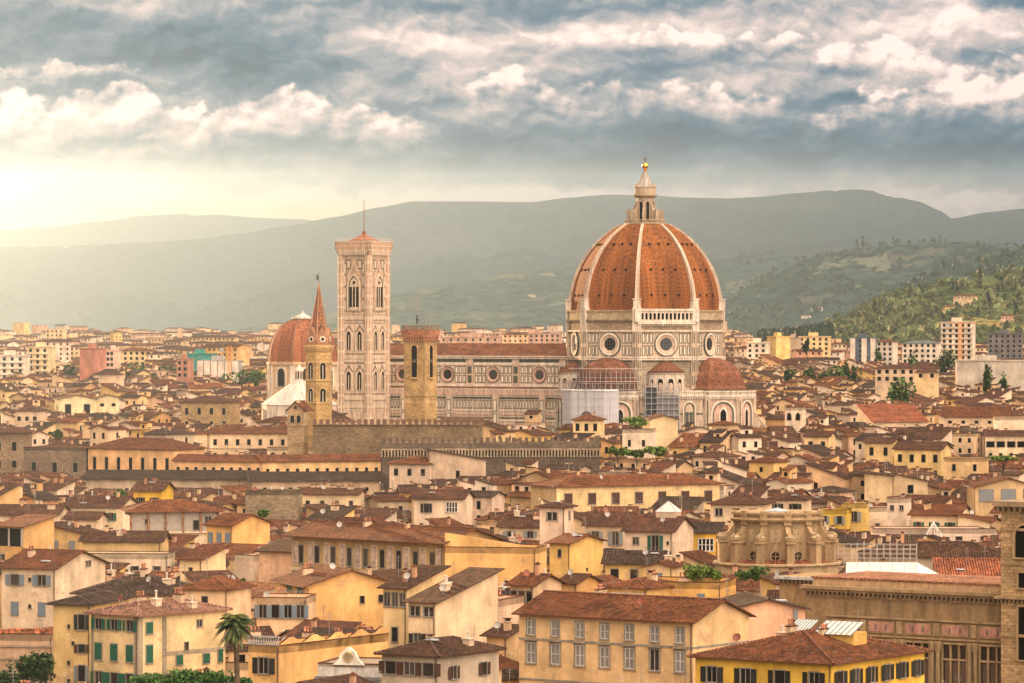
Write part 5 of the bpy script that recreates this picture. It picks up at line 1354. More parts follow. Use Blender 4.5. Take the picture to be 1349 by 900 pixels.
    for yy in (786, ): corb = [b.box(-w + 2 * w * (i + .5) / 12 - .12, -w + 2 * w * (i + .5) / 12 + .12, -w - .55, -w, z(795), z(790), 'trim', (0.2, 0.14, 0.08)) for i in range(12)]
    b.build('shaft', e)
    c = MB(); c.box(-w - .4, w + .4, -w - .4, w + .4, z(671), z(668), 'trim', S2); c.box(-w - .9, w + .9, -w - .9, w + .9, z(668), z(661), 'trim', (0.34, 0.25, 0.15))
    for k2 in range(4):
        c.M = wallM(k2 * PI / 2, w); corbels(c, -w - .5, w + .5, z(668), 10, .8, .6, .3, (0.22, 0.15, 0.09))
    c.build('cornice', e)
    for k2 in (0, 3):
        for (ya, yb_) in ((692, 735), (755, 775), (800, 870)):
            q = MB(); q.M = wallM(k2 * PI / 2, w); hw = 1.5 if ya == 692 else 1.0; mk = rdarch if ya == 692 else (lambda c_, w_, a_, b_: [(c_ - w_, a_), (c_ + w_, a_), (c_ + w_, b_), (c_ - w_, b_)])
            q.ring(mk(0, hw + .3, z(yb_) - .2, z(ya) + .3), mk(0, hw, z(yb_), z(ya)), -.3, 0, 'trim', S2); o = q.build('window', e)
            g = MB(); g.M = q.M; opening(g, mk(0, hw, z(yb_), z(ya)), y=-.04); g.box(-.08, .08, -.15, -.05, z(yb_), z(ya) - .3, 'trim', ST); g.build('opening', o)
    FOOT.append((at(1323, Dt) + 4.9, Dt + 3, a, 5, 5)); VIS.append((1322, 1349, 905, Dt))
library()
# ------------------------------------------------------------------ houses placed one by one
F, Rr, Lr = 'F', 'R', 'L'
def S_(drop, n, w, h, st, side='F', m=.5): return (side, drop, n, w, h, st, m)
def add(e, name, mb): return mb.build(name, e)
def x_rail(e, x0, x1, y0, h):
    b = MB()
    for i in range(16): x = x0 + (x1 - x0) * i / 15; b.tube((x, y0 + .1, h), (x, y0 + .1, h + 1.0), .03, 'paint', (0.25, 0.24, 0.22), 4)
    b.tube((x0, y0 + .1, h + 1.0), (x1, y0 + .1, h + 1.0), .04, 'paint', (0.25, 0.24, 0.22), 4); b.build('railing', e)
def sloped(e, x0, x1, y0, h):
    b = MB(); b.M = Matrix.Translation((0, y0 - .01, 0)); b.prism([(x0, h), (x1, h), (x1, h + .1), (x0 + 1.2, h + 2.2), (x0, h + 2.3)], -.02, .4, 'plaster', PAL['ochre']); b.build('parapet', e)
# --- front row
def x_hooded(e, x0, x1, y0, y1, h, f):
    for dz in (11.2,):
        for i in range(7):
            x = x0 + (x1 - x0) * (i + .5) / 7; b = MB(); b.M = Matrix.Translation((0, y0, 0)); b.ring(rdarch(x, .95, h - 12.5, h - 9.3), rdarch(x, .7, h - 12.5, h - 9.6), -.2, 0, 'trim', (0.3, 0.25, 0.18)); o = b.build('arched_window', e)
            g = MB(); g.M = b.M; opening(g, rdarch(x, .7, h - 12.5, h - 9.6)); g.build('pane', o)
house('long yellow ochre palace with seven bays of hooded windows and blank pink side wall', 684, 913, 819, 20, -36, 12.5, 'gx', 'sand', 'rust',
      [S_(1.75, 7, 1.25, 1.9, 'bars:stone'), S_(4.9, 7, 1.3, 2.6, 'hood:stone')], 19, 905, 'the seven bay ochre palace', 1, 'palace', 'palace', courses=(3.2, 8.2), extra=x_hooded)
def x_glass(e, x0, x1, y0, y1, h, f):
    b = MB(); b.box(x0 + 5.5, x0 + 14.5, y0 + 11, y0 + 14, h + 1, h + 2.5, 'plaster', PAL['yellow'], skip='d'); b.build('attic', e)
    for (a, c) in ((x0 + 5.6, x0 + 8.4), (x0 + 9.4, x0 + 14.4)):
        b = MB(); b.face([(a, y0 + 10.6, h + 2.3), (c, y0 + 10.6, h + 2.3), (c, y0 + 13.6, h + 3.6), (a, y0 + 13.6, h + 3.6)], 'paint', (0.50, 0.56, 0.55))
        for i in range(8): x = a + (c - a) * i / 7; b.tube((x, y0 + 10.6, h + 2.34), (x, y0 + 13.6, h + 3.64), .05, 'paint', (0.2, 0.2, 0.2), 4)
        b.build('glass_roof', e)
house('bright yellow corner house with hipped roof, black shutters and glass attic roofs', 916, 1096, 874, 18, -34.5, 21.5, 'hip', (0.76, 0.50, 0.085), 'rust',
      [S_(2.0, 4, 1.3, 1.75, 'open:dark'), S_(6.0, 4, 1.3, 2.2, 'open:dark'), S_(1.9, 6, 1.25, 1.75, 'open:dark', 'R'), S_(6, 6, 1.25, 2.2, 'open:dark', 'R')], 15.5, 905, 'the bright yellow corner house', 2, extra=x_glass)
house('cream house with hipped roof over three brown shuttered windows beside the ornate white facade', 503, 577, 864, 17, -33, 13, 'hip', 'grey', 'brown',
      [S_(1.7, 3, 1.5, 1.5, 'open:brown'), S_(4.6, 3, 1.0, 1.0, 'dark'), S_(2.2, 2, 1.1, 1.5, 'open:brown', 'R'), S_(5.2, 2, .9, 1.0, 'dark', 'R')], 18, 905, 'the hip roofed cream house', 1, side_col='ochre')
def x_ornate(e, x0, x1, y0, y1, h, f):
    wt = (0.66, 0.62, 0.56); b = MB(); b.M = Matrix.Translation((0, y0, 0))
    b.box(x0 - .3, x1 + .3, -.7, .4, h - 1.9, h - 1.55, 'trim', (0.22, 0.22, 0.22)); b.box(x0, x1, -.4, 0, h - 2.3, h - 1.9, 'trim', wt); b.box(x0, x1, -.15, 0, h - 1.5, h - .4, 'trim', wt)
    b.build('cornice', e)
    b = MB(); b.M = Matrix.Translation(((x0 + x1) / 2 - .3, y0 - .1, 0)); b.prism([(-2.0, h - .1), (2.0, h - .1), (1.3, h + .5), (.8, h + 1.5), (.2, h + 2.0), (-.2, h + 2.0), (-.8, h + 1.5), (-1.3, h + .5)], -.3, .3, 'trim', (0.8, 0.74, 0.62))
    b.ring(circle(0, h + .9, .62, 16), circle(0, h + .9, .42, 16), -.45, -.3, 'trim', (0.5, 0.36, 0.16)); b.prism(circle(0, h + .9, .42, 14), -.38, -.3, 'trim', (0.3, 0.24, 0.16)); b.build('pediment', e)
    for i in range(4):
        x = x0 + (x1 - x0) * (i + .5) / 4; b = MB(); b.M = Matrix.Translation((x, y0, 0)); b.ring(rdarch(0, .85, h - 7, h - 3.1), rdarch(0, .65, h - 7, h - 3.3), -.3, 0, 'trim', wt); b.box(-1.2, -.95, -.35, 0, h - 7, h - 2.9, 'trim', wt); b.box(.95, 1.2, -.35, 0, h - 7, h - 2.9, 'trim', wt); o = b.build('arched_window', e)
        g = MB(); g.M = b.M; g.face([(q, -.02, z) for q, z in rdarch(0, .65, h - 7, h - 3.3)], 'glass'); g.build('pane', o)
house('small ornate grey and white facade with arches, cornice and round emblem pediment', 419, 507, 876, 15, -14, 9, 'flat', (0.50, 0.46, 0.40), 'red', [], yb=905, phrase='the ornate white facade', extra=x_ornate, cat='building', name='building')
def x_wavy(e, x0, x1, y0, y1, h, f):
    b = MB(); n = 24
    pts = [(y0 + (y1 - y0) * i / n, h + .1 + .9 * abs(math.sin(i * .62)) ** 1.6) for i in range(n + 1)]
    for (ya, za), (yb_, zb) in zip(pts[:-1], pts[1:]):
        b.face([(x1, ya, h - 1), (x1, yb_, h - 1), (x1, yb_, zb), (x1, ya, za)], 'plaster', PAL['ochre']); b.face([(x1, ya, za), (x1, yb_, zb), (x1 - .4, yb_, zb), (x1 - .4, ya, za)], 'tile', RPAL['red'])
    b.build('parapet', e)
    for i in range(14):
        x = x0 + (x1 - x0) * i / 13
    b = MB(); b.box(x0 - .1, x1, y0 - .15, y0 + .2, h + .95, h + 1.15, 'trim', (0.42, 0.40, 0.36)); b.box(x0 - .1, x1, y0 - .15, y0 + .2, h, h + .15, 'trim', (0.42, 0.40, 0.36))
    for i in range(13): x = x0 + (x1 - x0) * (i + .5) / 13; b.lathe([(.08, h + .15), (.14, h + .4), (.07, h + .6), (.1, h + .95)], 6, 'trim', (0.42, 0.40, 0.36), cx=x, cy=y0)
    b.build('balustrade', e)
house('deep ochre building with a wavy topped side wall and grey terrace balustrade', 327, 368, 851, 15.5, -33, 24, 'flat', 'ochre', 'red', [S_(2.6, 1, 1.5, 2.0, 'open:dark'), S_(6.6, 1, 1.5, 2.2, 'hood')], yb=905, phrase='the wavy walled ochre building', extra=x_wavy, oh=.3)
def x_pilaster(e, x0, x1, y0, y1, h, f):
    b = MB(); g = (0.34, 0.30, 0.23)
    b.box(x1 - .05, x1 + .06, y0, y0 + .75, 0, h, 'plaster', g); b.box(x1 - .75, x1, y0 - .06, y0 + .01, 0, h, 'plaster', g); b.box(x0, x0 + .5, y0 - .06, y0 + .01, 0, h, 'plaster', g)
    b.box(x1, x1 + .08, y0 + 4.3, y0 + 5.0, 0, h - .4, 'plaster', g); b.box(x1, x1 + .07, y0 + 5, y1, h - 5.4, h - 4.9, 'plaster', g)
    b.build('quoin', e)
    for (yy, dz, w, hh, st) in ((1.9, 1.7, 1.1, 1.4, 'closed:green'), (1.9, 5.0, 1.1, 2.2, 'closed:green'), (1.9, 8.6, 1.1, 1.6, 'closed:green'), (4.6, 1.3, .5, .8, 'dark'), (4.6, 4.9, .5, .8, 'dark'), (7.3, 6.1, 1.1, 1.2, 'closed:green'), (8.6, 4.4, .7, 1.0, 'dark'), (11.0, 1.6, .9, .9, 'bars'), (12.2, 6.2, 1.1, 1.2, 'closed:green'), (14.8, 6.0, .8, 1.6, 'closed:green')):
        window(e, x1 + .002, y0 + yy, h - dz, PI / 2, w, hh, st)
house('cream corner house with green shutters and low hipped roof beside the tall palm', 120, 182, 811, 19, -40, 15.8, 'hip', (0.76, 0.62, 0.36), (0.30, 0.15, 0.10),
      [S_(1.4, 3, 1.15, 1.35, 'open:green'), S_(4.9, 3, 1.2, 2.1, 'closed:green'), S_(8.6, 3, 1.3, 2.2, 'open:green')], 15, 885, 'the green shuttered house', 3, extra=x_pilaster)
house('tall plain mustard house under a brown hipped roof with one column of windows', 70, 119, 796, 19, -14, 15, 'hip', (0.62, 0.47, 0.22), 'dark', [], 15, 905, 'the plain mustard house', 0,
      extra=lambda e, x0, x1, y0, y1, h, f: [window(e, x1 - 1.2, y0 - .002, h - dz, 0, .95, hh, st) for dz, hh, st in ((2.4, 2.0, 'open:dark'), (5.9, 1.1, 'open:brown'), (9.2, 2.1, 'open:grey'))] + [window(e, x0 + xx, y0 - .002, h - dz, 0, .35, .5, 'dark') for xx, dz in ((2.2, 3.0), (2.8, 5.2), (2.2, 7.8), (2.2, 10.2))])
house('wide white house with slate blue shutters and rust roof above the potted terrace', 2, 73, 749, 17, -22, 17, 'gx', 'white', 'rust',
      [S_(2.0, 2, 1.5, 1.7, 'open:blue'), S_(6.6, 2, 1.2, 2.0, 'closed:blue'), S_(11.2, 2, 1.2, 2.0, 'dark')], 15, 836, 'the white blue shuttered house', 1,
      extra=lambda e, x0, x1, y0, y1, h, f: [window(e, 1.0 + x0 + 4.2, y0 - .002, h - dz, 0, .5, .6, 'dark') for dz in (1.9, 6.2)] + [window(e, x1 + .002, 2.5, h + .2, PI / 2, 1.6, .9, 'bars')])
def x_pots(e, x0, x1, y0, y1, h, f):
    b = MB(); b.box(x0 - .1, x1 + .1, y0 - .25, y0 + .3, h - 1.9, h - 1.6, 'trim', (0.34, 0.25, 0.18)); b.box(x0 - .1, x1 + .1, y0 - .15, y0, h - 3.8, h - 3.5, 'trim', (0.3, 0.22, 0.16)); b.build('cornice', e)
    b = MB()
    for i in range(9): x = x0 + (x1 - x0) * i / 8; b.tube((x, y0 + 1.2, h - .8), (x, y0 + 1.2, h + 2.2), .035, 'paint', (0.4, 0.38, 0.35), 4)
    b.tube((x0, y0 + 1.2, h + 2.2), (x1, y0 + 1.2, h + 2.2), .035, 'paint', (0.4, 0.38, 0.35), 4); b.tube((x0, y0 + 1.2, h + .7), (x1, y0 + 1.2, h + .7), .035, 'paint', (0.4, 0.38, 0.35), 4); b.build('railing', e)
lowt = house('low flat roofed building with a stained parapet carrying a row of clay pots', -4, 69, 836, 11, -8, 10, 'flat', (0.50, 0.36, 0.25), 'red', [S_(6.4, 3, 1.3, 2.2, 'bars')], yb=905, phrase='the potted terrace', chim=0, extra=x_pots)
pm = MB(); pm.lathe([(.28, 0), (.42, .5), (.48, .5), (.48, .62), (.36, .62), (.3, .5), (0, .5)], 10, 'tile', (0.50, 0.19, 0.09)); pot = pm.mesh('pot')
_c = math.cos(R(-8)); _s = math.sin(R(-8)); _f = FOOT[-1]
for i in range(9):
    lx = -_f[3] + 2 * _f[3] * (i + .5) / 9; ly = -_f[4] + .15
    o = bpy.data.objects.new('flower_pot', pot); COL.objects.link(o); o.location = (_f[0] + lx * _c - ly * _s, _f[1] + lx * _s + ly * _c, 11.1); k = random.uniform(.8, 1.2); o.scale = (k * 1.3, k, k * 1.1)
    tag(o, 'terracotta flower pot standing on the parapet below the white blue shuttered house', 'flower pot', 'terracotta pots on the parapet')
house('low peach house with a pyramid shaped roof behind the green shuttered house', 240, 300, 776, 18, -18, 9, 'hip', (0.76, 0.56, 0.36), 'rust', [S_(1.6, 1, .9, .9, 'dark', 'F', .5)], 20, 800, 'the peach house', 0)
house('long brown roofed house with many chimneys behind the mustard house', 100, 234, 783, 17, -13, 13, 'hip', 'cream', 'dark', [S_(2.2, 6, 1.0, 1.3, 'dark')], 18, 800, 'the many chimneyed roof', 5)
house('yellow gabled house with green shuttered attic window and blank wall', 403, 520, 772, 16.6, 22, 15, 'gy', 'ochre', 'red', [], 17, 818, 'the yellow gabled house', 1,
      extra=lambda e, x0, x1, y0, y1, h, f: [window(e, x0 + 9.0, y0 - .002, h - 2.3, 0, .7, 1.1, 'dark'), window(e, x0 + 12.0, y0 - .002, h - 2.2, 0, .7, 1.1, 'dark'), window(e, x0 - .002, y0 + 2.5, h - .8, -PI / 2, 1.0, 1.2, 'open:green'), window(e, x0 - .002, y0 + 7.5, h - .8, -PI / 2, 1.0, 1.2, 'open:green')])
house('cream house with grey shutters and a railed roof terrace beside the yellow gabled house', 338, 404, 788, 16.0, -6, 9, 'flat', 'cream', 'red', [S_(2.0, 4, 1.1, 1.9, 'open:blue')], yb=822, phrase='the railed terrace house', extra=lambda e, x0, x1, y0, y1, h, f: x_rail(e, x0, x1, y0, h))

house('pale pink rough walled house with one small window and low roof', 341, 392, 727, 16, -30, 15, 'shed_f', 'pink', 'brown', [S_(2.6, 1, 1.1, 1.5, 'bars', 'R', .4)], 12, 768, 'the rough pink house', 1)
def x_painted(e, x0, x1, y0, y1, h, f):
    n = 9; sp = (x1 - x0) / (n + .5)
    for i in range(n + 1):
        x = x0 + sp * (i + .15) + .45; b = MB(); b.M = Matrix.Translation((x, y0, 0))
        b.box(-.72, .72, -.06, 0, h - 5.3, h - 1.2, 'trim', (0.72, 0.60, 0.48)); b.box(-.52, .52, -.09, -.06, h - 5.1, h - 1.4, 'trim', (0.36, 0.27, 0.22)); b.box(-.4, .4, -.11, -.09, h - 4.9, h - 1.6, 'trim', (0.58, 0.42, 0.33))
        b.ring(circle(0, h - 2.6, .34, 12), circle(0, h - 2.6, .2, 12), -.14, -.11, 'trim', (0.75, 0.66, 0.55)); b.ring(circle(0, h - 4.1, .3, 12), circle(0, h - 4.1, .16, 12), -.14, -.11, 'trim', (0.3, 0.22, 0.2)); b.build('painted_panel', e)
    b = MB(); b.box(x0, x1, y0 - .35, y0, h - 6.2, h - 5.7, 'trim', (0.62, 0.50, 0.36)); 
    for i in range(60): x = x0 + (x1 - x0) * (i + .5) / 60; b.box(x - .12, x + .12, y0 - .3, y0, h - 6.5, h - 6.2, 'trim', (0.5, 0.38, 0.25))
    for i in range(46): x = x0 + (x1 - x0) * (i + .5) / 46; b.box(x - .1, x + .1, y0 - 1.0, y0, h - .42, h - .2, 'paint', WOOD)
    b.build('cornice', e)
house('long palace with a painted frieze of panels between tall dark windows under the eaves', 384, 584, 714, 20, -44, 13, 'gx', (0.50, 0.36, 0.18), 'rust', [S_(3.4, 9, 1.15, 3.0, 'dark', 'F', .62)], 16, 754, 'the painted frieze palace', 1, 'palace', 'palace', extra=x_painted, oh=1.4)
house('blank bright ochre wall of a house sloping down beside the painted frieze palace', 586, 706, 722, 19.2, -12, 9, 'flat', 'ochre', 'rust', [], yb=757, phrase='the sloping ochre wall', chim=0, extra=lambda e, x0, x1, y0, y1, h, f: sloped(e, x0, x1, y0, h))
house('tall blank yellow block with a single tiny window below the square turret house', 724, 751, 716, 18, -33, 11, 'gx', (0.80, 0.55, 0.20), 'rust', [S_(1.8, 1, .7, 1.3, 'dark'), S_(4.8, 1, .5, .5, 'dark', 'R', .2)], 12, 770, 'the blank yellow block', 0)
house('pale house with a dark glazed strip under the roof and a bare beige side wall', 672, 703, 771, 18.5, -33, 7.5, 'gx', (0.66, 0.50, 0.34), 'rust', [S_(1.7, 3, 1.0, 1.6, 'dark', 'F', .5)], 18, 802, 'the glazed strip house', 1)
house('narrow ochre house tucked behind the glazed strip house', 738, 760, 768, 17, -33, 6, 'gx', 'ochre', 'brown', [], 18, 778, 'the narrow ochre house', 0)
house('cream house with a dark strip beneath its low brown roof beside the yellow gabled house', 505, 536, 775, 19, -33, 9.5, 'shed_f', (0.76, 0.60, 0.34), 'brown', [S_(1.7, 3, 1.0, 1.9, 'bars'), S_(6.6, 1, 1.0, 2.0, 'dark')], 14, 838, 'the strip windowed cream house', 1)
def x_diag(e, x0, x1, y0, y1, h, f):
    window(e, x0 + 1.6, y0 - .002, h - 5.2, 0, 1.3, 1.7, 'open:dark'); window(e, x1 - 1.0, y0 - .002, h - 5.6, 0, 1.2, 1.8, 'open:dark')
house('peeling cream house with a long sloping roof and dark shuttered windows below the eave', 538, 574, 794, 18, -33, 15.5, 'shed_f', (0.74, 0.60, 0.42), 'brown', [S_(1.3, 2, 1.6, 1.3, 'bars')], 13, 850, 'the long sloping roof house', 1, extra=x_diag)
def x_awning(e, x0, x1, y0, y1, h, f):
    b = MB(); b.box(x0 - .2, x1 + .2, y0 - .3, y0, h - 3.3, h - 2.9, 'plaster', PAL['white']); b.box(x0 + .4, x1 - 1, y0 - .03, y0, h - 2.7, h - .9, 'glass'); b.build('balcony', e)
    b = MB(); b.face([(x0 + .2, y0 - 1.0, h - 1.25), (x1 - .8, y0 - 1.0, h - 1.25), (x1 - .8, y0 - .05, h - .5), (x0 + .2, y0 - .05, h - .5)], 'sheet', (0.75, 0.74, 0.7)); b.face([(x0 + .2, y0 - .05, h - .53), (x1 - .8, y0 - .05, h - .53), (x1 - .8, y0 - 1.0, h - 1.28), (x0 + .2, y0 - 1.0, h - 1.28)], 'sheet', (0.6, 0.6, 0.58)); b.build('awning', e)
    b = MB(); b.face([(x0 - .4, y0 - .9, h - 5), (x1 + .2, y0 - .9, h - 5), (x1 + .2, y0, h - 4.6), (x0 - .4, y0, h - 4.6)], 'tile', RPAL['red']); b.build('tiled_canopy', e)
house('pale terrace house with a white striped awning over its glazed balcony', 606, 652, 792, 17, -20, 12, 'flat', (0.72, 0.52, 0.38), 'red', [S_(5.9, 4, .8, 1.1, 'dark')], yb=843, phrase='the awning terrace house', extra=x_awning)
house('low brown roofed house between the awning terrace house and the seven bay palace', 641, 668, 838, 15.3, -33, 3.4, 'shed_f', 'sand', 'brown', [], 15, 850, 'the low brown roof', 1)
def x_aw2(e, x0, x1, y0, y1, h, f):
    b = MB(); b.face([(x0 + 1, y0 - 1.4, h - 1.4), (x1 - .2, y0 - 1.4, h - 1.4), (x1 - .2, y0, h - .8), (x0 + 1, y0, h - .8)], 'sheet', (0.72, 0.66, 0.58)); b.build('awning', e)
house('orange walled terrace house with a cream awning behind the seven bay palace', 797, 852, 775, 16.5, -30, 11, 'hip', (0.76, 0.50, 0.20), 'rust', [S_(2.8, 2, 1.0, 1.4, 'dark')], 15, 790, 'the orange terrace house', 2, extra=x_aw2)
house('flat roofed orange house with shrubs growing on its roof terrace', 846, 950, 768, 17, -14, 12, 'flat', (0.74, 0.46, 0.16), 'red', [S_(2.4, 2, 1.0, 1.3, 'closed:blue')], yb=790, phrase='the shrub terrace house', chim=1)
house('small cream gabled house with one blue shutter above the shrub terrace', 852, 886, 747, 18.3, -16, 9, 'gy', (0.80, 0.62, 0.36), 'rust', [S_(1.6, 1, .8, 1.2, 'closed:blue')], 16, 762, 'the one shutter cottage', 1)
house('long low dark roofed house with yellow wall beside the bright yellow studio', 797, 874, 742, 15.5, -8, 9, 'gx', (0.70, 0.52, 0.22), 'dark', [S_(2.0, 3, 1.3, 1.8, 'dark')], 20, 760, 'the dark roofed low house', 0)
house('plain salmon pink gabled house with a small shuttered window beside the library', 962, 1061, 803, 20, 9, 13, 'gy', (0.78, 0.50, 0.34), 'dark', [], 13, 832, 'the salmon gabled house', 0, extra=lambda e, x0, x1, y0, y1, h, f: [window(e, x1 - 1.3, y0 - .002, h - .7, 0, .5, 1.1, 'closed:grey')])
house('deep yellow studio with two large white framed windows', 885, 946, 702, 17, -8, 8, 'shed_f', (0.76, 0.48, 0.08), 'dark', [S_(2.3, 2, 2.9, 2.3, 'glaz', 'F', .55)], 10, 735, 'the bright yellow studio', 0)
def x_balc(e, x0, x1, y0, y1, h, f):
    xm = x0 + (x1 - x0) * .64; b = MB(); b.box(xm - 1.6, xm + 1.6, y0 - 1.0, y0, h - 4.0, h - 3.85, 'trim', GREY)
    for i in range(12): x = xm - 1.55 + 3.1 * i / 11; b.tube((x, y0 - .95, h - 3.85), (x, y0 - .95, h - 2.9), .03, 'paint', (0.1, 0.1, 0.1), 4)
    b.tube((xm - 1.6, y0 - .95, h - 2.9), (xm + 1.6, y0 - .95, h - 2.9), .04, 'paint', (0.1, 0.1, 0.1), 4); b.build('balcony', e)
    window(e, xm, y0 - .002, h - 2.3, 0, 1.3, 2.9, 'open:green'); window(e, x0 + 2.2, y0 - .002, h - 1.9, 0, 1.2, 1.3, 'bars'); window(e, x1 - .9, y0 - .002, h - 2.2, 0, .4, .6, 'dark')
    c = MB(); x = 1.5; y = 1.0; z = f(x, y); c.box(x - 2.0, x + 2.0, y - 1.6, y + 1.6, z - 1, z + 1.4, 'plaster', (0.5, 0.4, 0.3)); o = c.build('lantern', e)
    g = MB(); q = (x, y, z + 3.4)
    for (a, b2) in (((x - 2.1, y - 1.7), (x + 2.1, y - 1.7)), ((x + 2.1, y - 1.7), (x + 2.1, y + 1.7)), ((x + 2.1, y + 1.7), (x - 2.1, y + 1.7)), ((x - 2.1, y + 1.7), (x - 2.1, y - 1.7))):
        g.face([(a[0], a[1], z + 1.4), (b2[0], b2[1], z + 1.4), q], 'sheet', (0.62, 0.60, 0.56)); g.tube((a[0], a[1], z + 1.45), q, .06, 'paint', (0.3, 0.3, 0.28), 4)
    g.build('glass_roof', o)
house('pale pink house with a small iron balcony and a glass pyramid on its roof', 823, 886, 700, 18, -20, 13, 'gx', (0.74, 0.60, 0.47), 'dusk', [], 19, 738, 'the glass pyramid house', 0, extra=x_balc)
house('cream house with tall grey shutters next to the glass pyramid house', 771, 824, 692, 17.5, -13, 12, 'gx', (0.74, 0.60, 0.44), 'dusk', [S_(2.6, 2, 1.3, 2.6, 'open:grey')], 19, 722, 'the tall shuttered cream house', 1)
house('square white turret house with a twin window rising over the roofs', 711, 744, 668, 22, -20, 5, 'hip', (0.78, 0.62, 0.50), 'dusk', [S_(1.8, 1, 2.0, 1.5, 'bars'), S_(1.7, 1, .8, 1.5, 'bars', 'R')], 15, 704, 'the square turret house', 0)
house('low white house with grey shutters under a wide dusky roof below the turret', 658, 712, 694, 15.5, -10, 12, 'gx', 'pale', 'dusk', [S_(1.6, 2, 1.2, 1.3, 'open:grey')], 18, 706, 'the wide dusky roof', 1)
house('long cream palace with seven big dark shuttered windows and hipped roof', 733, 948, 641, 19, 27, 13, 'hip', (0.78, 0.60, 0.33), 'rust', [S_(3.0, 7, 1.9, 2.5, 'closed:brown'), S_(7.6, 7, 1.4, 1.4, 'dark')], 17, 664, 'the long seven windowed palace', 4, 'palace', 'palace')
house('cream house with two windows between dark shutters behind the baroque church', 1012, 1060, 658, 17, -14, 9, 'hip', 'pale', 'dusk', [S_(2.0, 2, 1.3, 1.9, 'open:dark')], 17, 674, 'the dark shuttered pair house', 1)
house('cream house with glazed veranda and dark pyramid roof above the yellow studio', 936, 1003, 664, 17.5, -16, 11, 'hip', 'pale', 'dusk', [S_(1.9, 3, 1.6, 1.6, 'bars')], 19, 690, 'the veranda house', 1)
house('white terrace block with slit windows and a planted pergola on top', 820, 857, 566, 26.5, -12, 9, 'flat', (0.80, 0.70, 0.56), 'red', [S_(4.0, 2, .8, 1.8, 'dark')], yb=592, phrase='the pergola terrace block', chim=0)
house('tall pale yellow gabled block beside the pergola terrace', 857, 893, 552, 28.5, 12, 10, 'gy', (0.80, 0.64, 0.40), 'red', [], 14, 575, 'the pale yellow block', 0)
house('pale yellow square house with three windows in front of the sheeted scaffolding', 755, 790, 553, 27.5, -12, 8, 'hip', (0.82, 0.64, 0.34), 'rust', [S_(2.4, 3, 1.1, 2.2, 'dark')], 18, 572, 'the square yellow house', 1)
house('long orange plastered palace with tall narrow windows under a broad hipped roof', 116, 229, 592, 20, -30, 16, 'hip', (0.78, 0.50, 0.26), 'rust', [S_(4.6, 7, 1.1, 3.6, 'dark', 'F', .55)], 19, 628, 'the long orange palace', 1, 'palace', 'palace')
house('western orange wing with a row of small tall windows joined to the long orange palace', 229, 346, 608, 18, -18, 9, 'gx', (0.78, 0.52, 0.28), 'rust', [S_(3.0, 10, .9, 2.2, 'dark')], 18, 630, 'the western orange wing', 0)
house('eastern orange wing with fourteen small windows reaching the battlemented wall', 346, 515, 608, 18, 22, 9, 'gx', (0.78, 0.53, 0.27), 'rust', [S_(3.2, 13, .9, 2.0, 'dark')], 18, 632, 'the eastern orange wing', 0)
house('low grey cloister range with a dark tiled eave below the orange palace', 113, 330, 631, 14.3, -6, 8, 'shed_f', (0.55, 0.45, 0.34), 'dark', [S_(3.2, 6, .9, 1.0, 'dark')], 12, 646, 'the grey cloister range', 0, oh=1.2)
house('low cream cloister range with skylights below the eastern orange wing', 332, 500, 633, 14.2, 5, 8, 'shed_f', (0.66, 0.52, 0.36), 'dark', [S_(2.5, 5, .9, 1.0, 'dark')], 12, 642, 'the cream cloister range', 0, oh=1.2)
house('pinkish white corner house beside the rough grey plaster wall', 513, 566, 611, 19, -22, 11, 'hip', (0.70, 0.56, 0.44), 'rust', [S_(2.4, 3, 1.1, 1.8, 'dark')], 17, 634, 'the pinkish corner house', 0)
house('rough grey plaster block with one tall window beside the battlemented wall', 566, 640, 606, 20, 6, 10, 'shed_r', (0.56, 0.44, 0.33), 'brown', [S_(4.0, 1, 1.0, 2.0, 'bars')], 10, 622, 'the rough grey block', 0)
house('white house with dark double shutters and a wide glazed bay under a dusky roof', 545, 610, 657, 17, -12, 10, 'gx', (0.78, 0.64, 0.50), 'dusk', [], 18, 686, 'the glazed bay house', 0, extra=lambda e, x0, x1, y0, y1, h, f: [window(e, x0 + 3, y0 - .002, h - 2.2, 0, 1.2, 2.0, 'open:dark'), window(e, x1 - 2.6, y0 - .002, h - 2.0, 0, 2.6, 2.2, 'glaz')])
house('long low cream house with a shed roof in the middle of the roofs', 396, 472, 651, 16, -8, 8, 'gx', (0.80, 0.66, 0.42), 'dusk', [S_(2.2, 4, .9, 1.1, 'dark')], 15, 666, 'the long low cream house', 1)
house('square brown stone tower house with a flat roof where people stand', 323, 392, 647, 19, -4, 9, 'flat', (0.27, 0.20, 0.13), 'dark', [], yb=689, phrase='the flat stone tower house', wmat='stone', chim=0, cat='tower house')
def x_logg(e, x0, x1, y0, y1, h, f):
    b = MB(); b.box(x0 - .02, x1 + .02, y0 - .03, y0, h - 4.3, h - .5, 'paint', (0.35, 0.30, 0.25)); b.box(x0 - .05, x0, y0, y1, h - 4.3, h - .5, 'paint', (0.2, 0.16, 0.13)); b.build('glazing', e)
    for i in range(6):
        x = x0 + (x1 - x0) * i / 5; c = MB(); c.lathe([(.3, h - 4.5), (.22, h - 4.2), (.22, h - .6), (.34, h - .3)], 8, 'tile', (0.46, 0.22, 0.12), cx=x, cy=y0 - .3); c.build('column', e)
    b = MB(); b.box(x0 - .3, x1 + .3, y0 - .5, y0, h - 4.6, h - 4.35, 'plaster', PAL['white']); b.build('ledge', e)
    window(e, x1 - 4.5, y0 - .04, h - 3.0, 0, 1.1, 1.9, 'dark'); window(e, x0 + 3.4, y0 - .04, h - 2.2, 0, 1.0, 1.0, 'bars'); window(e, x1 - 2.0, y0 - .04, h - 2.2, 0, 1.3, 1.8, 'bars')
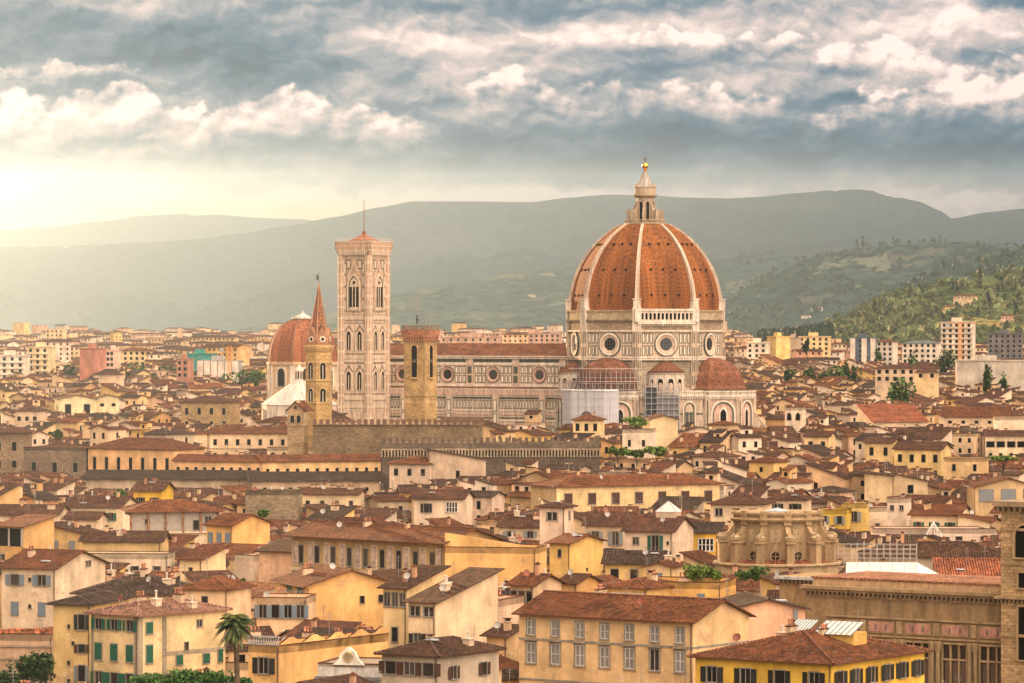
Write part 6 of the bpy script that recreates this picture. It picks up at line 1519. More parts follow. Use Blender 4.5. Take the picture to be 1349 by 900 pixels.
house('villa with a glazed loggia of slim clay columns under a broad rust roof', 172, 287, 673, 19, 14, 11, 'hip', (0.80, 0.68, 0.50), 'rust', [], 17, 708, 'the loggia villa', 0, 'villa', extra=x_logg, oh=1.2)
house('vivid yellow house with two windows and plants on its west terrace', 176, 213, 646, 19, -12, 9, 'gx', (0.80, 0.52, 0.07), 'dusk', [S_(2.4, 2, 1.0, 1.4, 'open:brown')], 19, 664, 'the vivid yellow house', 1)
house('tall brown stone palace cut by the edge of the view, overhanging dark roof', -12, 29, 569, 24, -8, 12, 'hip', (0.33, 0.23, 0.14), 'dusk', [S_(4.5, 2, 1.4, 2.6, 'dark'), S_(10, 2, 1.4, 2, 'dark')], 14, 622, 'the brown stone palace', 0, 'palace', 'palace', wmat='stone', oh=1.5)
house('dark stone hall with arched recesses and a flat red edged roof', 31, 113, 590, 20, -14, 14, 'flat', (0.22, 0.16, 0.11), 'rust', [S_(6.0, 3, 1.4, 3.0, 'dark')], yb=622, phrase='the dark stone hall', chim=0, wmat='stone', cat='hall')
house('large pale green gabled block with two tall stair windows', 77, 127, 526, 27, 14, 12, 'gy', (0.78, 0.70, 0.44), 'red', [S_(5, 2, 2.4, 5.5, 'dark')], 12, 544, 'the stair windowed block', 0)
house('pale green gabled house beside the block with tall stair windows', 127, 157, 524, 27.5, 8, 12, 'gy', (0.80, 0.70, 0.44), 'red', [S_(3, 2, 1.5, 1.2, 'dark')], 13, 540, 'the pale green house', 0)
house('white house with three square windows beneath an overhanging pyramid roof', 20, 51, 541, 26, -14, 9, 'hip', (0.80, 0.62, 0.46), 'dusk', [S_(3, 3, 1.3, 1.5, 'dark')], 19, 559, 'the pyramid roofed white house', 0)
house('square brown stone palace with hipped roof standing over the western roofs', 238, 303, 530, 28, -12, 14, 'hip', (0.44, 0.30, 0.15), 'dusk', [S_(3.5, 4, 1.2, 2.4, 'dark'), S_(8, 4, 1.0, 1.4, 'dark')], 17, 557, 'the square stone palace', 0, 'palace', 'palace', wmat='stone')
house('wide cream palace with square windows below the ochre spire', 276, 380, 571, 21, -4, 12, 'gx', (0.80, 0.62, 0.42), 'rust', [S_(3.0, 7, 1.1, 1.9, 'dark'), S_(7.2, 7, 1.0, 1.2, 'dark')], 15, 594, 'the cream palace', 0, 'palace', 'palace', courses=(5.2,))
house('cream terrace range with five arches beneath the battlemented wall', 352, 470, 590, 20.5, -2, 8, 'flat', (0.78, 0.62, 0.42), 'rust', [S_(3.0, 8, 1.8, 3.0, 'arch')], yb=602, phrase='the arched terrace range', chim=0)
house('cream house under a long dusky roof with a skylight, near the potted terrace', -20, 75, 678, 15.5, -8, 11, 'gx', 'pale', 'dusk', [S_(2.2, 3, 1.1, 1.3, 'open:brown')], 17, 692, 'the long dusky roof', 2)
house('white shuttered house under a wide dusky roof below the vivid yellow house', 88, 158, 668, 16.5, -14, 12, 'gx', (0.78, 0.66, 0.44), 'dusk', [S_(2.2, 3, 1.1, 1.7, 'open:green')], 18, 690, 'the green white shuttered house', 2)
house('small cream house with two brown shutters in front of the loggia villa', 86, 127, 684, 16, -10, 8, 'gx', 'pale', 'dusk', [S_(1.9, 2, 1.0, 1.3, 'closed:brown')], 16, 702, 'the small brown shuttered house', 0)
def x_open(e, x0, x1, y0, y1, h, f):
    b = MB(); b.box(x0 + .2, x1 - .3, y0 - .03, y0, h - 3.8, h - .4, 'dark'); b.build('opening', e)
    for x in (x0 + .3, (x0 + x1) / 2, x1 - .3): c = MB(); c.lathe([(.22, h - 3.8), (.18, h - .6), (.3, h - .3)], 8, 'trim', (0.4, 0.36, 0.32), cx=x, cy=y0 - .2); c.build('column', e)
house('house with a deep dark open loggia and a stained ochre side wall', -6, 31, 694, 18, -33, 9, 'shed_f', (0.72, 0.46, 0.19), 'rust', [S_(6.4, 2, 1.2, 2, 'dark')], 10, 735, 'the dark loggia house', 0, extra=x_open)
house('mustard walled house with a small grey window next to the dark loggia house', 62, 106, 702, 16, -16, 9, 'shed_r', (0.66, 0.48, 0.22), 'brown', [S_(2.4, 2, 1.1, 1.5, 'closed:grey')], 12, 732, 'the grey windowed mustard house', 1)
house('long stained white parapet building with small dark openings', 76, 221, 730, 14.5, -6, 7, 'flat', (0.70, 0.60, 0.46), 'brown', [S_(2.6, 5, 1.4, .7, 'dark')], yb=748, phrase='the stained parapet building', chim=0)
house('brown roofed mustard range running behind the stained parapet', 108, 212, 713, 15.5, -4, 9, 'gx', (0.64, 0.47, 0.23), 'brown', [], 18, 728, 'the mustard range', 1)
house('small cream attic house with a tiled lean to roof', 237, 266, 737, 17.5, -25, 8, 'shed_f', (0.80, 0.66, 0.40), 'rust', [S_(1.9, 1, .7, 1.0, 'dark')], 12, 756, 'the cream attic house', 0)
house('orange gabled house with grey glazed terrace front', 272, 306, 692, 18, -33, 12, 'gx', (0.80, 0.50, 0.20), 'rust', [S_(2.6, 3, 1.0, 2.0, 'closed:blue')], 16, 712, 'the orange gabled house', 0)
house('long pinkish white attic wall with four dark slot windows above the tiled roof', 1150, 1312, 697, 14.5, -2, 9, 'flat', (0.74, 0.60, 0.50), 'rust', [S_(1.9, 5, 1.3, .7, 'dark')], yb=706, phrase='the slot windowed attic wall', chim=0)
house('wide hipped brown roof over a grey wall behind the white pavilion', 1140, 1330, 733, 16, -2, 13, 'hip', (0.44, 0.37, 0.29), 'brown', [S_(2.4, 7, 1.3, 1.9, 'bars')], 17, 752, 'the wide hipped roof', 2)
house('low building with a bright orange tiled roof beside the library tower', 1238, 1330, 761, 16.6, -3, 9, 'shed_f', (0.70, 0.56, 0.42), 'bright', [], 14, 766, 'the bright orange roof', 0)
house('yellow house with grey shutters half hidden by the baroque church', 1076, 1116, 672, 16.5, -12, 8, 'flat', (0.78, 0.56, 0.10), 'brown', [S_(2.2, 2, 1.0, 1.7, 'open:grey')], yb=692, phrase='the half hidden yellow house')
house('taller yellow house with a white framed door window behind the half hidden one', 1108, 1142, 664, 17.5, -10, 9, 'flat', (0.80, 0.60, 0.20), 'brown', [S_(2.8, 1, 1.4, 2.2, 'open:grey')], yb=686, phrase='the taller yellow house')
house('small white cube house with a dark door next to the narrow white tower', 1143, 1169, 669, 16.5, -12, 7, 'flat', (0.80, 0.68, 0.54), 'rust', [S_(4.2, 1, .9, 1.5, 'closed:brown')], yb=692, phrase='the white cube house', chim=0)
house('narrow white stair tower with one window', 1169, 1194, 657, 19.5, -16, 6, 'flat', (0.80, 0.68, 0.55), 'rust', [S_(2.0, 2, .8, 1.1, 'bars')], yb=690, phrase='the narrow white tower', chim=0)
house('white house with a vivid rust roof and green shutters above the slot windowed attic', 1200, 1262, 679, 16.8, -20, 12, 'gx', (0.80, 0.66, 0.46), 'rust', [S_(2.4, 3, 1.0, 1.7, 'open:green')], 16, 695, 'the vivid rust roofed house', 1)
house('low white annexe with two small windows beside the vivid rust roofed house', 1262, 1304, 688, 15.5, -12, 8, 'shed_r', (0.80, 0.68, 0.48), 'rust', [S_(1.6, 2, 1.0, .9, 'dark')], 12, 700, 'the white annexe', 0)
house('wide gabled house with a grey glazed front at the edge of the view', 1285, 1372, 642, 19, 3, 12, 'gy', (0.62, 0.46, 0.26), 'rust', [S_(1.9, 3, 3.0, 2.6, 'closed:grey')], 15, 664, 'the grey glazed gable house', 0)
house('ochre house with four green shutters, a gabled flank and a skylight on top', 1178, 1240, 592, 20, -22, 11, 'gx', (0.76, 0.58, 0.26), 'dusk', [S_(2.8, 4, 1.2, 2.2, 'dark'), S_(7, 4, 1, 1.3, 'dark')], 17, 616, 'the four shuttered ochre house', 0)
house('ochre house with a blue green shutter next to the four shuttered one', 1139, 1176, 583, 21, -18, 9, 'gx', (0.80, 0.60, 0.30), 'dusk', [S_(2.8, 2, 1.2, 2.4, 'dark')], 15, 600, 'the blue green shuttered house', 0)
house('pale ochre house with two dark windows east of the cathedral foot', 1060, 1092, 575, 22, -18, 9, 'gx', (0.80, 0.60, 0.34), 'dusk', [S_(2.8, 2, 1.3, 2.2, 'dark')], 16, 590, 'the two windowed pale house', 0)
house('blank beige party wall with a sloping stained top', 1139, 1176, 627, 19.5, -5, 10, 'shed_r', (0.68, 0.54, 0.34), 'brown', [], 6, 655, 'the blank beige wall', 0)
house('stained beige house with one window sloping down from the blank wall', 1177, 1222, 634, 18, 10, 10, 'shed_r', (0.60, 0.47, 0.30), 'brown', [S_(2.0, 1, 1.4, 2.0, 'bars')], 12, 656, 'the stained beige house', 0)
house('ochre cube house with a small window and a dark tiled lean to', 1243, 1298, 604, 20, -12, 10, 'flat', (0.70, 0.50, 0.27), 'brown', [S_(2.6, 2, .9, 1.8, 'bars')], yb=626, phrase='the ochre cube house')
house('cream building with a row of big dark windows at the edge of view', 1298, 1380, 574, 22, -5, 12, 'gx', (0.80, 0.66, 0.46), 'dusk', [S_(2.8, 6, 2.4, 1.8, 'dark'), S_(6, 6, 1, .8, 'dark')], 12, 600, 'the big windowed cream building', 0)
house('low building with a huge bright orange roof among the eastern roofs', 1150, 1222, 556, 20.5, 8, 26, 'shed_f', (0.74, 0.60, 0.44), 'bright', [], 13, 560, 'the huge orange roof', 0)
house('tall church like hall with a long rust roof and white gable', 1243, 1330, 549, 24.5, -8, 16, 'gx', (0.78, 0.60, 0.42), 'rust', [S_(2.0, 5, 1.2, 1.0, 'dark')], 22, 556, 'the long rust roofed hall', 0)
house('white building with a green glass ridge lantern beside the long rust roofed hall', 1310, 1372, 550, 25, -5, 12, 'flat', (0.80, 0.68, 0.52), 'rust', [], yb=562, phrase='the green lantern building', chim=0)
house('narrow white tower house with a twin arched window', 1034, 1057, 537, 30, -14, 7, 'flat', (0.78, 0.64, 0.50), 'rust', [S_(3.0, 2, 1.4, 2.4, 'arch')], yb=557, phrase='the twin arched tower house', chim=0)
# ------------------------------------------------------------------ trees
def leaf_cloud(mb, c, rx, ry, rz, n, size, col, seed, M=None):
    r = random.Random(seed)
    lumps = [(r.gauss(0, .42), r.gauss(0, .42), r.uniform(-.5, .8), r.uniform(.28, .55)) for _ in range(max(5, int(n / 60)))]
    for i in range(n):
        L = r.choice(lumps)
        while True:
            x, y, z = r.uniform(-1, 1), r.uniform(-1, 1), r.uniform(-1, 1)
            q = x * x + y * y + z * z
            if .25 < q < 1: break
        px = c[0] + (L[0] + x * L[3]) * rx; py = c[1] + (L[1] + y * L[3]) * ry; pz = c[2] + (L[2] * .8 + z * L[3]) * rz
        a = r.uniform(0, 2 * PI); b = r.uniform(-1.1, 1.1); s = size * r.uniform(.6, 1.3)
        u = Vector((math.cos(a) * math.cos(b), math.sin(a) * math.cos(b), math.sin(b))) * s
        v = Vector((-math.sin(a), math.cos(a), r.uniform(-.6, .6))).normalized() * s * .7
        p = Vector((px, py, pz)); k = r.uniform(.75, 1.25); cc = (col[0] * k, col[1] * k, col[2] * k)
        mb.face([p - u, p + v * .9 - u * .2, p + u, p - v * .9 + u * .2], 'leaf', cc)
def trunk(mb, h, r, seed, spread=1.2, n=5):
    q = random.Random(seed); p = Vector((0, 0, 0)); z = 0
    for i in range(5):
        nz_ = Vector((q.uniform(-.15, .15) * i, q.uniform(-.15, .15) * i, h * (i + 1) / 5)); mb.tube(p, nz_, r * (1 - i * .13), 'bark', n=7, r2=r * (1 - (i + 1) * .13)); p = nz_
    for i in range(n):
        a = 2 * PI * i / n + q.random(); e_ = p + Vector((math.cos(a) * spread, math.sin(a) * spread, spread * q.uniform(.5, 1.1))); mb.tube(p - Vector((0, 0, h * .12)), e_, r * .4, 'bark', n=5, r2=r * .12)
def tree(label, px, ytop, ybot_crown, D, w_px, col, n, leaf, name='tree', cat='tree', seed=0, group=None, perched=False, low=False):
    s = FPX / D; zt = zat(ytop, D); zb = zat(ybot_crown, D)
    if low: zb = min(zb, gz(D) + (zt - gz(D)) * .28)
    rr = w_px / s / 2; cz = (zt + zb) / 2; rz = (zt - zb) / 2
    z0 = zb - .5 if perched else gz(D) - .3
    e = empty(name, label, cat, (at(px, D), D, z0), 0, group)
    t = MB(); trunk(t, max(.6, zb - z0 + rz * .3), max(.06, rr * .07), seed, rr * .5); t.build('trunk', e)
    c = MB(); leaf_cloud(c, (0, 0, cz - z0), rr, rr, rz, n, leaf, col, seed); c.build('crown', e)
    VIS.append((px - w_px / 2, px + w_px / 2, ybot_crown, D))
    return e
DG = (0.040, 0.075, 0.018); LG = (0.10, 0.16, 0.025); MG = (0.060, 0.11, 0.022)
tree('dark leafy tree at the corner below the potted terrace', 44, 860, 905, 478, 50, (0.030, 0.060, 0.016), 3200, .28, seed=1)
tree('dark low tree at the very corner beside the tallest corner tree', 8, 885, 915, 470, 40, (0.030, 0.060, 0.016), 1400, .28, seed=2)
for i, (px, yt, w, nm) in enumerate(((196, 888, 46, 'rounded green treetop under the green shuttered facade'), (240, 882, 60, 'widest green treetop in front of the cream corner house'), (283, 884, 50, 'green treetop beside the palm trunk'), (318, 893, 30, 'small green treetop just beyond the palm trunk'))):
    tree(nm, px, yt, 912, 468 + i * 2, w, (0.050, 0.12, 0.022), 2600, .24, seed=10 + i, group='treetops below the cream house')
for i, (px, yt, yb, D_, w, nm) in enumerate(((916, 742, 766, 606, 30, 'leafy terrace shrub above the flat orange house'), (935, 746, 766, 608, 28, 'yellow green shrub on the roof terrace beside the leafy one'), (992, 746, 768, 504, 36, 'shrub growing over the terrace above the salmon gabled house'),
        (813, 588, 602, 1085, 24, 'pale green tree below the pergola terrace'), (865, 588, 603, 1080, 34, 'bright lime tree among the roofs below the pergola'), (838, 592, 604, 1083, 22, 'lime shrub between the two bright trees'),
        (838, 550, 563, 1150, 34, 'vine of the pergola on the white terrace block'), (345, 672, 682, 800, 14, 'tiny lime shrub behind the orange gabled house'), (75, 566, 578, 1300, 16, 'small round green tree near the dark stone hall'),
        (320, 762, 775, 600, 10, 'narrow climbing plant by the peach house'), (158, 645, 655, 885, 14, 'potted plants on the vivid yellow terrace'), (1322, 600, 607, 1150, 36, 'trimmed green hedge on an eastern roof terrace'))):
    tree(nm, px, yt, yb, D_, w, LG if i not in (2, 8) else MG, 900, .26 if D_ < 700 else .5, 'shrub' if i not in (3, 4) else 'tree', 'shrub' if i not in (3, 4) else 'tree', 30 + i, perched=i in (0, 1, 2, 6))
pk = [(178, 478, 505, 2250, 26), (196, 482, 503, 2200, 30), (213, 480, 502, 2260, 36), (232, 486, 504, 2200, 28), (168, 490, 506, 2150, 22), (178, 494, 508, 2100, 24), (300, 490, 508, 2000, 34), (322, 488, 506, 2020, 40), (285, 496, 510, 1980, 30), (340, 484, 500, 2100, 30), (88, 480, 500, 2150, 22),
      (1068, 480, 496, 2000, 22), (1100, 478, 492, 1980, 30), (1084, 484, 498, 1960, 24), (1118, 478, 492, 2000, 20), (1204, 466, 482, 2150, 26), (1252, 458, 468, 2250, 26), (1038, 482, 496, 2050, 20), (1184, 497, 512, 1680, 42), (1158, 460, 470, 2400, 12), (1300, 482, 496, 1900, 10), (1324, 494, 506, 1800, 14)]
ordn = 'first second third fourth fifth sixth seventh eighth ninth tenth eleventh'.split()
for i, (px, yt, yb, D_, w) in enumerate(pk):
    if i == 18: lab = 'broad dark umbrella shaped tree below the long balcony building'
    elif i < 11: lab = '%s green tree, counting eastward, of the park near the teal netting' % ordn[sorted(range(11), key=lambda k: pk[k][0]).index(i)]
    else: lab = '%s green tree, counting eastward, among the modern eastern blocks' % ordn[[k for k in sorted(range(11, 22), key=lambda k: pk[k][0])].index(i)]
    tree(lab, px, yt, yb, D_, w, DG if i % 3 else MG, 900, 1.0, seed=60 + i, low=True)
tree('pointed dark cypress east of the cathedral before the sunlit blocks', 1063, 448, 468, 2400, 9, (0.02, 0.035, 0.014), 500, .8, 'cypress', 'cypress', 99)

def palm():
    D = 470.0; s = FPX / D; e = empty('palm_tree', 'tall palm with a round crown of drooping fronds before the cream corner house', 'palm tree', (at(310, D), D, 0), 0)
    top = zat(822, D)
    t = MB(); n = 14; p = Vector((0, 0, 0))
    for i in range(n):
        q = Vector((.25 * math.sin(i * .25), 0, top * (i + 1) / n)); t.tube(p, q, .36, 'bark', n=9, r2=.30); p = q
    t.lathe([(.3, top - 1.3), (.55, top - .6), (.62, top), (.3, top + .5)], 9, 'bark', cx=p.x); t.build('trunk', e)
    r = random.Random(3)
    for k in range(96):
        f = MB(); a = r.uniform(0, 2 * PI); lift = r.uniform(-.75, 1.5); L = r.uniform(2.5, 3.3); m = 12
        pts = []
        for i in range(m + 1):
            u = i / m; rad_ = L * u * math.cos(lift * (1 - u * .3)) * (1 - .12 * u); z = top + .2 + L * (math.sin(lift) * u - u * u * (.36 + .30 * max(0, lift)))
            pts.append(Vector((p.x + rad_ * math.cos(a), rad_ * math.sin(a), z)))
        side = Vector((-math.sin(a), math.cos(a), 0)); g = r.uniform(.8, 1.25)
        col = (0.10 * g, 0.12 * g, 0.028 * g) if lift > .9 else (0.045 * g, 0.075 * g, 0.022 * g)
        for i in range(m):
            f.tube(pts[i], pts[i + 1], .035, 'leaf', (0.14, 0.12, 0.05), 3)
            for sg in (-1, 1):
                for h_ in (0, .5):
                    b = pts[i].lerp(pts[i + 1], h_); ln = .62 * math.sin(PI * min(1, (i + h_) / m * .85 + .12)); d = (pts[i + 1] - pts[i]).normalized()
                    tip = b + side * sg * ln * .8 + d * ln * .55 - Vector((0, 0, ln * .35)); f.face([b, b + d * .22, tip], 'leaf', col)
        f.build('frond', e)
    VIS.append((278, 342, 862, D))
palm()

# people on the flat roof of the stone tower house
def person(label, px, coat, legs, seed):
    D = 893.0; z = 18.25
    r = random.Random(seed)
    e = bpy.data.meshes.new('person'); V = [(0, 0, .95), (0, 0, 1.2), (0, 0, 1.42), (0, 0, 1.55), (0, 0, 1.68), (-.2, 0, 1.38), (-.26, -.05, 1.1), (-.2, -.18, .88), (.2, 0, 1.38), (.26, 0, 1.1), (.24, -.12, .86), (-.1, 0, .88), (-.11, 0, .48), (-.12, 0, .06), (.1, 0, .88), (.12, -.04, .48), (.12, .02, .06), (-.12, -.14, .03), (.12, -.12, .03)]
    E = [(0, 1), (1, 2), (2, 3), (3, 4), (2, 5), (5, 6), (6, 7), (2, 8), (8, 9), (9, 10), (0, 11), (11, 12), (12, 13), (13, 17), (0, 14), (14, 15), (15, 16), (16, 18)]
    e.from_pydata(V, E, []); o = bpy.data.objects.new('person', e); COL.objects.link(o)
    rad_ = [.15, .14, .17, .055, .105, .07, .05, .04, .07, .05, .04, .09, .06, .05, .09, .06, .05, .045, .045]
    md = o.modifiers.new('skin', 'SKIN'); 
    for i, v in enumerate(e.skin_vertices[0].data): v.radius = (rad_[i], rad_[i]); v.use_root = i == 0
    o.modifiers.new('sub', 'SUBSURF').levels = 1
    dg = bpy.context.evaluated_depsgraph_get(); me = bpy.data.meshes.new_from_object(o.evaluated_get(dg)); o.modifiers.clear(); o.data = me
    for nm, c in (('coat', coat), ('trousers', legs), ('skin', (0.55, 0.34, 0.24)), ('hair', (0.05, 0.03, 0.02))):
        key = nm + str(seed); m = bpy.data.materials.new(key); m.use_nodes = True; m.node_tree.nodes['Principled BSDF'].inputs['Base Color'].default_value = c + (1,); me.materials.append(m)
    for pl in me.polygons:
        zc = pl.center.z; pl.material_index = 3 if zc > 1.70 else (2 if zc > 1.50 or (zc < .98 and abs(pl.center.x) > .19) else (0 if zc > .95 else 1))
        if pl.center.y > .03 and zc > 1.6: pl.material_index = 3
    o.location = (at(px, D), D, z); o.rotation_euler = (0, 0, r.uniform(-2, 2)); tag(o, label, 'person')
person('person in a light blue jacket standing on the flat stone roof', 358, (0.25, 0.45, 0.75), (0.05, 0.06, 0.1), 1)
person('person in a red top near the edge of the stone roof', 341, (0.5, 0.08, 0.06), (0.1, 0.1, 0.12), 2)
person('person in white leaning by the wall on the stone roof', 372, (0.8, 0.78, 0.72), (0.2, 0.16, 0.12), 3)

# white pavilion on the library terrace
def pavilion():
    D = 560.0; s = FPX / D; z = lambda y: CAMZ - (y - HZ) / s
    e = empty('pavilion', 'long white fabric pavilion roof with a hipped end on the library terrace', 'pavilion', (at(1180, D), D, 0), R(-6))
    w = 65 / s; zt = z(741); zb = z(761)
    r = MB(); x0, x1 = -w, w; n = 6
    for i in range(n):
        a = x0 + (x1 - 4 - x0) * i / n; b = x0 + (x1 - 4 - x0) * (i + 1) / n
        r.face([(a, -4.5, zb), (b, -4.5, zb), (b, 0, zt), (a, 0, zt)], 'sheet', (0.56, 0.54, 0.53)); r.face([(b, 4.5, zb), (a, 4.5, zb), (a, 0, zt), (b, 0, zt)], 'sheet', (0.56, 0.54, 0.53)); r.tube((b, -4.5, zb + .03), (b, 0, zt + .03), .07, 'paint', (0.5, 0.5, 0.5), 4)
    r.face([(x1 - 4, -4.5, zb), (x1, -4.5, zb - .2), (x1 - 4, 0, zt)], 'sheet', (0.8, 0.76, 0.7)); r.face([(x1, -4.5, zb - .2), (x1, 4.5, zb - .2), (x1 - 4, 0, zt)], 'sheet', (0.74, 0.66, 0.58)); r.face([(x1, 4.5, zb - .2), (x1 - 4, 4.5, zb), (x1 - 4, 0, zt)], 'sheet', (0.8, 0.76, 0.7))
    r.build('canopy', e)
    for k in range(7):
        x = x0 + (2 * w) * k / 6
        for y in (-4.4, 4.4): p = MB(); p.tube((x * .98, y, 0), (x * .98, y, zb), .1, 'paint', (0.6, 0.6, 0.58), 5); p.build('post', e)
    VIS.append((1112, 1252, 764, D - 2))
pavilion()

# steel scaffold grid on the roofs behind the pavilion
def roof_scaffold():
    D = 650.0; s = FPX / D; z = lambda y: CAMZ - (y - HZ) / s
    e = empty('roof_scaffolding', 'thin steel scaffold frame standing over the roofs behind the white pavilion', 'scaffolding', (at(1155, D), D, 0), R(-8))
    for r_ in range(2):
        t = MB(); w = 52 / s
        for i in range(13): x = -w + 2 * w * i / 12; t.tube((x, r_ * 3, 8), (x, r_ * 3, z(713 + (i * 7) % 9)), .05, 'paint', (0.45, 0.42, 0.38), 4)
        for k in range(6): t.tube((-w, r_ * 3, z(718 + 6 * k)), (w, r_ * 3, z(718 + 6 * k)), .045, 'paint', (0.45, 0.42, 0.38), 4)
        t.build('frame', e)
    # small white wire cone: a garden lantern of the roof
    e = empty('wire_spire', 'white wire cone on the roof above the scaffold frame', 'roof ornament', (at(1230, 760), 760, 0), 0)
    z = lambda y: CAMZ - (y - HZ) * 760 / FPX
    t = MB()
    for k in range(12): a = 2 * PI * k / 12; t.tube((1.9 * math.cos(a), 1.9 * math.sin(a), z(709)), (0, 0, z(687)), .04, 'paint', (0.85, 0.85, 0.82), 4)
    t.build('frame', e); t = MB(); t.lathe([(2.0, 8), (2.0, z(709))], 12, 'plaster', (0.7, 0.6, 0.5)); t.build('base', e)
roof_scaffold()

# ------------------------------------------------------------------ the rest of the old town, house by house on a rough street grid
rnd = random.Random(21)
CN = [('cream', (0.76, 0.55, 0.33)), ('cream', (0.78, 0.60, 0.40)), ('pale yellow', (0.78, 0.57, 0.30)), ('white', (0.80, 0.67, 0.52)), ('white', (0.76, 0.60, 0.48)), ('ochre', (0.72, 0.46, 0.21)),
      ('white', (0.80, 0.68, 0.55)), ('yellow', (0.77, 0.54, 0.22)), ('pink', (0.74, 0.52, 0.38)), ('sand coloured', (0.68, 0.50, 0.29)), ('tan', (0.56, 0.41, 0.24)), ('grey', (0.54, 0.45, 0.34)), ('peach', (0.76, 0.53, 0.32))]
RN = [('rust red', RPAL['rust']), ('red brown', RPAL['red']), ('brown', RPAL['brown']), ('dusky', RPAL['dusk']), ('dark', RPAL['dark'])]
def rect_hit(a, b, gap):
    for (p, q) in ((a, b), (b, a)):
        c, s = math.cos(q[2]), math.sin(q[2]); pc, ps = math.cos(p[2]), math.sin(p[2])
        dx, dy = p[0] - q[0], p[1] - q[1]
        if dx * dx + dy * dy > (p[3] + p[4] + q[3] + q[4]) ** 2: return False
        for i in (-1, -.33, .33, 1):
            for j in (-1, -.33, .33, 1):
                wx = p[0] + i * p[3] * pc - j * p[4] * ps - q[0]; wy = p[1] + i * p[3] * ps + j * p[4] * pc - q[1]
                lx = wx * c + wy * s; ly = -wx * s + wy * c
                if abs(lx) < q[3] + gap and abs(ly) < q[4] + gap: return True
    return False
GRID = {}
def gadd(r):
    k = int(r[0] // 40), int(r[1] // 40)
    ext = int((r[3] + r[4]) // 40) + 1
    for i in range(-ext, ext + 1):
        for j in range(-ext, ext + 1): GRID.setdefault((k[0] + i, k[1] + j), []).append(r)
for r_ in FOOT: gadd(r_)
PLAN = []; CAP = {}
def fill(D0, D1, step, hmin, hmax, tries, big=1.0):
    n = 0; a0 = R(-31)
    D = D0
    while D < D1:
        half = 0.165 * D + 25
        x = -half + rnd.uniform(0, step)
        while x < half:
            w = rnd.uniform(7, 15) * big; l = rnd.uniform(7, 14) * big
            yaw = a0 + R(rnd.gauss(0, 7)) + (R(rnd.choice((0, 0, 0, 45, 30, 62))) if rnd.random() < .45 else 0)
            px = x + rnd.uniform(-3, 3); py = D + rnd.uniform(-step * .5, step * .5)
            for shrink in (1, .8, .62, .45):
                r = (px, py, yaw, w * shrink / 2, l * shrink / 2)
                if r[3] < 2.6 or r[4] < 2.6: break
                if not any(rect_hit(r, q, .15) for q in GRID.get((int(px // 40), int(py // 40)), ())):
                    u = 674.5 + FPX * px / py; hw = (r[3] * abs(math.cos(yaw)) + r[4] * abs(math.sin(yaw)) + .8) * FPX / py
                    dn = py - r[3] - r[4]
                    h = rnd.uniform(hmin, hmax) if rnd.random() < .8 else rnd.uniform(hmin - 4, hmin)
                    rh = max(r[3], r[4]) * .36 + .7
                    lim = 1e9
                    for (a, b, yb, Dv) in VIS:
                        if py < Dv + 4 and u + hw > a and u - hw < b: lim = min(lim, CAMZ - (yb - HZ) * py / FPX)
                    if h + rh > lim: h = lim - rh - rnd.uniform(0, 1.2)
                    if h < 4.5: break
                    gadd(r); PLAN.append((r, h, u)); CAP[id(r)] = lim; n += 1
                    break
            x += step
        D += step * .92
    return n
fill(446, 600, 7.2, 12.5, 17.8, 1, .95)
fill(600, 960, 6.6, 12.0, 18.2, 1, .85)
fill(960, 1150, 7.6, 12.5, 20.5, 1, .85)
fill(1150, 1450, 8.6, 16.0, 25.0, 1, .95)
fill(1450, 2450, 11.5, 15.0, 23.0, 1, 1.05)
# those that show largest are things of their own
def size(p):
    (cx, cyy, yaw, hx, hy), h, u = p
    if not -60 < u < 1409: return 0
    return (hx + hy) / cyy * (h / cyy) * 1e6 if h > 6 else (hx + hy) / cyy * (2.0 / cyy) * 1e6
PLAN.sort(key=lambda p: -size(p))
N_HERO = len([h for h in HOUSES if h['obj'].name.startswith('house')])
N_IND = max(0, 296 - N_HERO)
# neighbours in front decide what can be seen: drop the ones the town hides entirely
def hidden(p, others):
    (cx, cyy, yaw, hx, hy), h, u = p
    top = HZ + (CAMZ - h - min(hx, hy) * .33) * FPX / cyy
    cover = 0
    w = (hx + hy) * .7 * FPX / cyy
    for s in (-.8, -.4, 0, .4, .8):
        uu = u + s * w; ok = False
        for (r2, h2, u2) in others:
            if r2[1] < cyy - 3:
                w2 = (r2[3] + r2[4]) * .62 * FPX / r2[1]
                if abs(uu - u2) < w2 and HZ + (CAMZ - h2 - .3) * FPX / r2[1] < top + 1.5: ok = True; break
        if not ok:
            for (a, b, yb, Dv) in VIS:
                pass
        cover += ok
    return cover == 5
near = [p for p in PLAN if p[0][1] < 1000]
HEROP = []
for hh in HOUSES:
    pass
vis_list = []; rest = []
for p in PLAN:
    if len(vis_list) < N_IND and not hidden(p, [q for q in near if abs(q[2] - p[2]) < 120]) : vis_list.append(p)
    else: rest.append(p)
labels = set(h['obj']['label'].lower() for h in HOUSES)
def relation(px, py, D, hx_):
    c = sorted(HOUSES_H, key=lambda h: (h['px'] - px) ** 2 * .6 + ((h['py'] - py) * 2.2) ** 2)
    return c
HOUSES_H = [h for h in HOUSES if h['hero']]
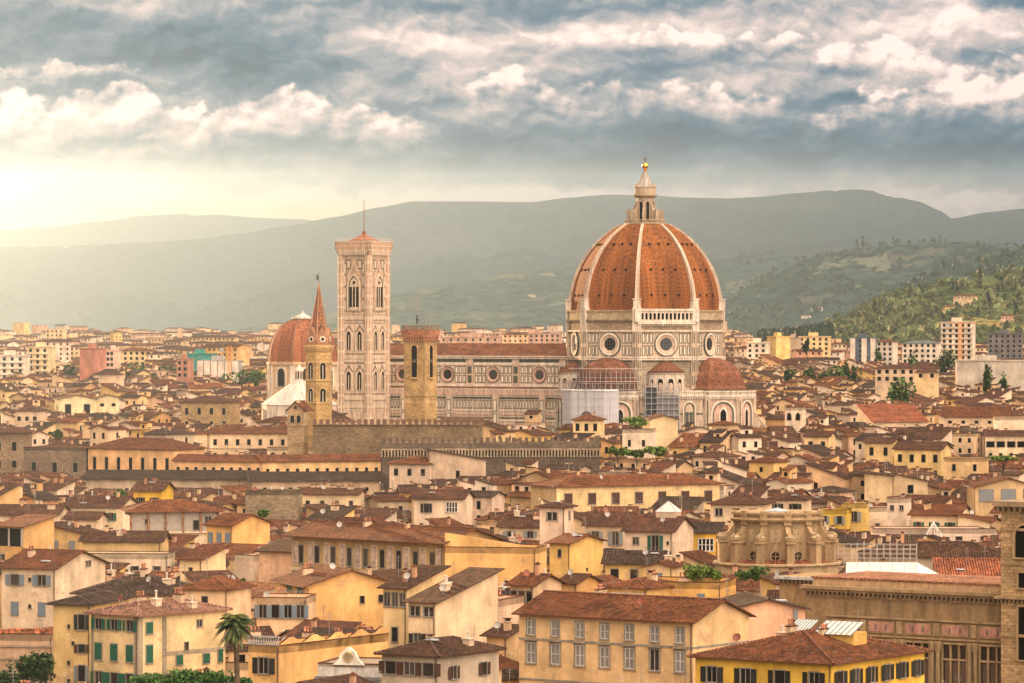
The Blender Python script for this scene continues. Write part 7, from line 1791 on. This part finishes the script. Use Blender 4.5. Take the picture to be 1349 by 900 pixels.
def make_label(colour, roofn, rooft, h, nwin, px, py, D):
    tall = 'tall ' if h > 16.6 else ('low ' if h < 10 else '')
    rt = {'gx': 'gabled', 'gy': 'gable fronted', 'hip': 'hip roofed', 'flat': 'flat roofed', 'shed_f': 'lean to', 'shed_r': 'lean to', 'shed_l': 'lean to'}[rooft]
    for anchor in sorted(HOUSES_H, key=lambda q: (q['px'] - px) ** 2 * .6 + ((q['py'] - py) * 2.2) ** 2)[:14]:
        dx = px - anchor['px']; dd = D - anchor['D']
        if abs(dx) > 60: rel = 'some way ' + ('east' if dx > 0 else 'west') + ' of'
        elif abs(dd) < 22: rel = 'just ' + ('east' if dx > 0 else 'west') + ' of'
        elif dd > 0: rel = 'behind'
        else: rel = 'in front of'
        for l in ('%s%s %s house, %s roof, %s %s' % (tall, colour, rt, roofn, rel, anchor['phrase']),
                  '%s%s %s house, %s roof and %s, %s %s' % (tall, colour, rt, roofn, nwin, rel, anchor['phrase'])):
            l = l.replace('flat roofed house, %s roof' % roofn, 'flat roofed house')
            if l.lower() not in labels and len(l.split()) <= 16:
                labels.add(l.lower()); return l
    return None
def plan_house(p, parts):
    (cx, cyy, yaw, hx, hy), h, u = p
    cn, cc = rnd.choice(CN); rn, rc = rnd.choice(RN); v = rnd.uniform(.86, 1.1); cc = tuple(min(.85, c * v) for c in cc); v = rnd.uniform(.72, 1.28); rc = tuple(c * v for c in rc)
    rt = rnd.choice(('gx', 'gx', 'gy', 'hip', 'hip', 'shed_f', 'shed_r', 'flat') if h > 9 else ('gx', 'shed_f', 'shed_r', 'hip', 'flat'))
    pitch = rnd.uniform(14, 20)
    return cn, cc, rn, rc, rt, pitch
for p in vis_list:
    (cx, cyy, yaw, hx, hy), h, u = p
    cn, cc, rn, rc, rt, pitch = plan_house(p, True)
    n1 = max(1, int(hx * 2 / rnd.uniform(2.8, 4.2))); n2 = max(1, int(hy * 2 / rnd.uniform(3.2, 5)))
    row = HZ + (CAMZ - h) * FPX / cyy
    lab = make_label(cn, rn, rt, h, ['no', 'one', 'two', 'three', 'four', 'five', 'six'][min(6, n1)] + ' windows', u, row, cyy) or ('%s house with %s roof' % (cn, rn))
    e = empty('house', lab, 'house', (cx, cyy, 0), yaw, 'old town houses')
    wb = MB(); rb = MB(); wall_geo(wb, -hx, hx, -hy, hy, h, cc)
    f = roof_geo(rb, wb, rt, -hx, hx, -hy, hy, h, pitch, rc, cc, oh=.55)
    wb.build('wall', e); rb.build('roof', e)
    st = rnd.choice(('open:green', 'open:brown', 'open:grey', 'open:dark', 'bars', 'dark', 'closed:grey', 'closed:brown', 'closed:green')) if cyy < 640 else ('tiny' if cyy > 760 else rnd.choice(('bars', 'dark', 'closed:brown', 'closed:grey', 'open:brown', 'open:green')))
    ww = rnd.uniform(.85, 1.15); wh = rnd.uniform(1.2, 1.9)
    rows_ = (2.0,) if h < 9 or cyy > 760 else (2.0, 5.4)
    skipf = rnd.random() < .22
    sidew = math.sin(yaw)
    for dz in rows_:
        if not skipf:
            for i in range(n1):
                if rnd.random() < .12: continue
                window(e, -hx + 2 * hx * (i + .5) / n1, -hy - .002, h - dz, 0, ww, wh, st)
        if rnd.random() < .75:
            for i in range(n2):
                if rnd.random() < .4: continue
                if yaw < 0: window(e, hx + .002, -hy + 2 * hy * (i + .5) / n2, h - dz, PI / 2, ww * .85, wh * .8, st)
                else: window(e, -hx - .002, -hy + 2 * hy * (i + .5) / n2, h - dz, -PI / 2, ww * .85, wh * .8, st)
    if rnd.random() < .55 and h > 8 and h + 4.2 < CAP[id(p[0])]:      # attic room or roof cabin standing on the roof
        ab = MB(); ar = MB(); aw = rnd.uniform(1.0, min(2.4, hx * .7)); al = rnd.uniform(1.0, min(2.2, hy * .7)); ax = rnd.uniform(-hx + aw, hx - aw); ay = rnd.uniform(-hy * .1, hy - al)
        zt_ = h + rnd.uniform(1.2, 2.8) + (f(ax, ay) - h) * .6; A2 = Matrix.Translation((ax, ay, 0)); ab.M = A2; ar.M = A2
        ab.box(-aw, aw, -al, al, h - 1, zt_, 'plaster', tuple(min(.85, c * 1.05) for c in cc), skip='td'); roof_geo(ar, ab, rnd.choice(('shed_f', 'shed_r', 'gx', 'flat')), -aw, aw, -al, al, zt_, 15, rc, cc, oh=.3, caps=False)
        ab.box(-.45, .45, -al - .04, -al, zt_ - 1.5, zt_ - .5, 'dark', skip='b'); o_ = ab.build('attic', e); ar.build('attic_roof', o_)
    if rt != 'flat':
        for i in range(rnd.choice((1, 1, 2, 3))): x = rnd.uniform(-hx * .7, hx * .7); y = rnd.uniform(-hy * .5, hy * .7); inst('chimney', CHIM[rnd.randrange(4)], e, (x, y, f(x, y)), rnd.choice((0, PI / 2)), (1, 1, rnd.uniform(.6, 1.05)))
        if rnd.random() < .6: x = rnd.uniform(-hx * .6, hx * .6); inst('antenna', ANT, e, (x, 0, f(x, 0)), rnd.uniform(0, 3))
        if rnd.random() < .12: x = rnd.uniform(-hx * .6, hx * .6); inst('skylight', SKYL, e, (x, -hy * .4, f(x, -hy * .4) + .2))
    else:
        if rnd.random() < .6: inst('chimney', CHIM[rnd.choice((1, 3))], e, (rnd.uniform(-hx * .5, hx * .5), hy * .3, h - .8))
    if rnd.random() < .35: x = rnd.uniform(-hx * .7, hx * .7); inst('satellite_dish', DISH[rnd.random() < .4], e, (x, -hy * .5, f(x, -hy * .5) + .15), rnd.uniform(-.8, .8))
# the remaining ones, smaller in the picture, are one mass
wb = MB(); rb = MB()
for p in rest:
    (cx, cyy, yaw, hx, hy), h, u = p
    if not -420 < u < 1770: continue
    cn, cc, rn, rc, rt, pitch = plan_house(p, False)
    M = Matrix.Translation((cx, cyy, gz(cyy))) @ Matrix.Rotation(yaw, 4, 'Z'); wb.M = M; rb.M = M
    wall_geo(wb, -hx, hx, -hy, hy, h, cc); f = roof_geo(rb, wb, rt, -hx, hx, -hy, hy, h, pitch, rc, cc, oh=.6, caps=cyy < 1200)
    n1 = max(1, int(hx * 2 / rnd.uniform(2.8, 4.2))); n2 = max(1, int(hy * 2 / 4.2)); wh = rnd.uniform(1.3, 2.0)
    for dz in (2.1, 5.4, 8.6):
        if h - dz < 3: break
        if rnd.random() < .85:
            for i in range(n1):
                if rnd.random() < .1: continue
                x = -hx + 2 * hx * (i + .5) / n1; wb.box(x - .5, x + .5, -hy - .04, -hy, h - dz - wh / 2, h - dz + wh / 2, 'dark', skip='bd')
        if rnd.random() < .7:
            for i in range(n2):
                if rnd.random() < .35: continue
                y = -hy + 2 * hy * (i + .5) / n2; wb.box(hx, hx + .04, y - .45, y + .45, h - dz - wh / 2, h - dz + wh / 2, 'dark', skip='ld')
    if rnd.random() < .55 and h + 4.2 < CAP[id(p[0])]:
        aw = rnd.uniform(.9, min(2.6, hx * .7)); al = rnd.uniform(.9, min(2.4, hy * .7)); ax = rnd.uniform(-hx + aw, hx - aw); ay = rnd.uniform(-hy * .2, hy - al); zt_ = h + rnd.uniform(1.2, 3.0)
        c = rnd.choice(CN)[1]; wb.box(ax - aw, ax + aw, ay - al, ay + al, h - .5, zt_, 'plaster', c, skip='td'); roof_geo(rb, wb, rnd.choice(('shed_f', 'shed_r', 'gx')), ax - aw, ax + aw, ay - al, ay + al, zt_, 15, rc, c, oh=.3, caps=False)
        wb.box(ax - .5, ax + .5, ay - al - .04, ay - al, zt_ - 1.5, zt_ - .5, 'dark', skip='b')
    for i in range(rnd.choice((0, 1, 2, 2))):
        x = rnd.uniform(-hx * .7, hx * .7); y = rnd.uniform(-hy * .4, hy * .7); z = f(x, y); c = rnd.choice(((0.66, 0.5, 0.34), (0.5, 0.3, 0.2), (0.72, 0.6, 0.46)))
        wb.box(x - .35, x + .35, y - .35, y + .35, z - .5, z + 1.3, 'plaster', c); wb.box(x - .45, x + .45, y - .45, y + .45, z + 1.3, z + 1.5, 'tile', RPAL['red'])
    if cyy < 1500 and rnd.random() < .4: x = rnd.uniform(-hx * .6, hx * .6); z = f(x, 0); wb.tube((x, 0, z), (x, 0, z + 3.2), .05, 'paint', (0.3, 0.28, 0.24), 3); wb.tube((x - .6, 0, z + 3), (x + .6, 0, z + 3), .04, 'paint', (0.3, 0.28, 0.24), 3)
o = wb.build('distant_house_walls'); tag(o, kind='stuff'); r2 = rb.build('distant_house_roofs', None)
# one mass, one object: join the roofs into the walls
def merge(name, mbs):
    big = MB()
    for mb in mbs:
        off = len(big.v); big.v += mb.v; big.uv += mb.uv; big.c += mb.c
        for m in mb.mats:
            if m not in big.mats: big.mats.append(m)
        big.f += [tuple(i + off for i in f_) for f_ in mb.f]; big.m += [big.mats.index(mb.mats[k]) for k in mb.m]
    return big.build(name)
bpy.data.objects.remove(o); bpy.data.objects.remove(r2)
o = merge('distant_old_town', [wb, rb]); tag(o, kind='stuff')
print('houses', N_HERO, len(vis_list), len(rest))
# ------------------------------------------------------------------ the modern town beyond, trees and hillside villas
rf = random.Random(5)
def far_block(mb, cx, D, yaw, w, l, h, cc, rc, flat, fl=3.2, wn=True):
    base = gz(D) - .5
    mb.M = Matrix.Translation((cx, D, base)) @ Matrix.Rotation(yaw, 4, 'Z')
    wall_geo(mb, -w / 2, w / 2, -l / 2, l / 2, h, cc)
    if flat: mb.box(-w / 2 - .3, w / 2 + .3, -l / 2 - .3, l / 2 + .3, h, h + .5, 'plaster', tuple(c * .9 for c in cc)); 
    else:
        d = MB(); d.M = mb.M; roof_geo(mb, mb, 'hip' if rf.random() < .7 else 'gx', -w / 2, w / 2, -l / 2, l / 2, h, 15, rc, cc, oh=.7, caps=False)
    if wn:
        n = max(2, int(w / 3.6)); k = int(h / fl)
        for j in range(k):
            z = h - fl * (j + .5)
            if z < 4: break
            for i in range(n):
                x = -w / 2 + w * (i + .5) / n; mb.box(x - .65, x + .65, -l / 2 - .06, -l / 2, z - .8, z + .8, 'dark', skip='bd')
VISF = []
mb = MB()
D = 2350.0
while D < 6600:
    half = 0.165 * D + 30; x = -half
    dens = 14 if D < 3200 else (20 if D < 4500 else 36)
    while x < half:
        x += rf.uniform(.5, 1.5) * dens
        u = 674.5 + FPX * x / D
        lim = 9e9
        if u > 980 and D > 3700: continue
        if u > 1150 and D > 3500: continue
        w = rf.uniform(8, 22) if rf.random() < .7 else rf.uniform(20, 44); l = rf.uniform(8, 14); h = rf.choice((8, 10, 12, 14, 16, 18, 22)) * rf.uniform(.8, 1.1)
        if rf.random() < .04: h *= 1.5
        cc = rf.choice([c for _n, c in CN] + [(0.62, 0.36, 0.24), (0.75, 0.68, 0.58), (0.8, 0.74, 0.66), (0.8, 0.6, 0.35)]); rc = rf.choice(RN)[1]
        far_block(mb, x, D + rf.uniform(-20, 20), R(rf.choice((-30, -12, 10, 35, 55)) + rf.uniform(-8, 8)), w, l, h, cc, rc, rf.random() < .3, wn=D < 4200)
    D += 17 if D < 3200 else (30 if D < 4500 else 55)
o = mb.build('distant_city'); tag(o, kind='stuff')

def block(label, x0, x1, ytop, D, h0, depth, cc, yaw=-12, flat=True, rc=None, fl=3.2, win=True, extra=None, cat='apartment block', name='apartment_block', bands=None):
    s = FPX / D; top = zat(ytop, D); W = (x1 - x0) / s / math.cos(R(yaw)) * .92; cx = at((x0 + x1) / 2, D)
    e = empty(name, label, cat, (cx, D, 0), R(yaw))
    b = MB(); wall_geo(b, -W / 2, W / 2, -depth / 2, depth / 2, top, cc)
    if bands:
        z = top - fl
        while z > 3: b.box(-W / 2 - .4, W / 2 + .4, -depth / 2 - .7, -depth / 2, z - .4, z + .5, 'plaster', bands); z -= fl
    r = MB()
    if flat: r.box(-W / 2 - .4, W / 2 + .4, -depth / 2 - .4, depth / 2 + .4, top, top + .6, 'plaster', tuple(c * .85 for c in cc)); r.box(-W * .2, W * .1, -depth * .2, depth * .2, top + .6, top + 3, 'plaster', cc)
    else: roof_geo(r, b, 'hip', -W / 2, W / 2, -depth / 2, depth / 2, top, 14, rc or RPAL['rust'], cc, oh=.8, caps=False)
    b.build('wall', e); r.build('roof', e)
    if win:
        n = max(2, int(W / 3.6)); k = int((top - h0) / fl)
        for j in range(min(k, 10)):
            z = top - fl * (j + .5)
            for i in range(min(n, 9)):
                w = inst('window', proto(('tiny', GREY)), e, (-W / 2 + W * (i + .5) / min(n, 9), -depth / 2 - .02, z), 0, (1.5, 1, 1.7))
    if extra: extra(e, W, depth, top)
    return e
block('tall cream tower block on the eastern edge of the old town, ribbed facade', 1241, 1284, 425, 2350, 18, 16, (0.72, 0.66, 0.56), -14, bands=(0.62, 0.55, 0.45))
def pier(W, d, t, k):
    m = MB(); m.box(W * k - 1.6, W * k + 1.6, -d / 2 - .6, -d / 2, 0, t, 'plaster', (0.75, 0.68, 0.6)); return m
block('dark blue modern office block with pale piers near the tower block', 1121, 1155, 446, 2500, 20, 14, (0.10, 0.14, 0.20), -10, extra=lambda e, W, d, t: [pier(W, d, t, k).build('pier', e) for k in (-.42, .05, .42)])
block('white apartment block with many square windows beside the dark blue office', 1157, 1180, 450, 2520, 22, 12, (0.76, 0.70, 0.62), -20, False)
block('long white apartment block under a green metal roof', 1190, 1238, 452, 2450, 20, 12, (0.76, 0.70, 0.62), -18, False, (0.16, 0.24, 0.22))
block('bright yellow sunlit block catching the low sun east of the cathedral', 1015, 1036, 444, 2600, 24, 12, (0.82, 0.64, 0.26), 26, win=False)
block('grey brown block joined to the bright yellow sunlit block', 1037, 1054, 446, 2640, 24, 12, (0.50, 0.40, 0.30), -14, win=False)
block('long ochre apartment block behind the sunlit yellow block', 1052, 1095, 444, 2700, 22, 12, (0.80, 0.62, 0.32), -10)
block('white house row with flat roofs just east of the cathedral', 985, 1013, 452, 2500, 24, 14, (0.80, 0.72, 0.60), -12)
block('long grey warehouse with a ribbed wall on the eastern edge', 1256, 1352, 476, 1950, 28, 18, (0.52, 0.48, 0.42), -4, win=False)
block('long low building with dusky roof and balcony in front of the warehouse', 1150, 1240, 485, 1800, 30, 12, (0.66, 0.52, 0.38), -6, False, RPAL['dusk'])
block('cream school like building with green shutters below the long balcony building', 1205, 1237, 490, 1750, 32, 12, (0.78, 0.60, 0.34), -8, False, RPAL['dusk'])
block('dark glass office block at the eastern edge behind the tower block', 1300, 1349, 440, 2600, 22, 14, (0.16, 0.16, 0.18), -8)
block('red brick windowless block among the western roofs', 111, 134, 460, 2150, 28, 14, (0.50, 0.22, 0.16), -20, win=False)
block('pink tower block next to the red brick block', 144, 155, 462, 2250, 26, 12, (0.76, 0.52, 0.42), -14)
block('cream apartment block with long balconies on the western side', 39, 70, 458, 2200, 26, 14, (0.74, 0.60, 0.36), -10, bands=(0.8, 0.68, 0.46))
block('white apartment block with wide balconies at the western edge', -8, 38, 469, 2100, 28, 14, (0.72, 0.66, 0.56), -6, bands=(0.8, 0.74, 0.64))
block('long ochre apartment terrace west of the park trees', 155, 205, 462, 2450, 26, 14, (0.76, 0.58, 0.32), -8, False)
block('long cream building with a red roof far beyond the western blocks', 53, 104, 450, 3000, 24, 16, (0.82, 0.60, 0.42), -6, False, RPAL['rust'], win=False)
block('block wrapped in teal green scaffold netting', 247, 284, 467, 2200, 28, 14, (0.05, 0.30, 0.27), -10, win=False)
block('grey and white concrete apartment block with vertical bands beside the green netting', 262, 318, 476, 2100, 30, 12, (0.42, 0.42, 0.42), -8, win=False, extra=lambda e, W, d, t: [pier(W, d, t, k).build('pier', e) for k in (-.45, -.27, -.09, .09, .27, .45)])
block('red brick apartment block in front of the green netting', 236, 252, 474, 2080, 30, 12, (0.48, 0.24, 0.17), -10)
block('long pink apartment slab beyond the cathedral nave', 577, 672, 445, 3000, 25, 14, (0.56, 0.38, 0.29), -6, extra=None)
block('taller pink apartment slab beyond the nave near the dome', 674, 742, 440, 3050, 27, 14, (0.56, 0.37, 0.28), -6)
block('pale water tower like block far on the plain', 234, 240, 436, 4200, 20, 14, (0.74, 0.52, 0.38), 0, win=False)
block('low white factory hall far on the western plain', 262, 330, 452, 3400, 24, 20, (0.78, 0.76, 0.70), -4, win=False)
block('small square cream villa with hipped roof by the park trees', 134, 159, 493, 1900, 32, 12, (0.76, 0.60, 0.42), -14, False, RPAL['dusk'])
# cranes
def crane(label, px, D, ytop, jib, col, jz=None):
    e = empty('construction_crane', label, 'crane', (at(px, D), D, 0), R(-20)); top = zat(ytop, D)
    b = MB()
    for sx in (-.9, .9):
        for sy in (-.9, .9): b.tube((sx, sy, 0), (sx, sy, top), .16, 'paint', col, 4)
    z = 2
    while z < top - 2: b.tube((-.9, -.9, z), (.9, -.9, z + 1.8), .1, 'paint', col, 3); b.tube((.9, -.9, z), (-.9, -.9, z + 1.8), .1, 'paint', col, 3); z += 1.8
    b.build('mast', e)
    j = MB(); j.tube((-jib * .3, 0, top - 1), (jib, 0, top - 1), .25, 'paint', col, 4); j.tube((-jib * .3, 0, top), (0, 0, top + 3.5), .1, 'paint', col, 3); j.tube((0, 0, top + 3.5), (jib * .8, 0, top - .5), .1, 'paint', col, 3); j.box(-jib * .3 - 1, -jib * .3 + 1, -.8, .8, top - 3, top - 1, 'paint', (0.4, 0.4, 0.4)); j.build('jib', e)
crane('orange tower crane standing in front of the cream tower block', 1265, 2280, 424, 24, (0.70, 0.30, 0.06))
crane('thin orange tower crane near the teal netting', 302, 2050, 456, 14, (0.70, 0.32, 0.08))

# ------------------------------------------------------------------ woods and villas on the hills
def hill_trees(name, hname, x0, x1, D0, D1, n, size, col, seed, k=9, cyp=.12):
    r = random.Random(seed); mb = MB(); H = HILLS[hname]
    for i in range(n):
        px = r.uniform(x0, x1); D = r.uniform(D0, D1)
        z = H(px, D)
        if z < 2: continue
        if nz(at(px, D) / 260.0, D / 420.0) < -0.10 and r.random() < .8: continue
        x = at(px, D); s = size * r.uniform(.6, 1.4); g = r.uniform(.6, 1.5); c0 = (col[0] * g, col[1] * g * r.uniform(.85, 1.1), col[2] * g)
        cy_ = r.random() < cyp
        for q in range(k):
            a = r.uniform(0, 2 * PI); b = r.uniform(-.3, 1.2); rr = s * .5
            p = Vector((x + math.cos(a) * rr * (.35 if cy_ else .8), D + math.sin(a) * rr * (.35 if cy_ else .8), z + s * (.15 + r.random() * (1.5 if cy_ else .62))))
            u = Vector((math.cos(a + 1.3), math.sin(a + 1.3), r.uniform(-.5, .5))) * rr * (.45 if cy_ else .75); v = Vector((r.uniform(-.4, .4), r.uniform(-.4, .4), 1)) * rr * (.8 if cy_ else .6)
            mb.face([p - u - v * .5, p + u - v * .5, p + u * .5 + v, p - u * .6 + v * .9], 'leaf', c0 if not cy_ else (.02, .035, .014))
    o = mb.build(name); tag(o, kind='stuff')
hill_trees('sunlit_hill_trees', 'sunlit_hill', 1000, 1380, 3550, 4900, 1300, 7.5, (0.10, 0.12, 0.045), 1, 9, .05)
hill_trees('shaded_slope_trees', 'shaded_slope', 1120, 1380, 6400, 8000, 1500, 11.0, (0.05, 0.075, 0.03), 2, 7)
hill_trees('wooded_ridge_trees', 'wooded_ridge', 960, 1380, 8700, 11300, 1500, 13.0, (0.05, 0.07, 0.035), 3, 6)
hill_trees('middle_ridge_trees', 'middle_ridge', 880, 1100, 11500, 15000, 500, 15.0, (0.05, 0.07, 0.035), 4, 5)
# woods at the foot of the hills and through the modern town
mb = MB(); r = random.Random(8)
for i in range(520):
    D = r.uniform(2350, 3300) if r.random() < .6 else r.uniform(3300, 5200); px = r.uniform(-20, 1370)
    if D > 3150 and px > 960: D = r.uniform(2500, 3100)
    x = at(px, D); s = r.uniform(5, 11); g = r.uniform(.7, 1.5); gb_ = gz(D)
    for q in range(9):
        a = r.uniform(0, 2 * PI); p = Vector((x + math.cos(a) * s * .4, D + math.sin(a) * s * .4, gb_ + s * (.3 + .6 * r.random()))); u = Vector((math.cos(a + 1.2), math.sin(a + 1.2), 0)) * s * .35; v = Vector((0, 0, s * .3))
        mb.face([p - u - v, p + u - v, p + u * .6 + v, p - u * .5 + v], 'leaf', (0.045 * g, 0.075 * g, 0.022 * g))
for i in range(420):        # dark belt of conifers at the foot of the middle ridge
    px = r.uniform(1000, 1095); D = r.uniform(3900, 4400); x = at(px, D); s = r.uniform(13, 22); b = gz(D) + max(0, (px - 1000)) * .10
    for q in range(7):
        a = r.uniform(0, 2 * PI); p = Vector((x + math.cos(a) * s * .2, D + math.sin(a) * s * .2, b + s * (.3 + .6 * r.random()))); u = Vector((math.cos(a + 1.2), math.sin(a + 1.2), 0)) * s * .2; v = Vector((0, 0, s * .35))
        mb.face([p - u - v, p + u - v, p + u * .3 + v, p - u * .3 + v], 'leaf', (0.022, 0.038, 0.02))
o = mb.build('city_trees'); tag(o, kind='stuff')
def villa(label, px, D, hname, w, h, cc, dh=0):
    H = HILLS[hname]; z = H(px, D); e = empty('villa', label, 'villa', (at(px, D), D, z - 3), R(-20))
    b = MB(); wall_geo(b, -w / 2, w / 2, -6, 6, h + 3, cc); rb_ = MB(); roof_geo(rb_, b, 'hip', -w / 2, w / 2, -6, 6, h + 3, 16, RPAL['rust'], cc, oh=.8, caps=False)
    for i in range(max(2, int(w / 4))): x = -w / 2 + w * (i + .5) / max(2, int(w / 4)); b.box(x - .6, x + .6, -6.05, -6, h - .5, h + 1.3, 'dark', skip='bd')
    b.build('wall', e); rb_.build('roof', e)
for a in [('large cream villa with a small turret near the top of the sunlit hill', 1272, 4600, 'sunlit_hill', 26, 11, (0.82, 0.64, 0.42)), ('yellow villa wing just below the large cream villa', 1252, 4500, 'sunlit_hill', 16, 8, (0.82, 0.62, 0.26)), ('pink farmhouse on the sunlit hill east of the large villa', 1330, 4300, 'sunlit_hill', 16, 9, (0.78, 0.52, 0.40)),
          ('white villa low on the sunlit hill', 1166, 4000, 'sunlit_hill', 18, 9, (0.84, 0.72, 0.54)), ('cream farmhouse at the foot of the sunlit hill', 1140, 3850, 'sunlit_hill', 18, 8, (0.84, 0.68, 0.46)), ('tall narrow cream house among the hill cypresses', 1126, 3900, 'sunlit_hill', 8, 12, (0.84, 0.68, 0.44)),
          ('white hamlet house highest on the wooded ridge', 1076, 10300, 'wooded_ridge', 30, 9, (0.82, 0.76, 0.66)), ('long white house west of the ridge hamlet', 1062, 10200, 'wooded_ridge', 24, 8, (0.82, 0.76, 0.66)), ('pale house beside the long white ridge house', 1012, 10000, 'wooded_ridge', 22, 8, (0.8, 0.74, 0.62)),
          ('large white hillside convent right beside the dome outline', 980, 13000, 'middle_ridge', 44, 12, (0.82, 0.77, 0.68)), ('second white building below the hillside convent', 995, 12600, 'middle_ridge', 30, 8, (0.82, 0.77, 0.68)), ('small pale farmhouse on the misty hill over the stone tower', 590, 13200, 'middle_ridge', 26, 9, (0.82, 0.74, 0.6)),
          ('small house low on the misty slope between tower and dome', 700, 12800, 'middle_ridge', 22, 8, (0.82, 0.74, 0.6))]: villa(*a)
